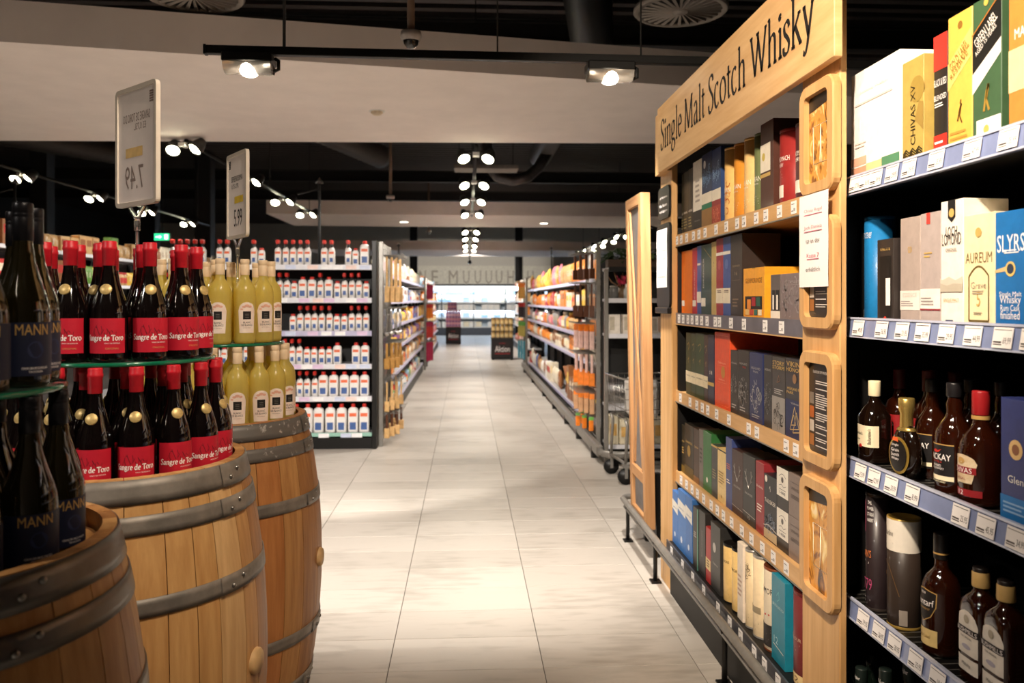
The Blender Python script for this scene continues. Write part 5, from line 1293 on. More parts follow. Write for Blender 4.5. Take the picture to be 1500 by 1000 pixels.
nrow2 = [
 ('t', 1266, 1312, 313, (30, 120, 180), None, 'blue whisky tube covered in small white print', [('text', 'OLD PULTENEY', .82, .7, .016, WHT), ('lines', -.75, .7, .44, .70, 12, (200, 224, 240)), ('lines', -.75, .3, .14, .38, 7, (200, 224, 240)), ('patch', -.6, -.2, .05, .12, WHT)], {'back': .034, 'lid': (40, 120, 170), 'sil': 1}),
 ('b', 1285, 1309, 350, (46, 40, 38), .042, 'black windowed box showing a miniature bottle', [('text', 'GLENALLACHIE', .88, .6, .006, GD), ('patch', -.32, .36, .08, .80, (22, 20, 20)), ('patch', .05, .32, .22, .54, WHT), ('patch', .12, .26, .54, .66, (30, 28, 28)), ('patch', .12, .26, .08, .22, (14, 12, 12)), ('disc', .02, .055, .1, (200, 60, 40))], {'back': -.014, 'free': 1}),
 ('b', 1319, 1348, 318, (176, 160, 152), .09, 'taupe whisky carton with white lower label', [('patch', -.5, .5, .14, .32, (236, 226, 218)), ('text', 'GLEN', .70, .2, .014, GD), ('lines', -.45, .2, .17, .23, 3, (160, 150, 146)), ('text', 'ESSENCE', .28, .7, .010, (210, 196, 188))]),
 ('b', 1348, 1378, 311, (180, 166, 162), .09, 'taupe whisky carton with red tab at its upper edge', [('patch', -.5, .5, .14, .33, (238, 230, 224)), ('patch', -.18, .0, .90, 1.0, (216, 70, 60)), ('patch', -.5, .5, .14, .155, (150, 50, 60)), ('lines', -.3, .1, .60, .66, 2, GD), ('lines', -.45, .2, .18, .26, 3, (160, 150, 146))]),
 ('b', 1378, 1411, 293, (240, 232, 220), .10, 'white whisky carton with stag crest and misty hills', [('patch', -.17, .17, .86, 1.0, (30, 28, 28)), ('poly', [(-.17, .865), (0, .825), (.17, .865)], (30, 28, 28)), ('disc', 0, .90, .12, GD), ('text', 'LOCH', .755, .5, .022, (50, 44, 40)), ('text', 'LOMOND', .695, .86, .026, (50, 44, 40)), ('text', 'ORIGINAL', .61, .5, .008, (120, 110, 100)), ('poly', [(-.5, .30), (.5, .30), (.5, .40), (.2, .37), (-.1, .40), (-.4, .375), (-.5, .39)], (206, 196, 180)), ('poly', [(-.5, .28), (.5, .28), (.5, .34), (.1, .345), (-.2, .33), (-.5, .35)], (186, 176, 158)), ('text', 'SINGLE MALT', .215, .7, .007, (206, 160, 100)), ('patch', -.25, .1, .02, .06, (40, 50, 90))]),
 ('b', 1412, 1457, 313, (240, 222, 178), .10, 'cream whisky carton with an arched label', [('strokes', [[(-.32, .07), (-.32, .46)]+[(-.32+.64*i/10, .46+.085*math.sin(PI*i/10)) for i in range(11)]+[(.32, .46), (.32, .07), (-.32, .07)]], (120, 100, 50), .004), ('text', 'AUREUM', .62, .86, .022, (110, 90, 50)), ('text', 'Grave', .38, .5, .014, (150, 140, 120)), ('text', '5', .26, .12, .030, (196, 160, 90)), ('disc', 0, .84, .10, (190, 160, 90)), ('lines', -.2, .2, .30, .34, 2, (170, 160, 140)), ('lines', -.15, .15, .12, .15, 2, (150, 140, 120))]),
 ('b', 1458, 1505, 308, (28, 108, 176), .10, 'bright blue whisky carton with a golden medal', [('text', 'SLYRS', .73, .86, .034, WHT), ('lines', -.2, .35, .64, .68, 2, WHT), ('poly', [(-.5, .485), (-.1, .50), (-.1, .54), (-.5, .51)], (206, 180, 130)), ('disc', .0, .515, .16, (220, 190, 110)), ('disc', .0, .515, .11, (50, 60, 80)), ('text', 'Single Malt', .30, .7, .012, WHT), ('text', 'Whisky', .25, .66, .020, WHT), ('text', 'Rum Cask', .19, .6, .012, WHT), ('text', 'finished', .13, .6, .016, WHT)]),
]
place_row(NZ_[1], nrow2, ymax=NY1-.015, zmax=NZ_[0]-.042)

# ---- bottles
def blathe(prof, n=28, sq=0.0, sqz=1e9, flat=1.0):
    """lathe whose body below sqz is squared off; flat squeezes it front to back"""
    mb = MB(); vs = []; fs = []; rows = []
    for r, z in prof:
        row = []
        for i in range(n):
            a = 2*PI*i/n; c, s = math.cos(a), math.sin(a); k = 1.0; fl = 1.0
            if z < sqz:
                if sq: k = 1.0/((abs(c)**(2+sq)+abs(s)**(2+sq))**(1.0/(2+sq)))
                fl = flat
            row.append(len(vs)); vs.append((r*k*c, r*k*s*fl, z))
        rows.append(row)
    for p, q in zip(rows[:-1], rows[1:]):
        for i in range(n): j = (i+1) % n; fs.append((p[i], p[j], q[j], q[i]))
    fs.append(tuple(rows[0][::-1])); fs.append(tuple(rows[-1]))
    mb.add(vs, fs, True); return mb
AMBER = mat((58, 22, 8), 0.04, var=0, coat=.6, trans=.6, spec=.6)
DARKGL = mat((22, 11, 6), 0.05, var=0, coat=.6, trans=.15, spec=.7)
GREENGL = mat((10, 20, 14), 0.06, var=0, coat=.6, spec=.7)
def place_bottle(t, pxc, ytop, zs, H, r, label, back=0.0, grp=None, face=0.0):
    """scaled so that the cap reaches the seen height"""
    X = XI+r+back; y = onX(pxc, X); zt = atX(pxc, ytop, X).z; k = (zt-zs)/H
    t.location = (X, y, zs+.0012); t.rotation_euler = (0, 0, QR+face); t.scale = (1, 1, k)
    tag(t, label, 'bottle', grp)
def spirit(prof, glass, cap, capprof, H, sq=0, sqz=1e9, flat=1.0):
    t = empty('whisky_bottle')
    blathe(prof, 28, sq, sqz, flat).build('bottle', glass, t)
    MB().lathe(capprof+[(0, capprof[-1][1])], 22).build('cap', cap, t)
    return t
def round_prof(r, zb, zs_, zn, nr, H): return [(r-.005, 0), (r-.001, .004), (r, .01), (r, zb), (r-.004, zb+.016), (r*.78, zs_-.012), (nr*1.35, zs_), (nr, zn), (nr, H-.002)]
capp = lambda r, z0, z1: [(r*.96, z0), (r, z0+.002), (r, z1-.003), (r*.95, z1)]
# squared cream-label bottle
H = .27; b = spirit(round_prof(.036, .155, .195, .212, .013, H-.01), DARKGL, mat((236, 222, 184), .4), capp(.0155, H-.050, H), H, 1.6, .17)
_SQ[0] = (1.6, 1.0)
lb = wrap_patch(-.046, .050, .055, .125, CREAM, b, .036, n=16)
wrap_patch(-.03, -.012, .130, .152, mat((60, 52, 40), .5), b, .036, 'shoulder_crest', n=3)
lettering("Ballantine's", .044, .012, INK, lb, -.014, .098, rad=.036, yoff=-.0012); lettering('Finest', .020, .006, INK, lb, -.014, .078, rad=.036, yoff=-.0012)
lettering("Ballantine's", .050, .008, INK, lb, .028, .090, rad=.036, yoff=-.0012, vert=True)
_SQ[0] = None
s_ = MB().lathe([(.007, 0), (.006, .002), (0, .003)], 12); s_.v = [(x, -.0376-z, y+.056) for x, y, z in s_.v]; s_.build('wax_seal', mat((150, 20, 24), .4), b)
place_bottle(b, 1281, 558, NZ_[2], H, .037, 'squared dark bottle with cream slanted label and cream cap')
# red label bottle, dark red cap; one more stands behind
def redlab():
    H = .285; b = spirit(round_prof(.038, .150, .200, .220, .0135, H-.01), AMBER, mat((88, 24, 24), .4), capp(.0165, H-.060, H), H, 2.2, .18, .9)
    _SQ[0] = (2.2, .9)
    lb = wrap_patch(-.040, .040, .072, .148, mat((140, 26, 30), .5), b, .038, n=14)
    lettering("Grant's", .052, .018, LABWHITE, lb, 0, .122, rad=.038, yoff=-.0012); lettering('TRIPLE WOOD', .036, .006, mat((226, 200, 180), .5), lb, 0, .10, rad=.038, yoff=-.0012)
    wrap_patch(-.030, .030, .028, .060, mat((60, 16, 16), .5), b, .038, 'lower_label', n=10)
    _SQ[0] = None
    return b, H
b, H = redlab(); place_bottle(b, 1318, 541, NZ_[2], H, .038, 'amber whisky bottle with dark red cap and white lettered red label', .078)
b, H = redlab(); place_bottle(b, 1361, 543, NZ_[2], H, .038, 'amber whisky bottle with dark red cap half hidden behind the round-bellied bottle', .085)
b, H = redlab(); place_bottle(b, 1399, 545, NZ_[2], H, .038, 'amber whisky bottle with dark red cap hidden behind the black-label bottles', .165)
# flat oval bottle, gold cap
H = .235; b = empty('whisky_bottle')
blathe([(.018, 0), (.026, .004), (.040, .03), (.046, .065), (.044, .10), (.034, .130), (.020, .148), (.0135, .158), (.013, .20)], 32, 0, .15, .55).build('bottle', DARKGL, b)
MB().lathe([(.0150, .150), (.0155, .152), (.0150, .190), (.0185, .200), (.0185, .232), (.016, .235), (0, .235)], 24).build('cap', mat((206, 176, 100), .25, .8, var=.03), b)
MB().lathe([(.026, .140), (.027, .143), (.020, .150)], 24, sy=.7).build('collar', mat((206, 176, 100), .25, .8, var=.03), b)
def oval(m, sx, sz, yo, nm, z0=.072):
    pts = [(sx*math.cos(i*PI/12), z0+sz*math.sin(i*PI/12)*(1.0 if math.sin(i*PI/12) > 0 else 1.15)) for i in range(24)]
    mb = MB(); mb.add([(x, -.0262+yo+.006*(x/.04)**2*1.2+(abs(z-.068)/.05)**2*.004, z) for x, z in pts]+[(0, -.0275+yo, z0)], [(i, (i+1) % 24, 24) for i in range(24)], True)
    return mb.build(nm, m, b)
oval(mat((178, 148, 70), .3, .6), .037, .050, -.0010, 'gold_ring'); ol = oval(mat((24, 22, 20), .4), .031, .043, -.0022, 'oval_label')
for s, z, w in (('Single', .100, .026), ('Grain', .086, .028), ('Scotch', .073, .028), ('Whisky', .060, .026)): lettering(s, w, .009, LABWHITE, ol, 0, z, front=-.0312)
poly_print([(-.012, .112), (.010, .110), (.008, .122), (-.008, .124)], mat((226, 96, 40), .5), ol, front=-.0300, name='orange_flash')
place_bottle(b, 1328, 583, NZ_[2], H, .026, 'flat oval dark bottle with golden cap and golden ring', -.012, face=R(8))
# black label bottles with a red emblem
def blacklab():
    H = .27; b = spirit([(.036, 0), (.0395, .004), (.040, .01), (.040, .135), (.037, .155), (.028, .172), (.019, .186), (.0155, .20), (.017, .215), (.0135, .23), (.0135, H-.01)], AMBER, mat((24, 22, 24), .35), capp(.0165, H-.034, H), H)
    lb = wrap_patch(-.040, .040, .030, .122, mat((26, 23, 24), .5), b, .040, n=12)
    wrap_patch(-.040, .040, .121, .1235, GOLDP, lb, .040, 'gilt_edge', yoff=-.0010, n=10)
    wrap_patch(-.040, .040, .036, .047, CREAM, lb, .040, 'cream_strip', yoff=-.0010, n=10)
    lettering('MACKAY', .064, .015, LABWHITE, lb, .002, .092, rad=.040, yoff=-.0012); lettering('WHYTE &', .030, .005, mat((196, 50, 40), .5), lb, 0, .080, rad=.040, yoff=-.0012)
    lettering('BLENDED', .026, .005, LABWHITE, lb, 0, .071, rad=.040, yoff=-.0012); lettering('SCOTCH WHISKY', .040, .005, LABWHITE, lb, 0, .064, rad=.040, yoff=-.0012)
    poly_print([(-.014, .104), (-.004, .110), (.004, .107), (.014, .111), (.006, .103), (-.004, .101)], mat((196, 44, 36), .5), lb, rad=.040, yoff=-.0012, name='lion_emblem')
    lettering('TRIPLE MATURED', .046, .004, CREAM, lb, 0, .0325, rad=.040, yoff=-.0012)
    return b, H
b, H = blacklab(); place_bottle(b, 1366, 556, NZ_[2], H, .040, 'amber bottle with black label and red emblem beside the oval bottle', .046)
b, H = blacklab(); place_bottle(b, 1398, 561, NZ_[2], H, .040, 'amber bottle with black label and red emblem beside the crest-label bottle', -.002)
b, H = blacklab(); place_bottle(b, 1423, 556, NZ_[2], H, .040, 'amber bottle with black cap standing behind the crest-label bottle', .11)
# crest label
H = .265; b = spirit([(.038, 0), (.0425, .004), (.043, .01), (.043, .12), (.040, .145), (.030, .165), (.020, .178), (.0165, .19), (.0150, .21), (.015, H-.01)], AMBER, mat((150, 28, 32), .35), capp(.0175, H-.056, H), H)
MB().lathe([(.0178, H-.066), (.0178, H-.057)], 20).build('neck_band', GOLDP, b)
lb = wrap_patch(-.036, .036, .052, .118, mat((226, 208, 178), .5, col2=(206, 180, 140), scale=60), b, .043, n=12, arch=.02, waist=.3)
wrap_patch(-.034, .034, .074, .090, mat((146, 30, 36), .5), lb, .043, 'red_scroll', yoff=-.0010, n=8)
lettering('CHIVAS', .052, .012, LABWHITE, lb, 0, .082, rad=.043, yoff=-.0014); lettering('REGAL', .026, .006, mat((146, 30, 36), .5), lb, 0, .062, rad=.043, yoff=-.0012)
wrap_patch(-.045, .045, .022, .038, mat((146, 30, 36), .5), b, .043, 'lower_strip', n=10); lettering('12', .014, .011, LABWHITE, b, 0, .030, rad=.043, yoff=-.0014)
pts = [(.010*math.cos(i*PI/6), .103+.008*math.sin(i*PI/6)) for i in range(12)]; poly_print(pts, GOLDP, lb, rad=.043, yoff=-.0012, name='crest')
place_bottle(b, 1437, 573, NZ_[2], H, .043, 'amber bottle with dark red cap and a crest-shaped label', -.004)
b, H = blacklab(); place_bottle(b, 1468, 560, NZ_[2], H, .040, 'dark-capped bottle standing behind the navy carton', .12)
place_row(NZ_[2], [('t', 1240, 1266, 541, (26, 24, 24), None, 'black whisky tube with a pale swirl emblem behind the cream-label bottle', [('strokes', [[(-.1, .86), (.05, .92), (.18, .86), (.1, .78), (-.05, .76), (-.1, .82), (.02, .84)]], SV, .004), ('text', 'TEELING', .66, .8, .014, SV)], {'back': .035, 'lid': (40, 38, 38), 'sil': 1})], ymax=NY1-.02)
place_row(NZ_[2], [('b', 1466, 1512, 585, (50, 60, 118), .10, 'navy blue carton with a round face emblem', [('patch', -.5, .5, 0, .22, (40, 120, 190)), ('disc', .0, .60, .22, (226, 190, 130)), ('disc', .0, .60, .12, (140, 90, 60)), ('text', 'Glen', .36, .5, .014, WHT), ('lines', -.4, .3, .08, .18, 3, (150, 190, 230))])], ymax=onX(1464, XI))
# fourth shelf
place_row(NZ_[3], [
 ('t', 1268, 1303, 728, (44, 34, 36), None, 'dark whisky tube with a magenta ring and magenta digits', [('strokes', [[(-.32, .80), (-.30, .92), (-.12, .92), (-.10, .80), (-.10, .72), (-.14, .66), (-.28, .66), (-.32, .72), (-.32, .80)]], (170, 60, 100), .007), ('text', 'THE', .92, .25, .009, WHT, .25), ('text', 'POWER', .87, .4, .009, WHT, .28), ('text', 'OF IRISH', .82, .4, .009, WHT, .28), ('text', 'WHISKY', .77, .4, .009, WHT, .28), ('text', "DAN'S", .48, .7, .020, (226, 130, 70)), ('lines', -.5, .5, .38, .42, 1, WHT), ('text', '1779', .22, .8, .030, (170, 70, 110)), ('lines', -.5, .4, .04, .10, 2, (180, 170, 170))], {'lid': (70, 62, 58), 'sil': 1}),
 ('t', 1299, 1350, 768, (52, 42, 36), None, 'dark brown whisky tube with white upper band and gilt lid', [('band', .70, .985, (228, 220, 206)), ('text', 'Tullibardine', .86, .7, .014, (90, 80, 70), -.1), ('lines', -.5, .3, .76, .80, 2, (120, 110, 100)), ('disc', -.35, .92, .05, (226, 170, 60)), ('disc', -.55, .46, .10, (206, 150, 40)), ('strokes', [[(-.5+.9*i/10, .30+.30*math.sin(PI*(i/10*.8+.2))) for i in range(11)]], (120, 92, 60), .002), ('patch', .5, .8, .04, .18, (150, 140, 130))], {'lid': (196, 160, 80), 'sil': 1}),
], ymax=NY1-.02)
H = .29; b = spirit([(.036, 0), (.0405, .004), (.041, .01), (.041, .150), (.0395, .165), (.032, .185), (.021, .198), (.0155, .206), (.0145, .218), (.0145, H-.01)], AMBER, mat((26, 23, 22), .35), capp(.0165, H-.062, H), H)
MB().lathe([(.0168, H-.050), (.0168, H-.046)], 20).build('neck_band', GOLDP, b)
sh = [(-.034, .152), (0, .160), (.034, .152), (.032, .118), (.020, .092), (0, .078), (-.020, .092), (-.032, .118)]
def ngon_wrap(pts, m, parent, rad, yo, nm, c=(0, .12)):
    mb = MB(); r = rad-yo; q = []
    for i in range(len(pts)):
        (x, z), (X2, Z2) = pts[i], pts[(i+1) % len(pts)]
        for k in range(4): q.append((x+(X2-x)*k/4, z+(Z2-z)*k/4))
    rows = [[(c[0]+(x-c[0])*f, c[1]+(z-c[1])*f) for x, z in q] for f in (1, .66, .33)]
    vs = [(r*math.sin(x/rad), -r*math.cos(x/rad), z) for row in rows for x, z in row]+[(r*math.sin(c[0]/rad), -r*math.cos(c[0]/rad), c[1])]
    n = len(q); fs = [(k*n+i, k*n+(i+1) % n, (k+1)*n+(i+1) % n, (k+1)*n+i) for k in range(2) for i in range(n)]+[(2*n+i, 2*n+(i+1) % n, 3*n) for i in range(n)]
    mb.add(vs, fs, True); return mb.build(nm, m, parent)
ngon_wrap(sh, GOLDP, b, .041, -.0006, 'gilt_shield'); lb = ngon_wrap([(x*.93, .12+(z-.12)*.94) for x, z in sh], mat((30, 26, 24), .5), b, .041, -.0011, 'shield_label')
lettering('clontarf', .054, .016, LABWHITE, lb, 0, .126, rad=.041, yoff=-.0018); lettering('IRISH WHISKEY', .036, .005, GOLDP, lb, 0, .110, rad=.041, yoff=-.0018); lettering('1014', .014, .007, LABWHITE, lb, 0, .148, rad=.041, yoff=-.0018)
lb2 = wrap_patch(-.034, .034, .022, .062, mat((214, 186, 124), .5), b, .041, 'lower_label', n=10); lettering('Black Label', .036, .008, mat((120, 90, 40), .5), lb2, 0, .044, rad=.041, yoff=-.0012)
place_bottle(b, 1379, 781, NZ_[3], H, .041, 'round-shouldered whisky bottle with black cap and shield label')
def arched():
    H = .275; b = spirit([(.034, 0), (.037, .004), (.0375, .01), (.0375, .175), (.035, .19), (.027, .204), (.018, .213), (.0145, .222), (.014, H-.01)], AMBER, mat((30, 24, 22), .35), capp(.0160, H-.012, H), H, 3.0, .20, .82)
    MB().lathe([(.0172, H-.046), (.0178, H-.044), (.0172, H-.012), (.0162, H-.010)], 22).build('neck_label', mat((190, 156, 96), .5), b)
    _SQ[0] = (3.0, .82)
    lb = wrap_patch(-.029, .029, .068, .172, mat((226, 218, 206), .5), b, .0375, n=10, arch=.03)
    wrap_patch(-.029, .029, .026, .060, mat((226, 218, 206), .5), b, .0375, 'lower_label', n=8)
    wrap_patch(-.031, .031, .116, .132, mat((36, 32, 32), .5), lb, .0375, 'black_band', yoff=-.0010, n=8)
    lettering('BUSHMILLS', .056, .010, LABWHITE, lb, 0, .124, rad=.0375, yoff=-.0014); lettering('THE ORIGINAL', .034, .005, INK, lb, 0, .108, rad=.0375, yoff=-.0012)
    pts = [(.014*math.cos(i*PI/6), .086+.006*math.sin(i*PI/6)) for i in range(12)]; poly_print(pts, mat((170, 166, 180), .5), lb, rad=.0375, yoff=-.0011, name='still_drawing')
    pts = [(.008*math.cos(i*PI/6), .152+.010*math.sin(i*PI/6)) for i in range(12)]; poly_print(pts, mat((170, 160, 140), .5), lb, rad=.0375, yoff=-.0011, name='crest')
    lettering('Malachy', .026, .010, INK, lb, 0, .043, rad=.0375, yoff=-.0012)
    _SQ[0] = None
    return b, H
b, H = arched(); place_bottle(b, 1437, 831, NZ_[3], H, .0375, 'square whiskey bottle with arched white label beside the shield-label bottle')
b, H = arched(); place_bottle(b, 1474, 850, NZ_[3], H, .0375, 'square whiskey bottle with arched white label, second of the pair')
# bottom shelf: small bottles whose caps show
def small(grp):
    H = .30; b = spirit(round_prof(.034, .16, .215, .235, .013, H-.01), GREENGL, mat((26, 36, 32), .35), capp(.0152, H-.052, H), H)
    wrap_patch(-.034, .034, .04, .13, mat((40, 46, 42), .5), b, .034, n=8)
    lettering('D.Walker', .026, .010, LABWHITE, b, 0, H-.028, rad=.0152, yoff=-.0008)
    return b, H
for k, (px, yt, bk) in enumerate(((1240, 955, -.035), (1278, 958, .035), (1262, 978, -.045), (1297, 980, -.045), (1332, 965, .030))):
    b, H = small('x'); place_bottle(b, px, yt, NZ_[4], H, .034, ('dark-capped bottle of the bottom shelf in the front row' if bk < -.04 else 'dark-capped bottle of the bottom shelf in the rear row'), bk, 'front bottles on the bottom shelf' if bk < -.04 else 'rear bottles on the bottom shelf')

# goods towards the viewer's end of the bay, just outside the picture
place_row(NZ_[0], [('b', 1530, 1580, -30, (120, 40, 44), .10, 'wine red gift carton at the open end of the top shelf', [('text', 'RESERVE', .6, .7, .014, GD)], {'h': .30})], ymax=onX(1527, XI))
place_row(NZ_[1], [('b', 1510, 1560, 300, (40, 40, 44), .10, 'black whisky carton beside the bright blue one', [('text', 'SINGLE CASK', .6, .7, .012, GD), ('band', .2, .3, GD)], {'h': .27}), ('t', 1563, 1630, 300, (150, 110, 60), None, 'bronze whisky tube at the open end of the second shelf', [('text', 'HIGHLAND', .6, .7, .014, WHT)], {'h': .28})], ymax=onX(1507, XI))
b, H = arched(); place_bottle(b, 1610, 560, NZ_[2], .26, .0375, 'square whiskey bottle with arched white label at the open end of the third shelf'); b.scale = (1, 1, 1)
b, H = blacklab(); place_bottle(b, 1540, 860, NZ_[3], .26, .040, 'amber bottle with black label at the open end of the fourth shelf'); b.scale = (1, 1, 1)

# ================================================================== gondolas beyond the soffit
def gondola(label, loc, rz, length, zs, depth, rails, top=None, upright=BLACKM, base=.10, endpanels=True, rail_h=.04, back=BLACK):
    """front along local -y, x from 0 to length"""
    t = empty('gondola_shelving', loc, rz)
    H = top or zs[0]+.10
    MB().box(0, length, depth-.02, depth, 0, H).build('back_panel', back, t)
    nb = max(1, int(round(length/1.25)))
    for k in range(nb+1):
        x = length*k/nb
        MB().box(x-.025 if k else x, x+.025 if k < nb else x, depth-.07, depth-.02, 0, H).build('upright', upright, t)
    MB().box(.0, length, .0, depth-.02, 0, zs[-1]-.03).build('plinth', BLACKM, t)
    for k, z in enumerate(zs):
        s = MB().box(0.002, length-.002, .012, depth-.07, z-.025, z, .002).build('shelf_board', mat((170, 168, 170), .4), t)
        MB().box(0.002, length-.002, 0, .012, z-rail_h+.005, z+.005, .002).build('price_rail', rails[k % len(rails)], s)
    tag(t, label, 'shelving')
    return t
RW = mat((226, 226, 232), .3, var=.02); RLIL = mat((190, 186, 214), .3, var=.03); RGRN = mat((150, 196, 180), .3, var=.03)
GX0, GX1, GYF = -3.0, -0.905, 7.85
CZ = [1.765, 1.447, 1.129, 0.811, 0.500, 0.150]
gl_ = gondola('white-railed shelving full of white cleaner bottles with red caps', (GX0, GYF, 0), 0, GX1-GX0, CZ, .45, [RW, RW, RLIL, RW, RW, RGRN], top=1.80, rail_h=.05)
MB().box(GX1-GX0, GX1-GX0+.045, -.03, .46, 0, 2.0, .004).build('end_post', BLACKM, gl_)
tagc = MB(); tagc.box(-.05, .05, -.0015, 0, -.02, .02)
tcm = [tagc.mesh('price_tag', mat(c, .5)) for c in ((246, 244, 246), (206, 214, 236), (222, 196, 224), (240, 214, 206))]
for s in [c for c in gl_.children if c.name.startswith('shelf_board')]:
    z = max(v.co.z for v in s.data.vertices)
    rnd = random.Random(int(z*100)); x = .9
    while x < GX1-GX0-.06: ob('price_tag', tcm[rnd.choice((0, 0, 1, 2, 3))], s, (x, -.0002, z-.02)); x += rnd.choice((.105, .13, .21))

# ---- cleaner bottles
CW = mat((236, 232, 228), .35, var=.01); CRED = mat((196, 44, 34), .4, var=.03); CDK = mat((30, 26, 28), .4)
CBL = mat((70, 100, 160), .5); COR = mat((232, 110, 70), .5)
def spray(h=.245):
    t = empty('spray_bottle')
    blathe([(.026, 0), (.031, .005), (.031, .135), (.027, .155), (.014, .17), (.012, .19)], 16, 2.0, .15, .8).build('bottle', CW, t)
    MB().lathe([(.014, .172), (.0145, .20), (.012, .205), (0, .205)], 14).build('collar', CDK, t)
    hd = MB().box(-.016, .014, -.040, .024, .203, .243, .006); hd.box(-.008, .006, -.052, -.038, .222, .238, .002); hd.build('spray_head', CRED, t)
    MB().tube([(0, -.026, .205), (0, -.040, .190), (0, -.038, .165)], .005, 6).build('trigger', CDK, t)
    l = poly_print([(-.026, .045), (.026, .045), (.026, .135), (-.026, .135)], CW, t, front=-.0258, name='label')
    poly_print([(-.024, .108), (.024, .108), (.024, .130), (-.024, .130)], COR, l, front=-.0262, name='brand_strip')
    poly_print([(-.015, .030), (.015, .030), (.015, .070), (-.015, .070)], CBL, l, front=-.0266, name='picture')
    return t
def jug(w=.040, h=.20, name='cleaner_bottle'):
    t = empty(name)
    blathe([(w-.006, 0), (w, .006), (w, h*.74), (w*.85, h*.83), (.017, h*.88), (.016, h*.92)], 16, 3.0, h*.85, .75).build('bottle', CW, t)
    MB().lathe([(.019, h*.88), (.020, h*.89), (.020, h*.985), (.018, h), (0, h)], 14).build('cap', CRED, t)
    l = poly_print([(-w*.82, h*.06), (w*.82, h*.06), (w*.82, h*.70), (-w*.82, h*.70)], CW, t, front=-w*.77, name='label')
    poly_print([(-w*.7, h*.56), (w*.7, h*.56), (w*.7, h*.68), (-w*.7, h*.68)], COR, l, front=-w*.775, name='brand_strip')
    poly_print([(-w*.6, h*.10), (w*.6, h*.10), (w*.6, h*.36), (-w*.6, h*.36)], CBL, l, front=-w*.78, name='picture')
    return t
PROT = {'s': (spray(), .066), 'j': (jug(.040, .205), .086), 'n': (jug(.031, .165), .068), 'J': (jug(.049, .275), .104), 'k': (jug(.045, .235), .096)}
for k in PROT: tag(PROT[k][0], 'x', 'bottle')
PTREE = {k: tree(v[0]) for k, v in PROT.items()}; used = set()
ROWS = ['kns.ss.sssss.ns', 'nsssnjsjjnss', 'sssnnsssssn', 'jj.jnnnnsssjj', 'kkkkksssjjn', 'JJJJJJJJJ']
ORD = ['top', 'second', 'third', 'fourth', 'fifth', 'bottom']
NMS = {'s': 'white spray bottle with red spray head', 'j': 'white cleaner bottle with red cap', 'n': 'small white cleaner bottle with red cap', 'J': 'large white cleaner bottle with red cap', 'k': 'tall white cleaner bottle with red cap'}
for ri, row in enumerate(ROWS):
    x = GX1-.03; rnd = random.Random(ri)
    for ch in row+'.'+row[3:]+row:
        if x < GX0+.14: break
        if ch == '.': x -= .09; continue
        w = PROT[ch][1]; xc = x-w/2; x -= w+rnd.uniform(.001, .006)
        lab = '%s on the %s shelf of the cleaner shelving' % (NMS[ch], ORD[ri]); grp = '%ss, %s cleaner shelf' % (NMS[ch].split(' with')[0], ORD[ri])
        loc = (xc, GYF+.062+rnd.uniform(0, .015), CZ[ri]+.0008)
        if ch not in used:
            used.add(ch); o = PROT[ch][0]; o.location = loc; o['label'] = lab; o['group'] = grp; o.rotation_euler = (0, 0, 0)
        else: dup(PTREE[ch], loc, rnd.uniform(-.06, .06), lab, grp)

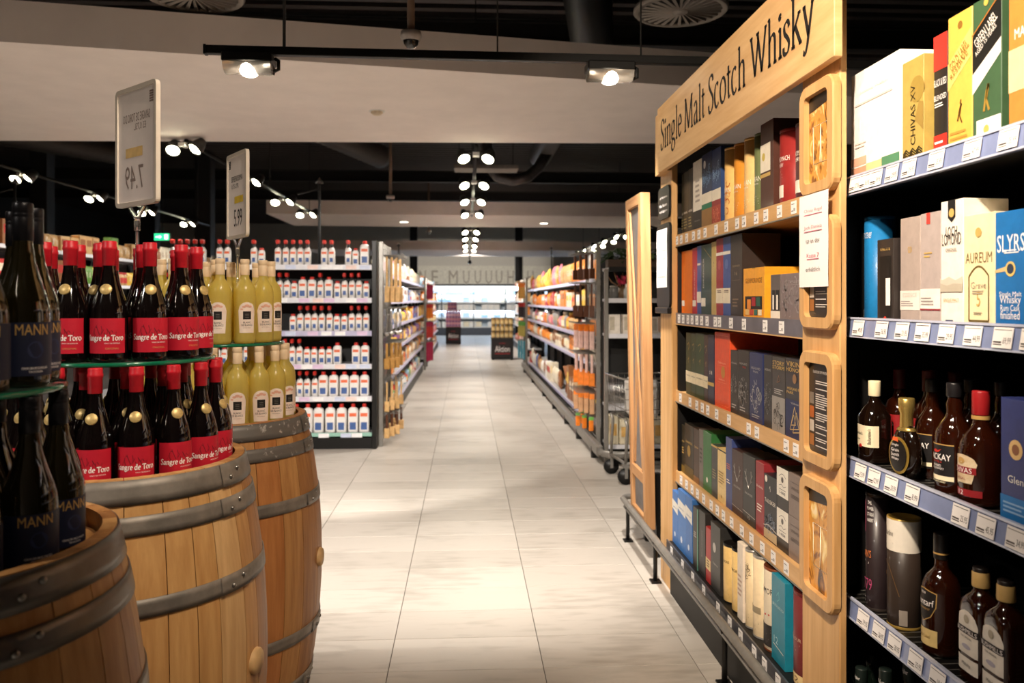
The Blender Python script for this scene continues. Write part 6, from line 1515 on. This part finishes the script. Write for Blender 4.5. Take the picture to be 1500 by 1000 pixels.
# ---- generic goods for the aisle gondolas
COLS = {'orange': (236, 140, 50), 'yellow': (238, 196, 84), 'red': (196, 52, 48), 'cream': (234, 222, 196), 'white': (240, 236, 230), 'brown': (150, 96, 56), 'tan': (206, 164, 110), 'green': (110, 156, 72), 'blue': (70, 116, 178), 'pink': (222, 120, 140), 'purple': (120, 84, 150), 'magenta': (170, 36, 76), 'grey': (150, 148, 146), 'light blue': (150, 190, 214), 'dark': (52, 46, 46)}
_G = {}
def goods(kind, cn, sz):
    key = (kind, cn, sz)
    if key in _G: return _G[key], False
    c = COLS[cn]; w, d, h = sz; m = mat(c, .4, var=.06, scale=14, coat=.1); acc = mat(COLS[random.choice(['white', 'cream', 'yellow', 'red', 'brown'])], .5, var=.03)
    if kind == 'bag':
        t = empty('snack_bag'); mb = MB(); nx, nz = 6, 8; vs = []
        for sgn in (-1, 1):
            for j in range(nz+1):
                for i in range(nx+1):
                    u, v = i/nx*2-1, j/nz*2-1; b_ = (1-abs(u)**3)*(1-abs(v)**4)
                    vs.append((u*w/2*(1-.06*(1-abs(v))), d/2+sgn*d/2*b_, (v+1)/2*h))
        n1 = (nx+1)*(nz+1)
        for s in (0, 1):
            mb.add([], [])
        fs = []
        for s in (0, 1):
            for j in range(nz):
                for i in range(nx):
                    a = s*n1+j*(nx+1)+i; q = (a, a+1, a+nx+2, a+nx+1); fs.append(q if s == 0 else q[::-1])
        mb.add(vs, fs, True); mb.build('bag', m, t)
        mb = MB(); mb.add([(x*w*.34, d/2-d/2*(1-abs(x*.68)**3)*(1-abs((z*h)/h*2-1)**4)-.001, z*h) for z in (.38, .52, .68) for x in (-1, 0, 1)], [(0, 1, 4, 3), (1, 2, 5, 4), (3, 4, 7, 6), (4, 5, 8, 7)], True)
        mb.build('label', acc, t)
    elif kind in ('carton', 'milk'):
        t = empty('carton' if kind == 'carton' else 'milk_carton'); MB().box(-w/2, w/2, 0, d, 0, h, .002).build('box', m, t)
        poly_print([(-w*.4, h*.45), (w*.4, h*.45), (w*.4, h*.8), (-w*.4, h*.8)], acc, t, name='label')
    elif kind == 'jar':
        t = empty('jar'); r = w/2
        MB().lathe([(r*.9, 0), (r, .004), (r, h*.72), (r*.8, h*.84), (r*.8, h*.86)], 16, c=(0, r, 0)).build('body', m, t)
        MB().lathe([(r*.86, h*.85), (r*.88, h*.86), (r*.88, h*.99), (0, h)], 16, c=(0, r, 0)).build('lid', acc, t)
        wrap_patch(-r*.9, r*.9, h*.2, h*.6, acc, t, r, cy=r, n=6)
    elif kind == 'bottle':
        t = empty('bottle'); r = w/2
        MB().lathe([(r*.9, 0), (r, .004), (r, h*.58), (r*.6, h*.74), (r*.35, h*.82), (r*.35, h*.86)], 16, c=(0, r, 0)).build('body', m, t)
        MB().lathe([(r*.42, h*.85), (r*.42, h*.99), (0, h)], 12, c=(0, r, 0)).build('cap', acc, t)
        wrap_patch(-r*.9, r*.9, h*.15, h*.5, acc, t, r, cy=r, n=6)
    elif kind == 'bundle':
        t = empty('straw_bundle'); rnd = random.Random(3)
        mb = MB()
        for k in range(26):
            a = rnd.uniform(0, 6.28); q = rnd.uniform(0, 1)**.5; x, y = q*w*.30*math.cos(a), d/2+q*d*.3*math.sin(a)
            mb.tube([(x*.9, d/2+(y-d/2)*.9, .003), (x*.6, d/2+(y-d/2)*.6, h*.5), (x*1.5, d/2+(y-d/2)*1.5, h)], .006, 4)
        o = mb.build('straws', m, t); o['kind'] = 'stuff'
        MB().lathe([(w*.24, -.02), (w*.25, 0), (w*.24, .02)], 14, c=(0, d/2, h*.5)).build('binding', acc, t)
    T = tree(t); _G[key] = T
    return T, True
KN = {'bag': 'snack bag', 'carton': 'carton', 'jar': 'jar', 'bottle': 'bottle', 'bundle': 'straw bundle'}
def fill(loc, rz, x0, x1, z, kinds, colors, hmax, where, seed, gap=(.004, .03), y=.03, wr=(.10, .17)):
    """stand goods along a gondola shelf (gondola local x from x0 to x1)"""
    rnd = random.Random(seed); x = x0; c, s = math.cos(rz), math.sin(rz)
    while True:
        k = rnd.choice(kinds); cn = rnd.choice(colors)
        w = round(rnd.choice((wr[0], (wr[0]+wr[1])/2, wr[1])), 3); h = round(hmax*rnd.choice((.7, .85, 1.0)), 3)
        if k in ('jar', 'bottle'): w = round(w*.72, 3)
        d = {'bag': .08, 'carton': .10}.get(k, w)
        n = rnd.choice((1, 2, 2, 3))
        if x+w > x1: return
        T, new = goods(k, cn, (w, d, h))
        for q in range(n):
            if x+w > x1: return
            lx, ly = x+w/2, y+rnd.uniform(0, .02)
            p = (loc[0]+lx*c-ly*s, loc[1]+lx*s+ly*c, z+.0008)
            lab = '%s %s on %s' % (cn, KN[k], where); grp = '%s %ss, %s' % (cn, KN[k], where)
            if new:
                o = T[0]; o.location = p; o.rotation_euler = (0, 0, rz); tag(o, lab, KN[k], grp); new = False
            else: dup(T, p, rz+rnd.uniform(-.015, .015), lab, grp)['category'] = KN[k]
            x += w+.006
        x += rnd.uniform(*gap)
# left aisle gondola, facing +x : local -y -> +x, so rz = +90 deg, local x runs along +y
LZ = [1.72, 1.42, 1.12, .83, .52, .17]; RZ_ = [1.64, 1.34, 1.05, .78, .17]
LL = (-.875, 8.86, 0)
gondola('long shelving along the tiled aisle behind the hanging wooden utensils', LL, PI/2, 7.6, LZ, .48, [RLIL], top=1.8)
bright = [['white', 'light blue', 'cream', 'green', 'pink'], ['white', 'light blue', 'blue', 'cream'], ['blue', 'white', 'purple', 'orange', 'yellow'], ['orange', 'yellow', 'tan', 'purple'], ['tan', 'cream', 'orange', 'grey'], ['white', 'green', 'red', 'light blue', 'cream']]
for k, z in enumerate(LZ):
    fill(LL, PI/2, .05, 7.5, z, [['bag', 'bottle'], ['bottle', 'carton'], ['carton', 'bag'], ['bag', 'jar'], ['bag', 'carton'], ['bag', 'bottle']][k], bright[k], .20 if k else .26, 'the %s shelf of the left aisle shelving' % ORD[k], 50+k, wr=(.13, .22))
LL2 = (-.875, 17.7, 0)
gondola('shelving along the tiled aisle beyond the magenta hanging strip', LL2, PI/2, 7.5, LZ, .48, [RLIL], top=1.8)
for k, z in enumerate(LZ):
    fill(LL2, PI/2, .05, 7.4, z, ['carton', 'jar'], [['white', 'light blue'], ['yellow', 'orange'], ['orange', 'tan'], ['yellow', 'cream'], ['tan', 'pink'], ['grey', 'tan']][k], .24, 'the %s shelf beyond the magenta strip' % ORD[k], 80+k, wr=(.30, .42))
# right aisle gondola, facing -x : local -y -> -x, rz = -90 deg, local x runs along -y
RL = (1.27, 16.7, 0)
rg = gondola('long shelving of orange snacks along the tiled aisle', RL, -PI/2, 8.6, RZ_, .48, [RLIL], top=1.72)
rc = [['orange', 'tan', 'yellow', 'pink'], ['yellow', 'orange', 'red', 'cream', 'orange'], ['orange', 'grey', 'white', 'tan', 'pink'], ['orange', 'cream', 'white', 'brown'], ['white', 'blue', 'tan', 'brown', 'red', 'cream']]
for k, z in enumerate(RZ_):
    fill(RL, -PI/2, .05, 8.4 if k < 4 else 5.4, z, [['bag'], ['bag', 'carton', 'bag'], ['bag', 'bottle'], ['bag', 'bag', 'carton'], ['bag', 'carton']][k], rc[k], (.30, .22, .22, .20, .30)[k], 'the %s shelf of the orange snack shelving' % ['top', 'second', 'third', 'fourth', 'bottom'][k], 20+k, wr=(.14, .22))
fill(RL, -PI/2, 5.6, 8.4, RZ_[4], ['bundle', 'carton'], ['tan', 'brown'], .42, 'the bottom shelf near the trolley', 31, wr=(.18, .26))
RB = empty('bumper_rail', (1.165, 0, 0))
MB().box(-.03, .03, 7.0, 16.6, .06, .16, .012).build('rail', GREYM, RB)
for y in (7.3, 8.3, 9.3, 10.6, 12, 14, 16): MB().tube([(0, y, .10), (0, y, 0)], .035, 10).build('foot', BLACKM, RB)
MB().tube([(0, 7.0, .11), (.012, 6.90, .11), (.06, 6.84, .11), (.16, 6.82, .11), (.9, 6.82, .11)], .030, 10).build('corner_bend', GREYM, RB)
tag(RB, 'grey bumper rail along the foot of the orange snack shelving', 'rail')
RL2 = (1.50, 28.0, 0)
gondola('far cream-coloured shelving behind the sale crate of jars', RL2, -PI/2, 7.6, [1.75, 1.4, 1.05, .7, .2], .48, [RW], top=1.85)
for k, z in enumerate([1.75, 1.4, 1.05, .7, .2]):
    fill(RL2, -PI/2, 2.5, 7.4, z, ['carton', 'jar'], ['cream', 'tan', 'white', 'orange'], .26, 'the %s far cream shelf' % ['top', 'second', 'third', 'fourth', 'bottom'][k], 120+k, wr=(.25, .35))

# ---- hook panels with hanging utensils
def utensil(kind, L_, mh, mt):
    t = empty('hanging_'+kind)
    MB().tube([(0, 0, 0), (0, 0, -.012)], .004, 6).build('loop', GREYM, t)
    if kind == 'spatula':
        MB().box(-.008, .008, -.004, .004, -L_*.66, -.01, .002).build('handle', mh, t); MB().box(-.024, .024, -.003, .003, -L_, -L_*.66, .003).build('blade', mt, t)
    elif kind == 'ladle':
        MB().tube([(0, 0, -.01), (0, .004, -L_*.5), (0, 0, -L_*.75)], .005, 6).build('handle', mh, t)
        MB().lathe([(0, -.028), (.022, -.022), (.034, -.006), (.036, .006), (.031, .004), (.018, -.014), (0, -.02)], 14, c=(0, -.02, -L_*.82)).build('bowl', mt, t)
    elif kind == 'brush':
        MB().box(-.012, .012, -.007, .007, -L_*.6, -.01, .004).build('handle', mh, t); MB().box(-.026, .026, -.014, .014, -L_, -L_*.6, .004).build('bristles', mt, t)
    elif kind == 'pack':
        MB().box(-.024, .024, -.002, .002, -L_*.30, -.01, .0015).build('header_card', mh, t); MB().box(-.022, .022, -.010, .010, -L_, -L_*.30, .005).build('pouch', mt, t)
    return t
def hook_panel(label, x, y0, y1, z1, side, rows, seed):
    """side = +1: hooks point to +x"""
    t = empty('hook_panel', (x, y0, 0)); D = y1-y0
    for k in range(8): MB().tube([(0, D*k/7, .1), (0, D*k/7, z1)], .005, 6).build('wire', GREYM, t)
    for k in range(9): MB().tube([(0, 0, .15+(z1-.2)*k/8), (0, D, .15+(z1-.2)*k/8)], .005, 6).build('wire', GREYM, t)
    MB().box(-.02, .02, -.03, .0, 0, z1, .003).build('post', GREYM, t); MB().box(-.02, .02, D, D+.03, 0, z1, .003).build('post', GREYM, t)
    tag(t, label, 'hook panel')
    rnd = random.Random(seed)
    for zt, kind, L_, mh, mt, n, lab in rows:
        u = utensil(kind, L_, mh, mt); tag(u, lab, kind, lab.split(' on ')[0]+'s'); T = tree(u); first = True
        hk = MB()
        for k in range(n):
            f = (k+.5)/n
            xx = x+side*(.05+.11*((k*0.37) % 1)); yy = y0+D*f
            hk.tube([(side*.004, D*f, zt+.012), (side*.19, D*f, zt+.012), (side*.20, D*f, zt+.03)], .0035, 5)
            p = (xx, yy, zt+.008); rz = rnd.uniform(-.35, .35)
            if first: u.location = p; u.rotation_euler = (0, 0, rz); first = False
            else: dup(T, p, rz)
        hk.build('hooks', GREYM, t)['kind'] = 'stuff'
WDL = mat((226, 182, 122), .5, var=.06); STL = mat((190, 188, 184), .25, .9); BRZ = mat((190, 140, 70), .5); DKB = mat((96, 56, 34), .5, var=.06); ORG = mat((236, 130, 40), .45); PNK = mat((226, 190, 180), .5); GRN = mat((110, 180, 80), .5)
hook_panel('wire hook panel with wooden utensils beside the cleaner shelving', -.832, 7.98, 8.80, 2.0, 1, [
 (1.86, 'spatula', .46, WDL, WDL, 8, 'long wooden spatula on the hook panel'), (1.34, 'ladle', .30, STL, STL, 8, 'steel ladle on the hook panel'),
 (1.00, 'brush', .26, BRZ, BRZ, 8, 'honey-coloured brush on the hook panel'), (.62, 'spatula', .30, WDL, WDL, 7, 'short wooden spatula on the hook panel'), (.30, 'brush', .24, DKB, WDL, 7, 'brown-handled brush on the hook panel')], 1)
hook_panel('wire hook panel with orange packs beside the orange snack shelving', 1.215, 7.42, 8.05, 1.95, -1, [
 (1.86, 'brush', .24, DKB, DKB, 7, 'dark brown brush on the right hook panel'), (1.58, 'spatula', .32, DKB, DKB, 7, 'dark brown spatula on the right hook panel'),
 (1.20, 'pack', .24, ORG, PNK, 8, 'orange-headed pack on the right hook panel'), (.92, 'brush', .30, PNK, ORG, 8, 'pink-handled orange brush on the right hook panel'), (.56, 'pack', .20, ORG, mat((196, 150, 110), .5), 8, 'tan pouch with orange card on the right hook panel'), (.34, 'pack', .14, GRN, ORG, 4, 'small green-headed pack on the right hook panel')], 2)
MG = mat((176, 40, 78), .5); RD = mat((200, 56, 50), .5); TQ = mat((90, 170, 190), .5)
hook_panel('wire hook panel with magenta packs far down the aisle', -.85, 16.7, 17.5, 1.9, 1, [
 (1.75, 'pack', .30, MG, MG, 5, 'magenta pack on the upper row of the far left hook panel'), (1.35, 'pack', .30, RD, ORG, 5, 'red and orange pack on the far left hook panel'), (.98, 'pack', .34, MG, RD, 5, 'magenta and red pack on the far left hook panel'), (.56, 'pack', .40, MG, MG, 5, 'long magenta pack on the far left hook panel')], 3)
hook_panel('wire hook panel with colourful packs beyond the orange snacks', 1.26, 16.85, 17.6, 1.9, -1, [
 (1.80, 'pack', .34, ORG, mat((226, 170, 80), .5), 5, 'orange pack on the far right hook panel'), (1.38, 'pack', .32, RD, mat((60, 50, 54), .5), 5, 'red and dark pack on the far right hook panel'), (.98, 'pack', .32, GRN, mat((200, 180, 90), .5), 5, 'green and yellow pack on the far right hook panel'), (.58, 'pack', .40, TQ, TQ, 4, 'turquoise pack on the far right hook panel')], 4)

# ---- end shelving of the right gondola, facing the viewer
EL = (1.240, 7.0, 0)
eg = gondola('black end shelving with white goods behind the trolley', EL, 0, 1.0, [1.715, 1.44, 1.13, .50, .16], .40, [BLACKM, RW, RW, RW, RW], top=1.72)
MB().box(-.035, .0, .0, .05, .02, 1.70, .004).build('end_post', GREYM, eg)
def simple(kind, x, y, z, name, label, cat, grp=None):
    pass
gj = empty('glass_jar', (1.30, 7.08, 1.4408)); MB().lathe([(.035, 0), (.04, .004), (.04, .09), (.034, .10), (.03, .10), (.034, .09), (.035, .006)], 18).build('body', mat((150, 150, 148), .1, trans=.5), gj); MB().lathe([(.032, .10), (.036, .102), (.036, .115), (0, .118)], 18).build('lid', GREYM, gj)
tag(gj, 'small grey glass jar on the end shelving', 'jar')
wj = empty('white_jar', (1.44, 7.08, 1.4408)); MB().lathe([(.045, 0), (.05, .004), (.05, .085), (.035, .10), (.03, .105)], 18).build('body', mat((200, 204, 200), .3), wj); MB().lathe([(.036, .10), (.038, .105), (.038, .13), (0, .134)], 18).build('lid', WHITE, wj)
tag(wj, 'white lidded jar beside the grey glass jar', 'jar')
for k in range(4):
    t = empty('candle_box', (1.30+.125*k, 7.04, 1.1308)); hh = (.17, .17, .10, .15)[k]
    MB().box(-.05, .05, 0, .10, 0, hh, .002).build('box', mat((238, 230, 218), .5), t); poly_print([(-.04, hh*.2), (.0, hh*.2), (.0, hh*.9), (-.04, hh*.9)], mat((200, 190, 170), .5), t, name='label')
    tag(t, 'white candle box on the second end shelf', 'box', 'candle boxes on the second end shelf')
for k in range(6):
    t = empty('flour_pack', (1.29+.10*k, 7.04, .1608)); hh = (.26, .22, .24, .20, .24, .22)[k]
    MB().box(-.044, .044, 0, .08, 0, hh, .006).build('pack', mat((232, 220, 190), .6), t); poly_print([(-.03, hh*.3), (.03, hh*.3), (.03, hh*.7), (-.03, hh*.7)], mat((240, 190, 110), .5), t, front=-.0, name='label')
    tag(t, 'cream paper pack on the bottom end shelf', 'pack', 'cream packs on the bottom end shelf')
# leafy garland and flower
pg = empty('leaf_garland', (1.55, 7.06, 1.74)); rnd = random.Random(9)
MB().box(-.30, .33, .02, .16, -.024, .05, .004).build('trough', mat((70, 52, 40), .6), pg)
LEAF = [mat((60, 86, 40), .5, var=.1), mat((44, 66, 34), .5, var=.1)]
lm = []
for m in LEAF:
    mb = MB(); mb.add([(0, 0, 0), (.022, .03, .008), (0, .075, 0), (-.022, .03, .008), (0, .03, -.003)], [(0, 1, 4), (1, 2, 4), (2, 3, 4), (3, 0, 4)], True); lm.append(mb.mesh('leaf', m))
for k in range(110):
    o = ob('leaf', rnd.choice(lm), pg, (rnd.uniform(-.30, .33), rnd.uniform(-.02, .16), rnd.uniform(.055, .12)))
    o.rotation_euler = (rnd.uniform(-.7, .9), rnd.uniform(-.6, .6), rnd.uniform(0, 6.28)); sc = rnd.uniform(.8, 1.5); o.scale = (sc, sc, sc)
tag(pg, 'dense green leaf garland on top of the end shelving', 'plant')
fp = empty('flower_arrangement', (1.40, 7.20, 1.4408))
MB().lathe([(.03, 0), (.045, .01), (.05, .05), (.042, .10), (.036, .10)], 16).build('vase', mat((120, 96, 70), .5), fp)
for k in range(5): MB().tube([(0, 0, .09), ((k-2)*.05, -.02, .15), ((k-2)*.08, -.04+.01*k, .235)], .005, 5).build('twig', mat((140, 104, 70), .6), fp)
pet = MB(); pet.add([(0, 0, 0), (.02, .012, .004), (.0, .045, .0), (-.02, .012, .004)], [(0, 1, 2, 3)], True); pm_ = pet.mesh('petal', mat((196, 50, 84), .5))
for k in range(24):
    o = ob('petal', pm_, fp, (.0+rnd.uniform(-.05, .05), -.03+rnd.uniform(-.02, .02), .165+rnd.uniform(-.03, .025))); o.rotation_euler = (rnd.uniform(-1, 1.6), rnd.uniform(-1, 1), rnd.uniform(0, 6.28))
tag(fp, 'pink flower arrangement with brown twigs on the end shelving', 'flowers')

# ---- trolley with goods
tr = empty('shopping_trolley', (1.47, 6.44, 0), R(6))
x0, x1, y0_, y1_ = -.29, .29, -.26, .24
wire = MB(); bz0, bz1 = .50, .82
for k in range(12):
    x = x0+(x1-x0)*k/11
    for y in (y0_, y1_): wire.tube([(x*.9, y*.9, bz0), (x, y, bz1)], .0028, 5)
    wire.tube([(x*.9, y0_*.9, bz0), (x*.9, y1_*.9, bz0)], .0028, 5)
for k in range(11):
    y = y0_+(y1_-y0_)*k/10
    for x in (x0, x1): wire.tube([(x*.9, y*.9, bz0), (x, y, bz1)], .0028, 5)
for k in range(5):
    f = k/4; z = bz0+(bz1-bz0)*f; q = .9+.1*f
    wire.tube([(x0*q, y0_*q, z), (x1*q, y0_*q, z), (x1*q, y1_*q, z), (x0*q, y1_*q, z)], .004 if k < 4 else .008, 6, closed=True)
wire.build('wire_basket', CHROME, tr)['kind'] = 'stuff'
fm = MB()
for s in (y0_*.8, y1_*.8):
    fm.tube([(x0*.9, s, .15), (x0*.85, s, .45), (x0*.9, s, bz0)], .013, 8); fm.tube([(x1*.9, s, .15), (x1*.85, s, .45), (x1*.9, s, bz0)], .013, 8); fm.tube([(x0*.9, s, .16), (x1*.9, s, .16)], .013, 8)
fm.tube([(x0*.9, y0_*.8, .16), (x0*.9, y1_*.8, .16)], .013, 8); fm.tube([(x1*.9, y0_*.8, .16), (x1*.9, y1_*.8, .16)], .013, 8)
fm.build('frame', GREYM, tr)
MB().tube([(x1*.98, y0_, .82), (x1*1.12, y0_, .98), (x1*1.12, y1_, .98), (x1*.98, y1_, .82)], .013, 8).build('handle', BLACKM, tr)
for x in (x0*.9, x1*.9):
    for y in (y0_*.8, y1_*.8):
        w = MB(); w.tube([(x, y-.016, .062), (x, y+.016, .062)], .062, 18); wo = w.build('wheel', BLACKM, tr)
        f_ = MB(); f_.box(x-.012, x+.012, y-.024, y-.018, .05, .15); f_.box(x-.012, x+.012, y+.018, y+.024, .05, .15); f_.box(x-.02, x+.02, y-.025, y+.025, .13, .16); f_.build('caster_fork', GREYM, wo)
tag(tr, 'wire shopping trolley before the black end shelving', 'trolley')
tb_ = empty('white_parcel', (1.40, 6.40, .506)); mb = MB(); mb.box(-.12, .12, -.12, .12, 0, .30, .03); mb.build('parcel', mat((232, 228, 222), .6, bump=.3), tb_); poly_print([(-.09, .08), (.06, .08), (.06, .2), (-.09, .2)], mat((160, 60, 56), .5), tb_, front=-.12, name='label')
tag(tb_, 'white soft parcel lying in the wire trolley', 'parcel')
tc_ = empty('black_bag', (1.62, 6.40, .506)); mb = MB(); mb.box(-.07, .09, -.14, .12, 0, .26, .04); mb.build('bag', mat((50, 48, 48), .5, bump=.3), tc_); MB().tube([(-.03, -.10, .24), (-.02, -.10, .32), (.04, -.10, .32), (.05, -.10, .24)], .006, 6).build('strap', BLACKM, tc_)
tag(tc_, 'dark bag lying in the wire trolley', 'bag')

# ---- black sale crates with lettering and stacked goods
def crate(px0, px1, Y, h, label, stackf):
    xa, xb = atY(px0, 440, Y).x, atY(px1, 440, Y).x; w = xb-xa
    t = empty('sale_crate', ((xa+xb)/2, Y, 0))
    MB().box(-w/2, w/2, 0, w, 0.02, h, .006).build('box', mat((30, 26, 26), .5), t)
    MB().box(-w/2-.008, w/2+.008, -.008, w+.008, h-.03, h, .004).build('rim', mat((54, 46, 42), .5), t)
    for x in (-w/2+.04, w/2-.04):
        for y in (.04, w-.04): MB().box(x-.02, x+.02, y-.02, y+.02, 0, .02).build('foot', BLACKM, t)
    pn_ = poly_print([(-w*.36, h*.25), (w*.36, h*.25), (w*.36, h*.82), (-w*.36, h*.82)], mat((38, 30, 30), .5), t, front=-.0, name='sign_panel', yoff=-.001)
    lettering('Aktion', w*.68, h*.27, LABWHITE, pn_, 0, h*.50, front=-.0025)
    lettering('SUPER', w*.30, h*.06, mat((170, 40, 40), .5), pn_, 0, h*.75, front=-.0025)
    poly_print([(-w*.34, h*.27), (w*.34, h*.27), (w*.34, h*.30), (-w*.34, h*.30)], mat((170, 40, 40), .5), pn_, front=-.0025, name='red_line')
    tag(t, label, 'crate')
    stackf((xa+xb)/2, Y, w, h)
def jars(cx, Y, w, h):
    pr = None; r = w/5.3/2
    for lv in range(3):
        for j in range(3):
            for i in range(5):
                if j and lv < 2 and 0 < i < 4: continue
                p = (cx-w/2+r*1.06*(2*i+1), Y+r*1.1*(2*j+1), h+.0005+lv*.160)
                if pr is None:
                    t = empty('jar', p); MB().lathe([(r*.95, 0), (r, .004), (r, .115), (r*.85, .128)], 14).build('body', mat((176, 140, 84), .3), t); MB().lathe([(r*.88, .126), (r*.9, .13), (r*.9, .157), (0, .159)], 14).build('lid', mat((120, 96, 50), .35, .5), t); wrap_patch(-r*1.1, r*1.1, .02, .09, mat((222, 196, 140), .5), t, r, n=6)
                    tag(t, 'golden brown jar stacked on the black sale crate', 'jar', 'jars on the sale crate'); pr = tree(t)
                else: dup(pr, p)
crate(720, 752, 19.4, .53, 'black sale crate stacked with golden brown jars', jars)
def packs(cx, Y, w, h):
    pr = None; c = w/5
    for lv in range(6):
        for i in range(5 if lv < 4 else 3):
            p = (cx-w/2+c*(i+.5+(0 if lv < 4 else .6)), Y+.03, h+.0005+lv*.136)
            if pr is None:
                t = empty('pink_pack', p); MB().box(-c*.47, c*.47, 0, .12, 0, .134, .003).build('pack', mat((222, 150, 170), .5), t); poly_print([(-c*.4, .03), (c*.4, .03), (c*.4, .075), (-c*.4, .075)], mat((140, 90, 150), .5), t, name='label')
                tag(t, 'pink pack stacked on the far black sale crate', 'pack', 'pink packs on the far sale crate'); pr = tree(t)
            else: dup(pr, p)
crate(653, 675, 26.4, .56, 'far black sale crate stacked with pink packs', packs)

# ---- dairy cooler and wall lettering
dc = empty('dairy_cooler', (0, 33.2, 0))
CX0, CX1 = -3.6, 4.2
MB().box(CX0, CX1, .75, .85, 0, 2.05).build('back_panel', mat((200, 214, 224), .5), dc)
MB().box(CX0, CX1, 0, .85, 2.0, 2.1, .01).build('canopy', mat((60, 66, 70), .5), dc)
MB().box(CX0, CX1, -.05, .8, 0, .32, .01).build('plinth', mat((60, 66, 76), .5), dc)
for x in (CX0, CX1-.05): MB().box(x, x+.05, 0, .85, .32, 2.0).build('side_panel', mat((60, 66, 70), .5), dc)
for k, z in enumerate((.34, .72, 1.04, 1.36, 1.68)):
    s = MB().box(CX0+.05, CX1-.05, .12 if k else 0, .75, z-.03, z).build('shelf_board', mat((210, 220, 226), .4), dc)
    MB().box(CX0+.05, CX1-.05, .10 if k else -.02, .13 if k else .01, z-.05, z+.01).build('price_rail', WHITE, s)
for x in (-2.3, -1.0, .3, 1.6, 2.9): MB().box(x-.02, x+.02, -.02, .02, .32, 2.0).build('door_stile', mat((70, 78, 84), .4), dc)
MB().box(CX0+.1, CX1-.1, .06, .10, 1.93, 1.99).build('light_strip', emitter((214, 234, 255), 30.0), dc)
for z in (.98, 1.62): MB().box(CX0+.1, CX1-.1, .14, .17, z-.02, z-.0).build('light_strip', emitter((214, 234, 255), 22.0), dc)
tag(dc, 'brightly lit dairy cooler at the far end of the aisle', 'cooler')
rnd = random.Random(77); dprot = {}
for z in (.34, .72, 1.04, 1.36, 1.68):
    x = -2.4
    while x < 2.4:
        cn = rnd.choice(['white', 'light blue', 'cream', 'white'])
        T, new = goods('milk', cn, (.24, .10, .22))
        p = (x+.11, 33.2+.2, z+.001)
        lab = '%s carton in the dairy cooler' % cn; grp = '%s cartons in the dairy cooler' % cn
        if new: o = T[0]; o.location = p; tag(o, lab, 'carton', grp)
        else: o = dup(T, p, 0, lab, grp); o['category'] = 'carton'
        x += .255+rnd.choice((0, 0, .25))
wl = empty('wall_lettering', (0, YF-.02, 2.42))
MB().box(-4.6, 4.8, -.02, .02, -.45, .48).build('backing_board', mat((244, 238, 222), .6), wl)
for ch, px in (('N', 619), ('E', 637), ('M', 664), ('U', 683), ('U', 700), ('U', 716), ('U', 731), ('H', 748), ('H', 777)):
    p = atY(px, 440, YF-.05); vs, fs = text2d(ch); q = fit(vs, .38 if ch == 'M' else .27, .55)
    mb = MB(); n = len(q); mb.add([(p.x+a, -.045, b) for a, b in q], fs, False); mb.add([(p.x+a, -.022, b) for a, b in q], [f[::-1] for f in fs], False)
    mb.build('letter', mat((186, 176, 160), .6), wl)
tag(wl, 'large pale capital letters on the cream wall band above the dairy cooler', 'lettering')
wsp = empty('wall_spot', WALL_SPOT)
h = MB().lathe([(0, .12), (.06, .11), (.07, 0), (.06, 0), (.05, .06), (0, .07)], 16)
M_ = Matrix.Rotation(R(82), 4, 'X'); h.v = [tuple(M_ @ (Vector(v)-Vector((0, 0, .06)))) for v in h.v]; h.build('lamp_head', BLACKM, wsp)
MB().tube([(0, -.01, .05), (0, -.01, .30)], .02, 8).build('stem', BLACKM, wsp)
tag(wsp, 'black spot hanging under the third soffit before the wall lettering', 'spotlight')

# ---- left shop area: tall shelving with produce
FLc = (-4.55, 7.2, 0); FZ = [1.98, 1.62, 1.26, .90, .2]
gondola('tall shelving with produce behind the red-capped bottles', FLc, PI/2, 9.0, FZ, .5, [RW], top=2.0, back=mat((60, 54, 50), .6))
for k in (0, 1):
    fill(FLc, PI/2, .4, 8.8, FZ[k], ['bag', 'jar', 'carton'], [['brown', 'green', 'tan', 'cream', 'brown', 'tan'], ['tan', 'yellow', 'cream', 'red', 'green', 'brown']][k], .26, 'the %s produce shelf of the left area' % ORD[k], 200+k, wr=(.16, .26))
# ---- slim poles with spear tips and side arms
def pole(px, ytop, d, zb, label, arm=1):
    p = atD(px, ytop, d); t = empty('sign_pole', (p.x, p.y, zb)); h = p.z-zb
    MB().tube([(0, 0, 0), (0, 0, h-.05)], .014, 8).build('shaft', DARK, t)
    MB().lathe([(.014, -.05), (.045, -.045), (.0, .02)], 4, c=(0, 0, h)).build('tip', mat((90, 86, 84), .5), t)
    if arm: MB().tube([(0, 0, h-.10), (arm*.22, 0, h-.16)], .010, 6).build('arm', DARK, t)
    tag(t, label, 'pole')
pole(468, 262, 8.25, 1.80, 'slim dark pole with spear tip above the cleaner shelving', -1)
pole(22, 262, 8.75, 2.0, 'slim dark pole with spear tip above the produce shelving', -1)
pole(941, 312, 7.35, 1.95, 'slim dark pole with spear tip above the black end shelving', 1)
pole(584, 357, 15.8, 1.80, 'slim dark pole with spear tip above the left aisle shelving', 0)
pole(808, 361, 16.5, 1.72, 'slim dark pole with spear tip above the orange snack shelving', 0)
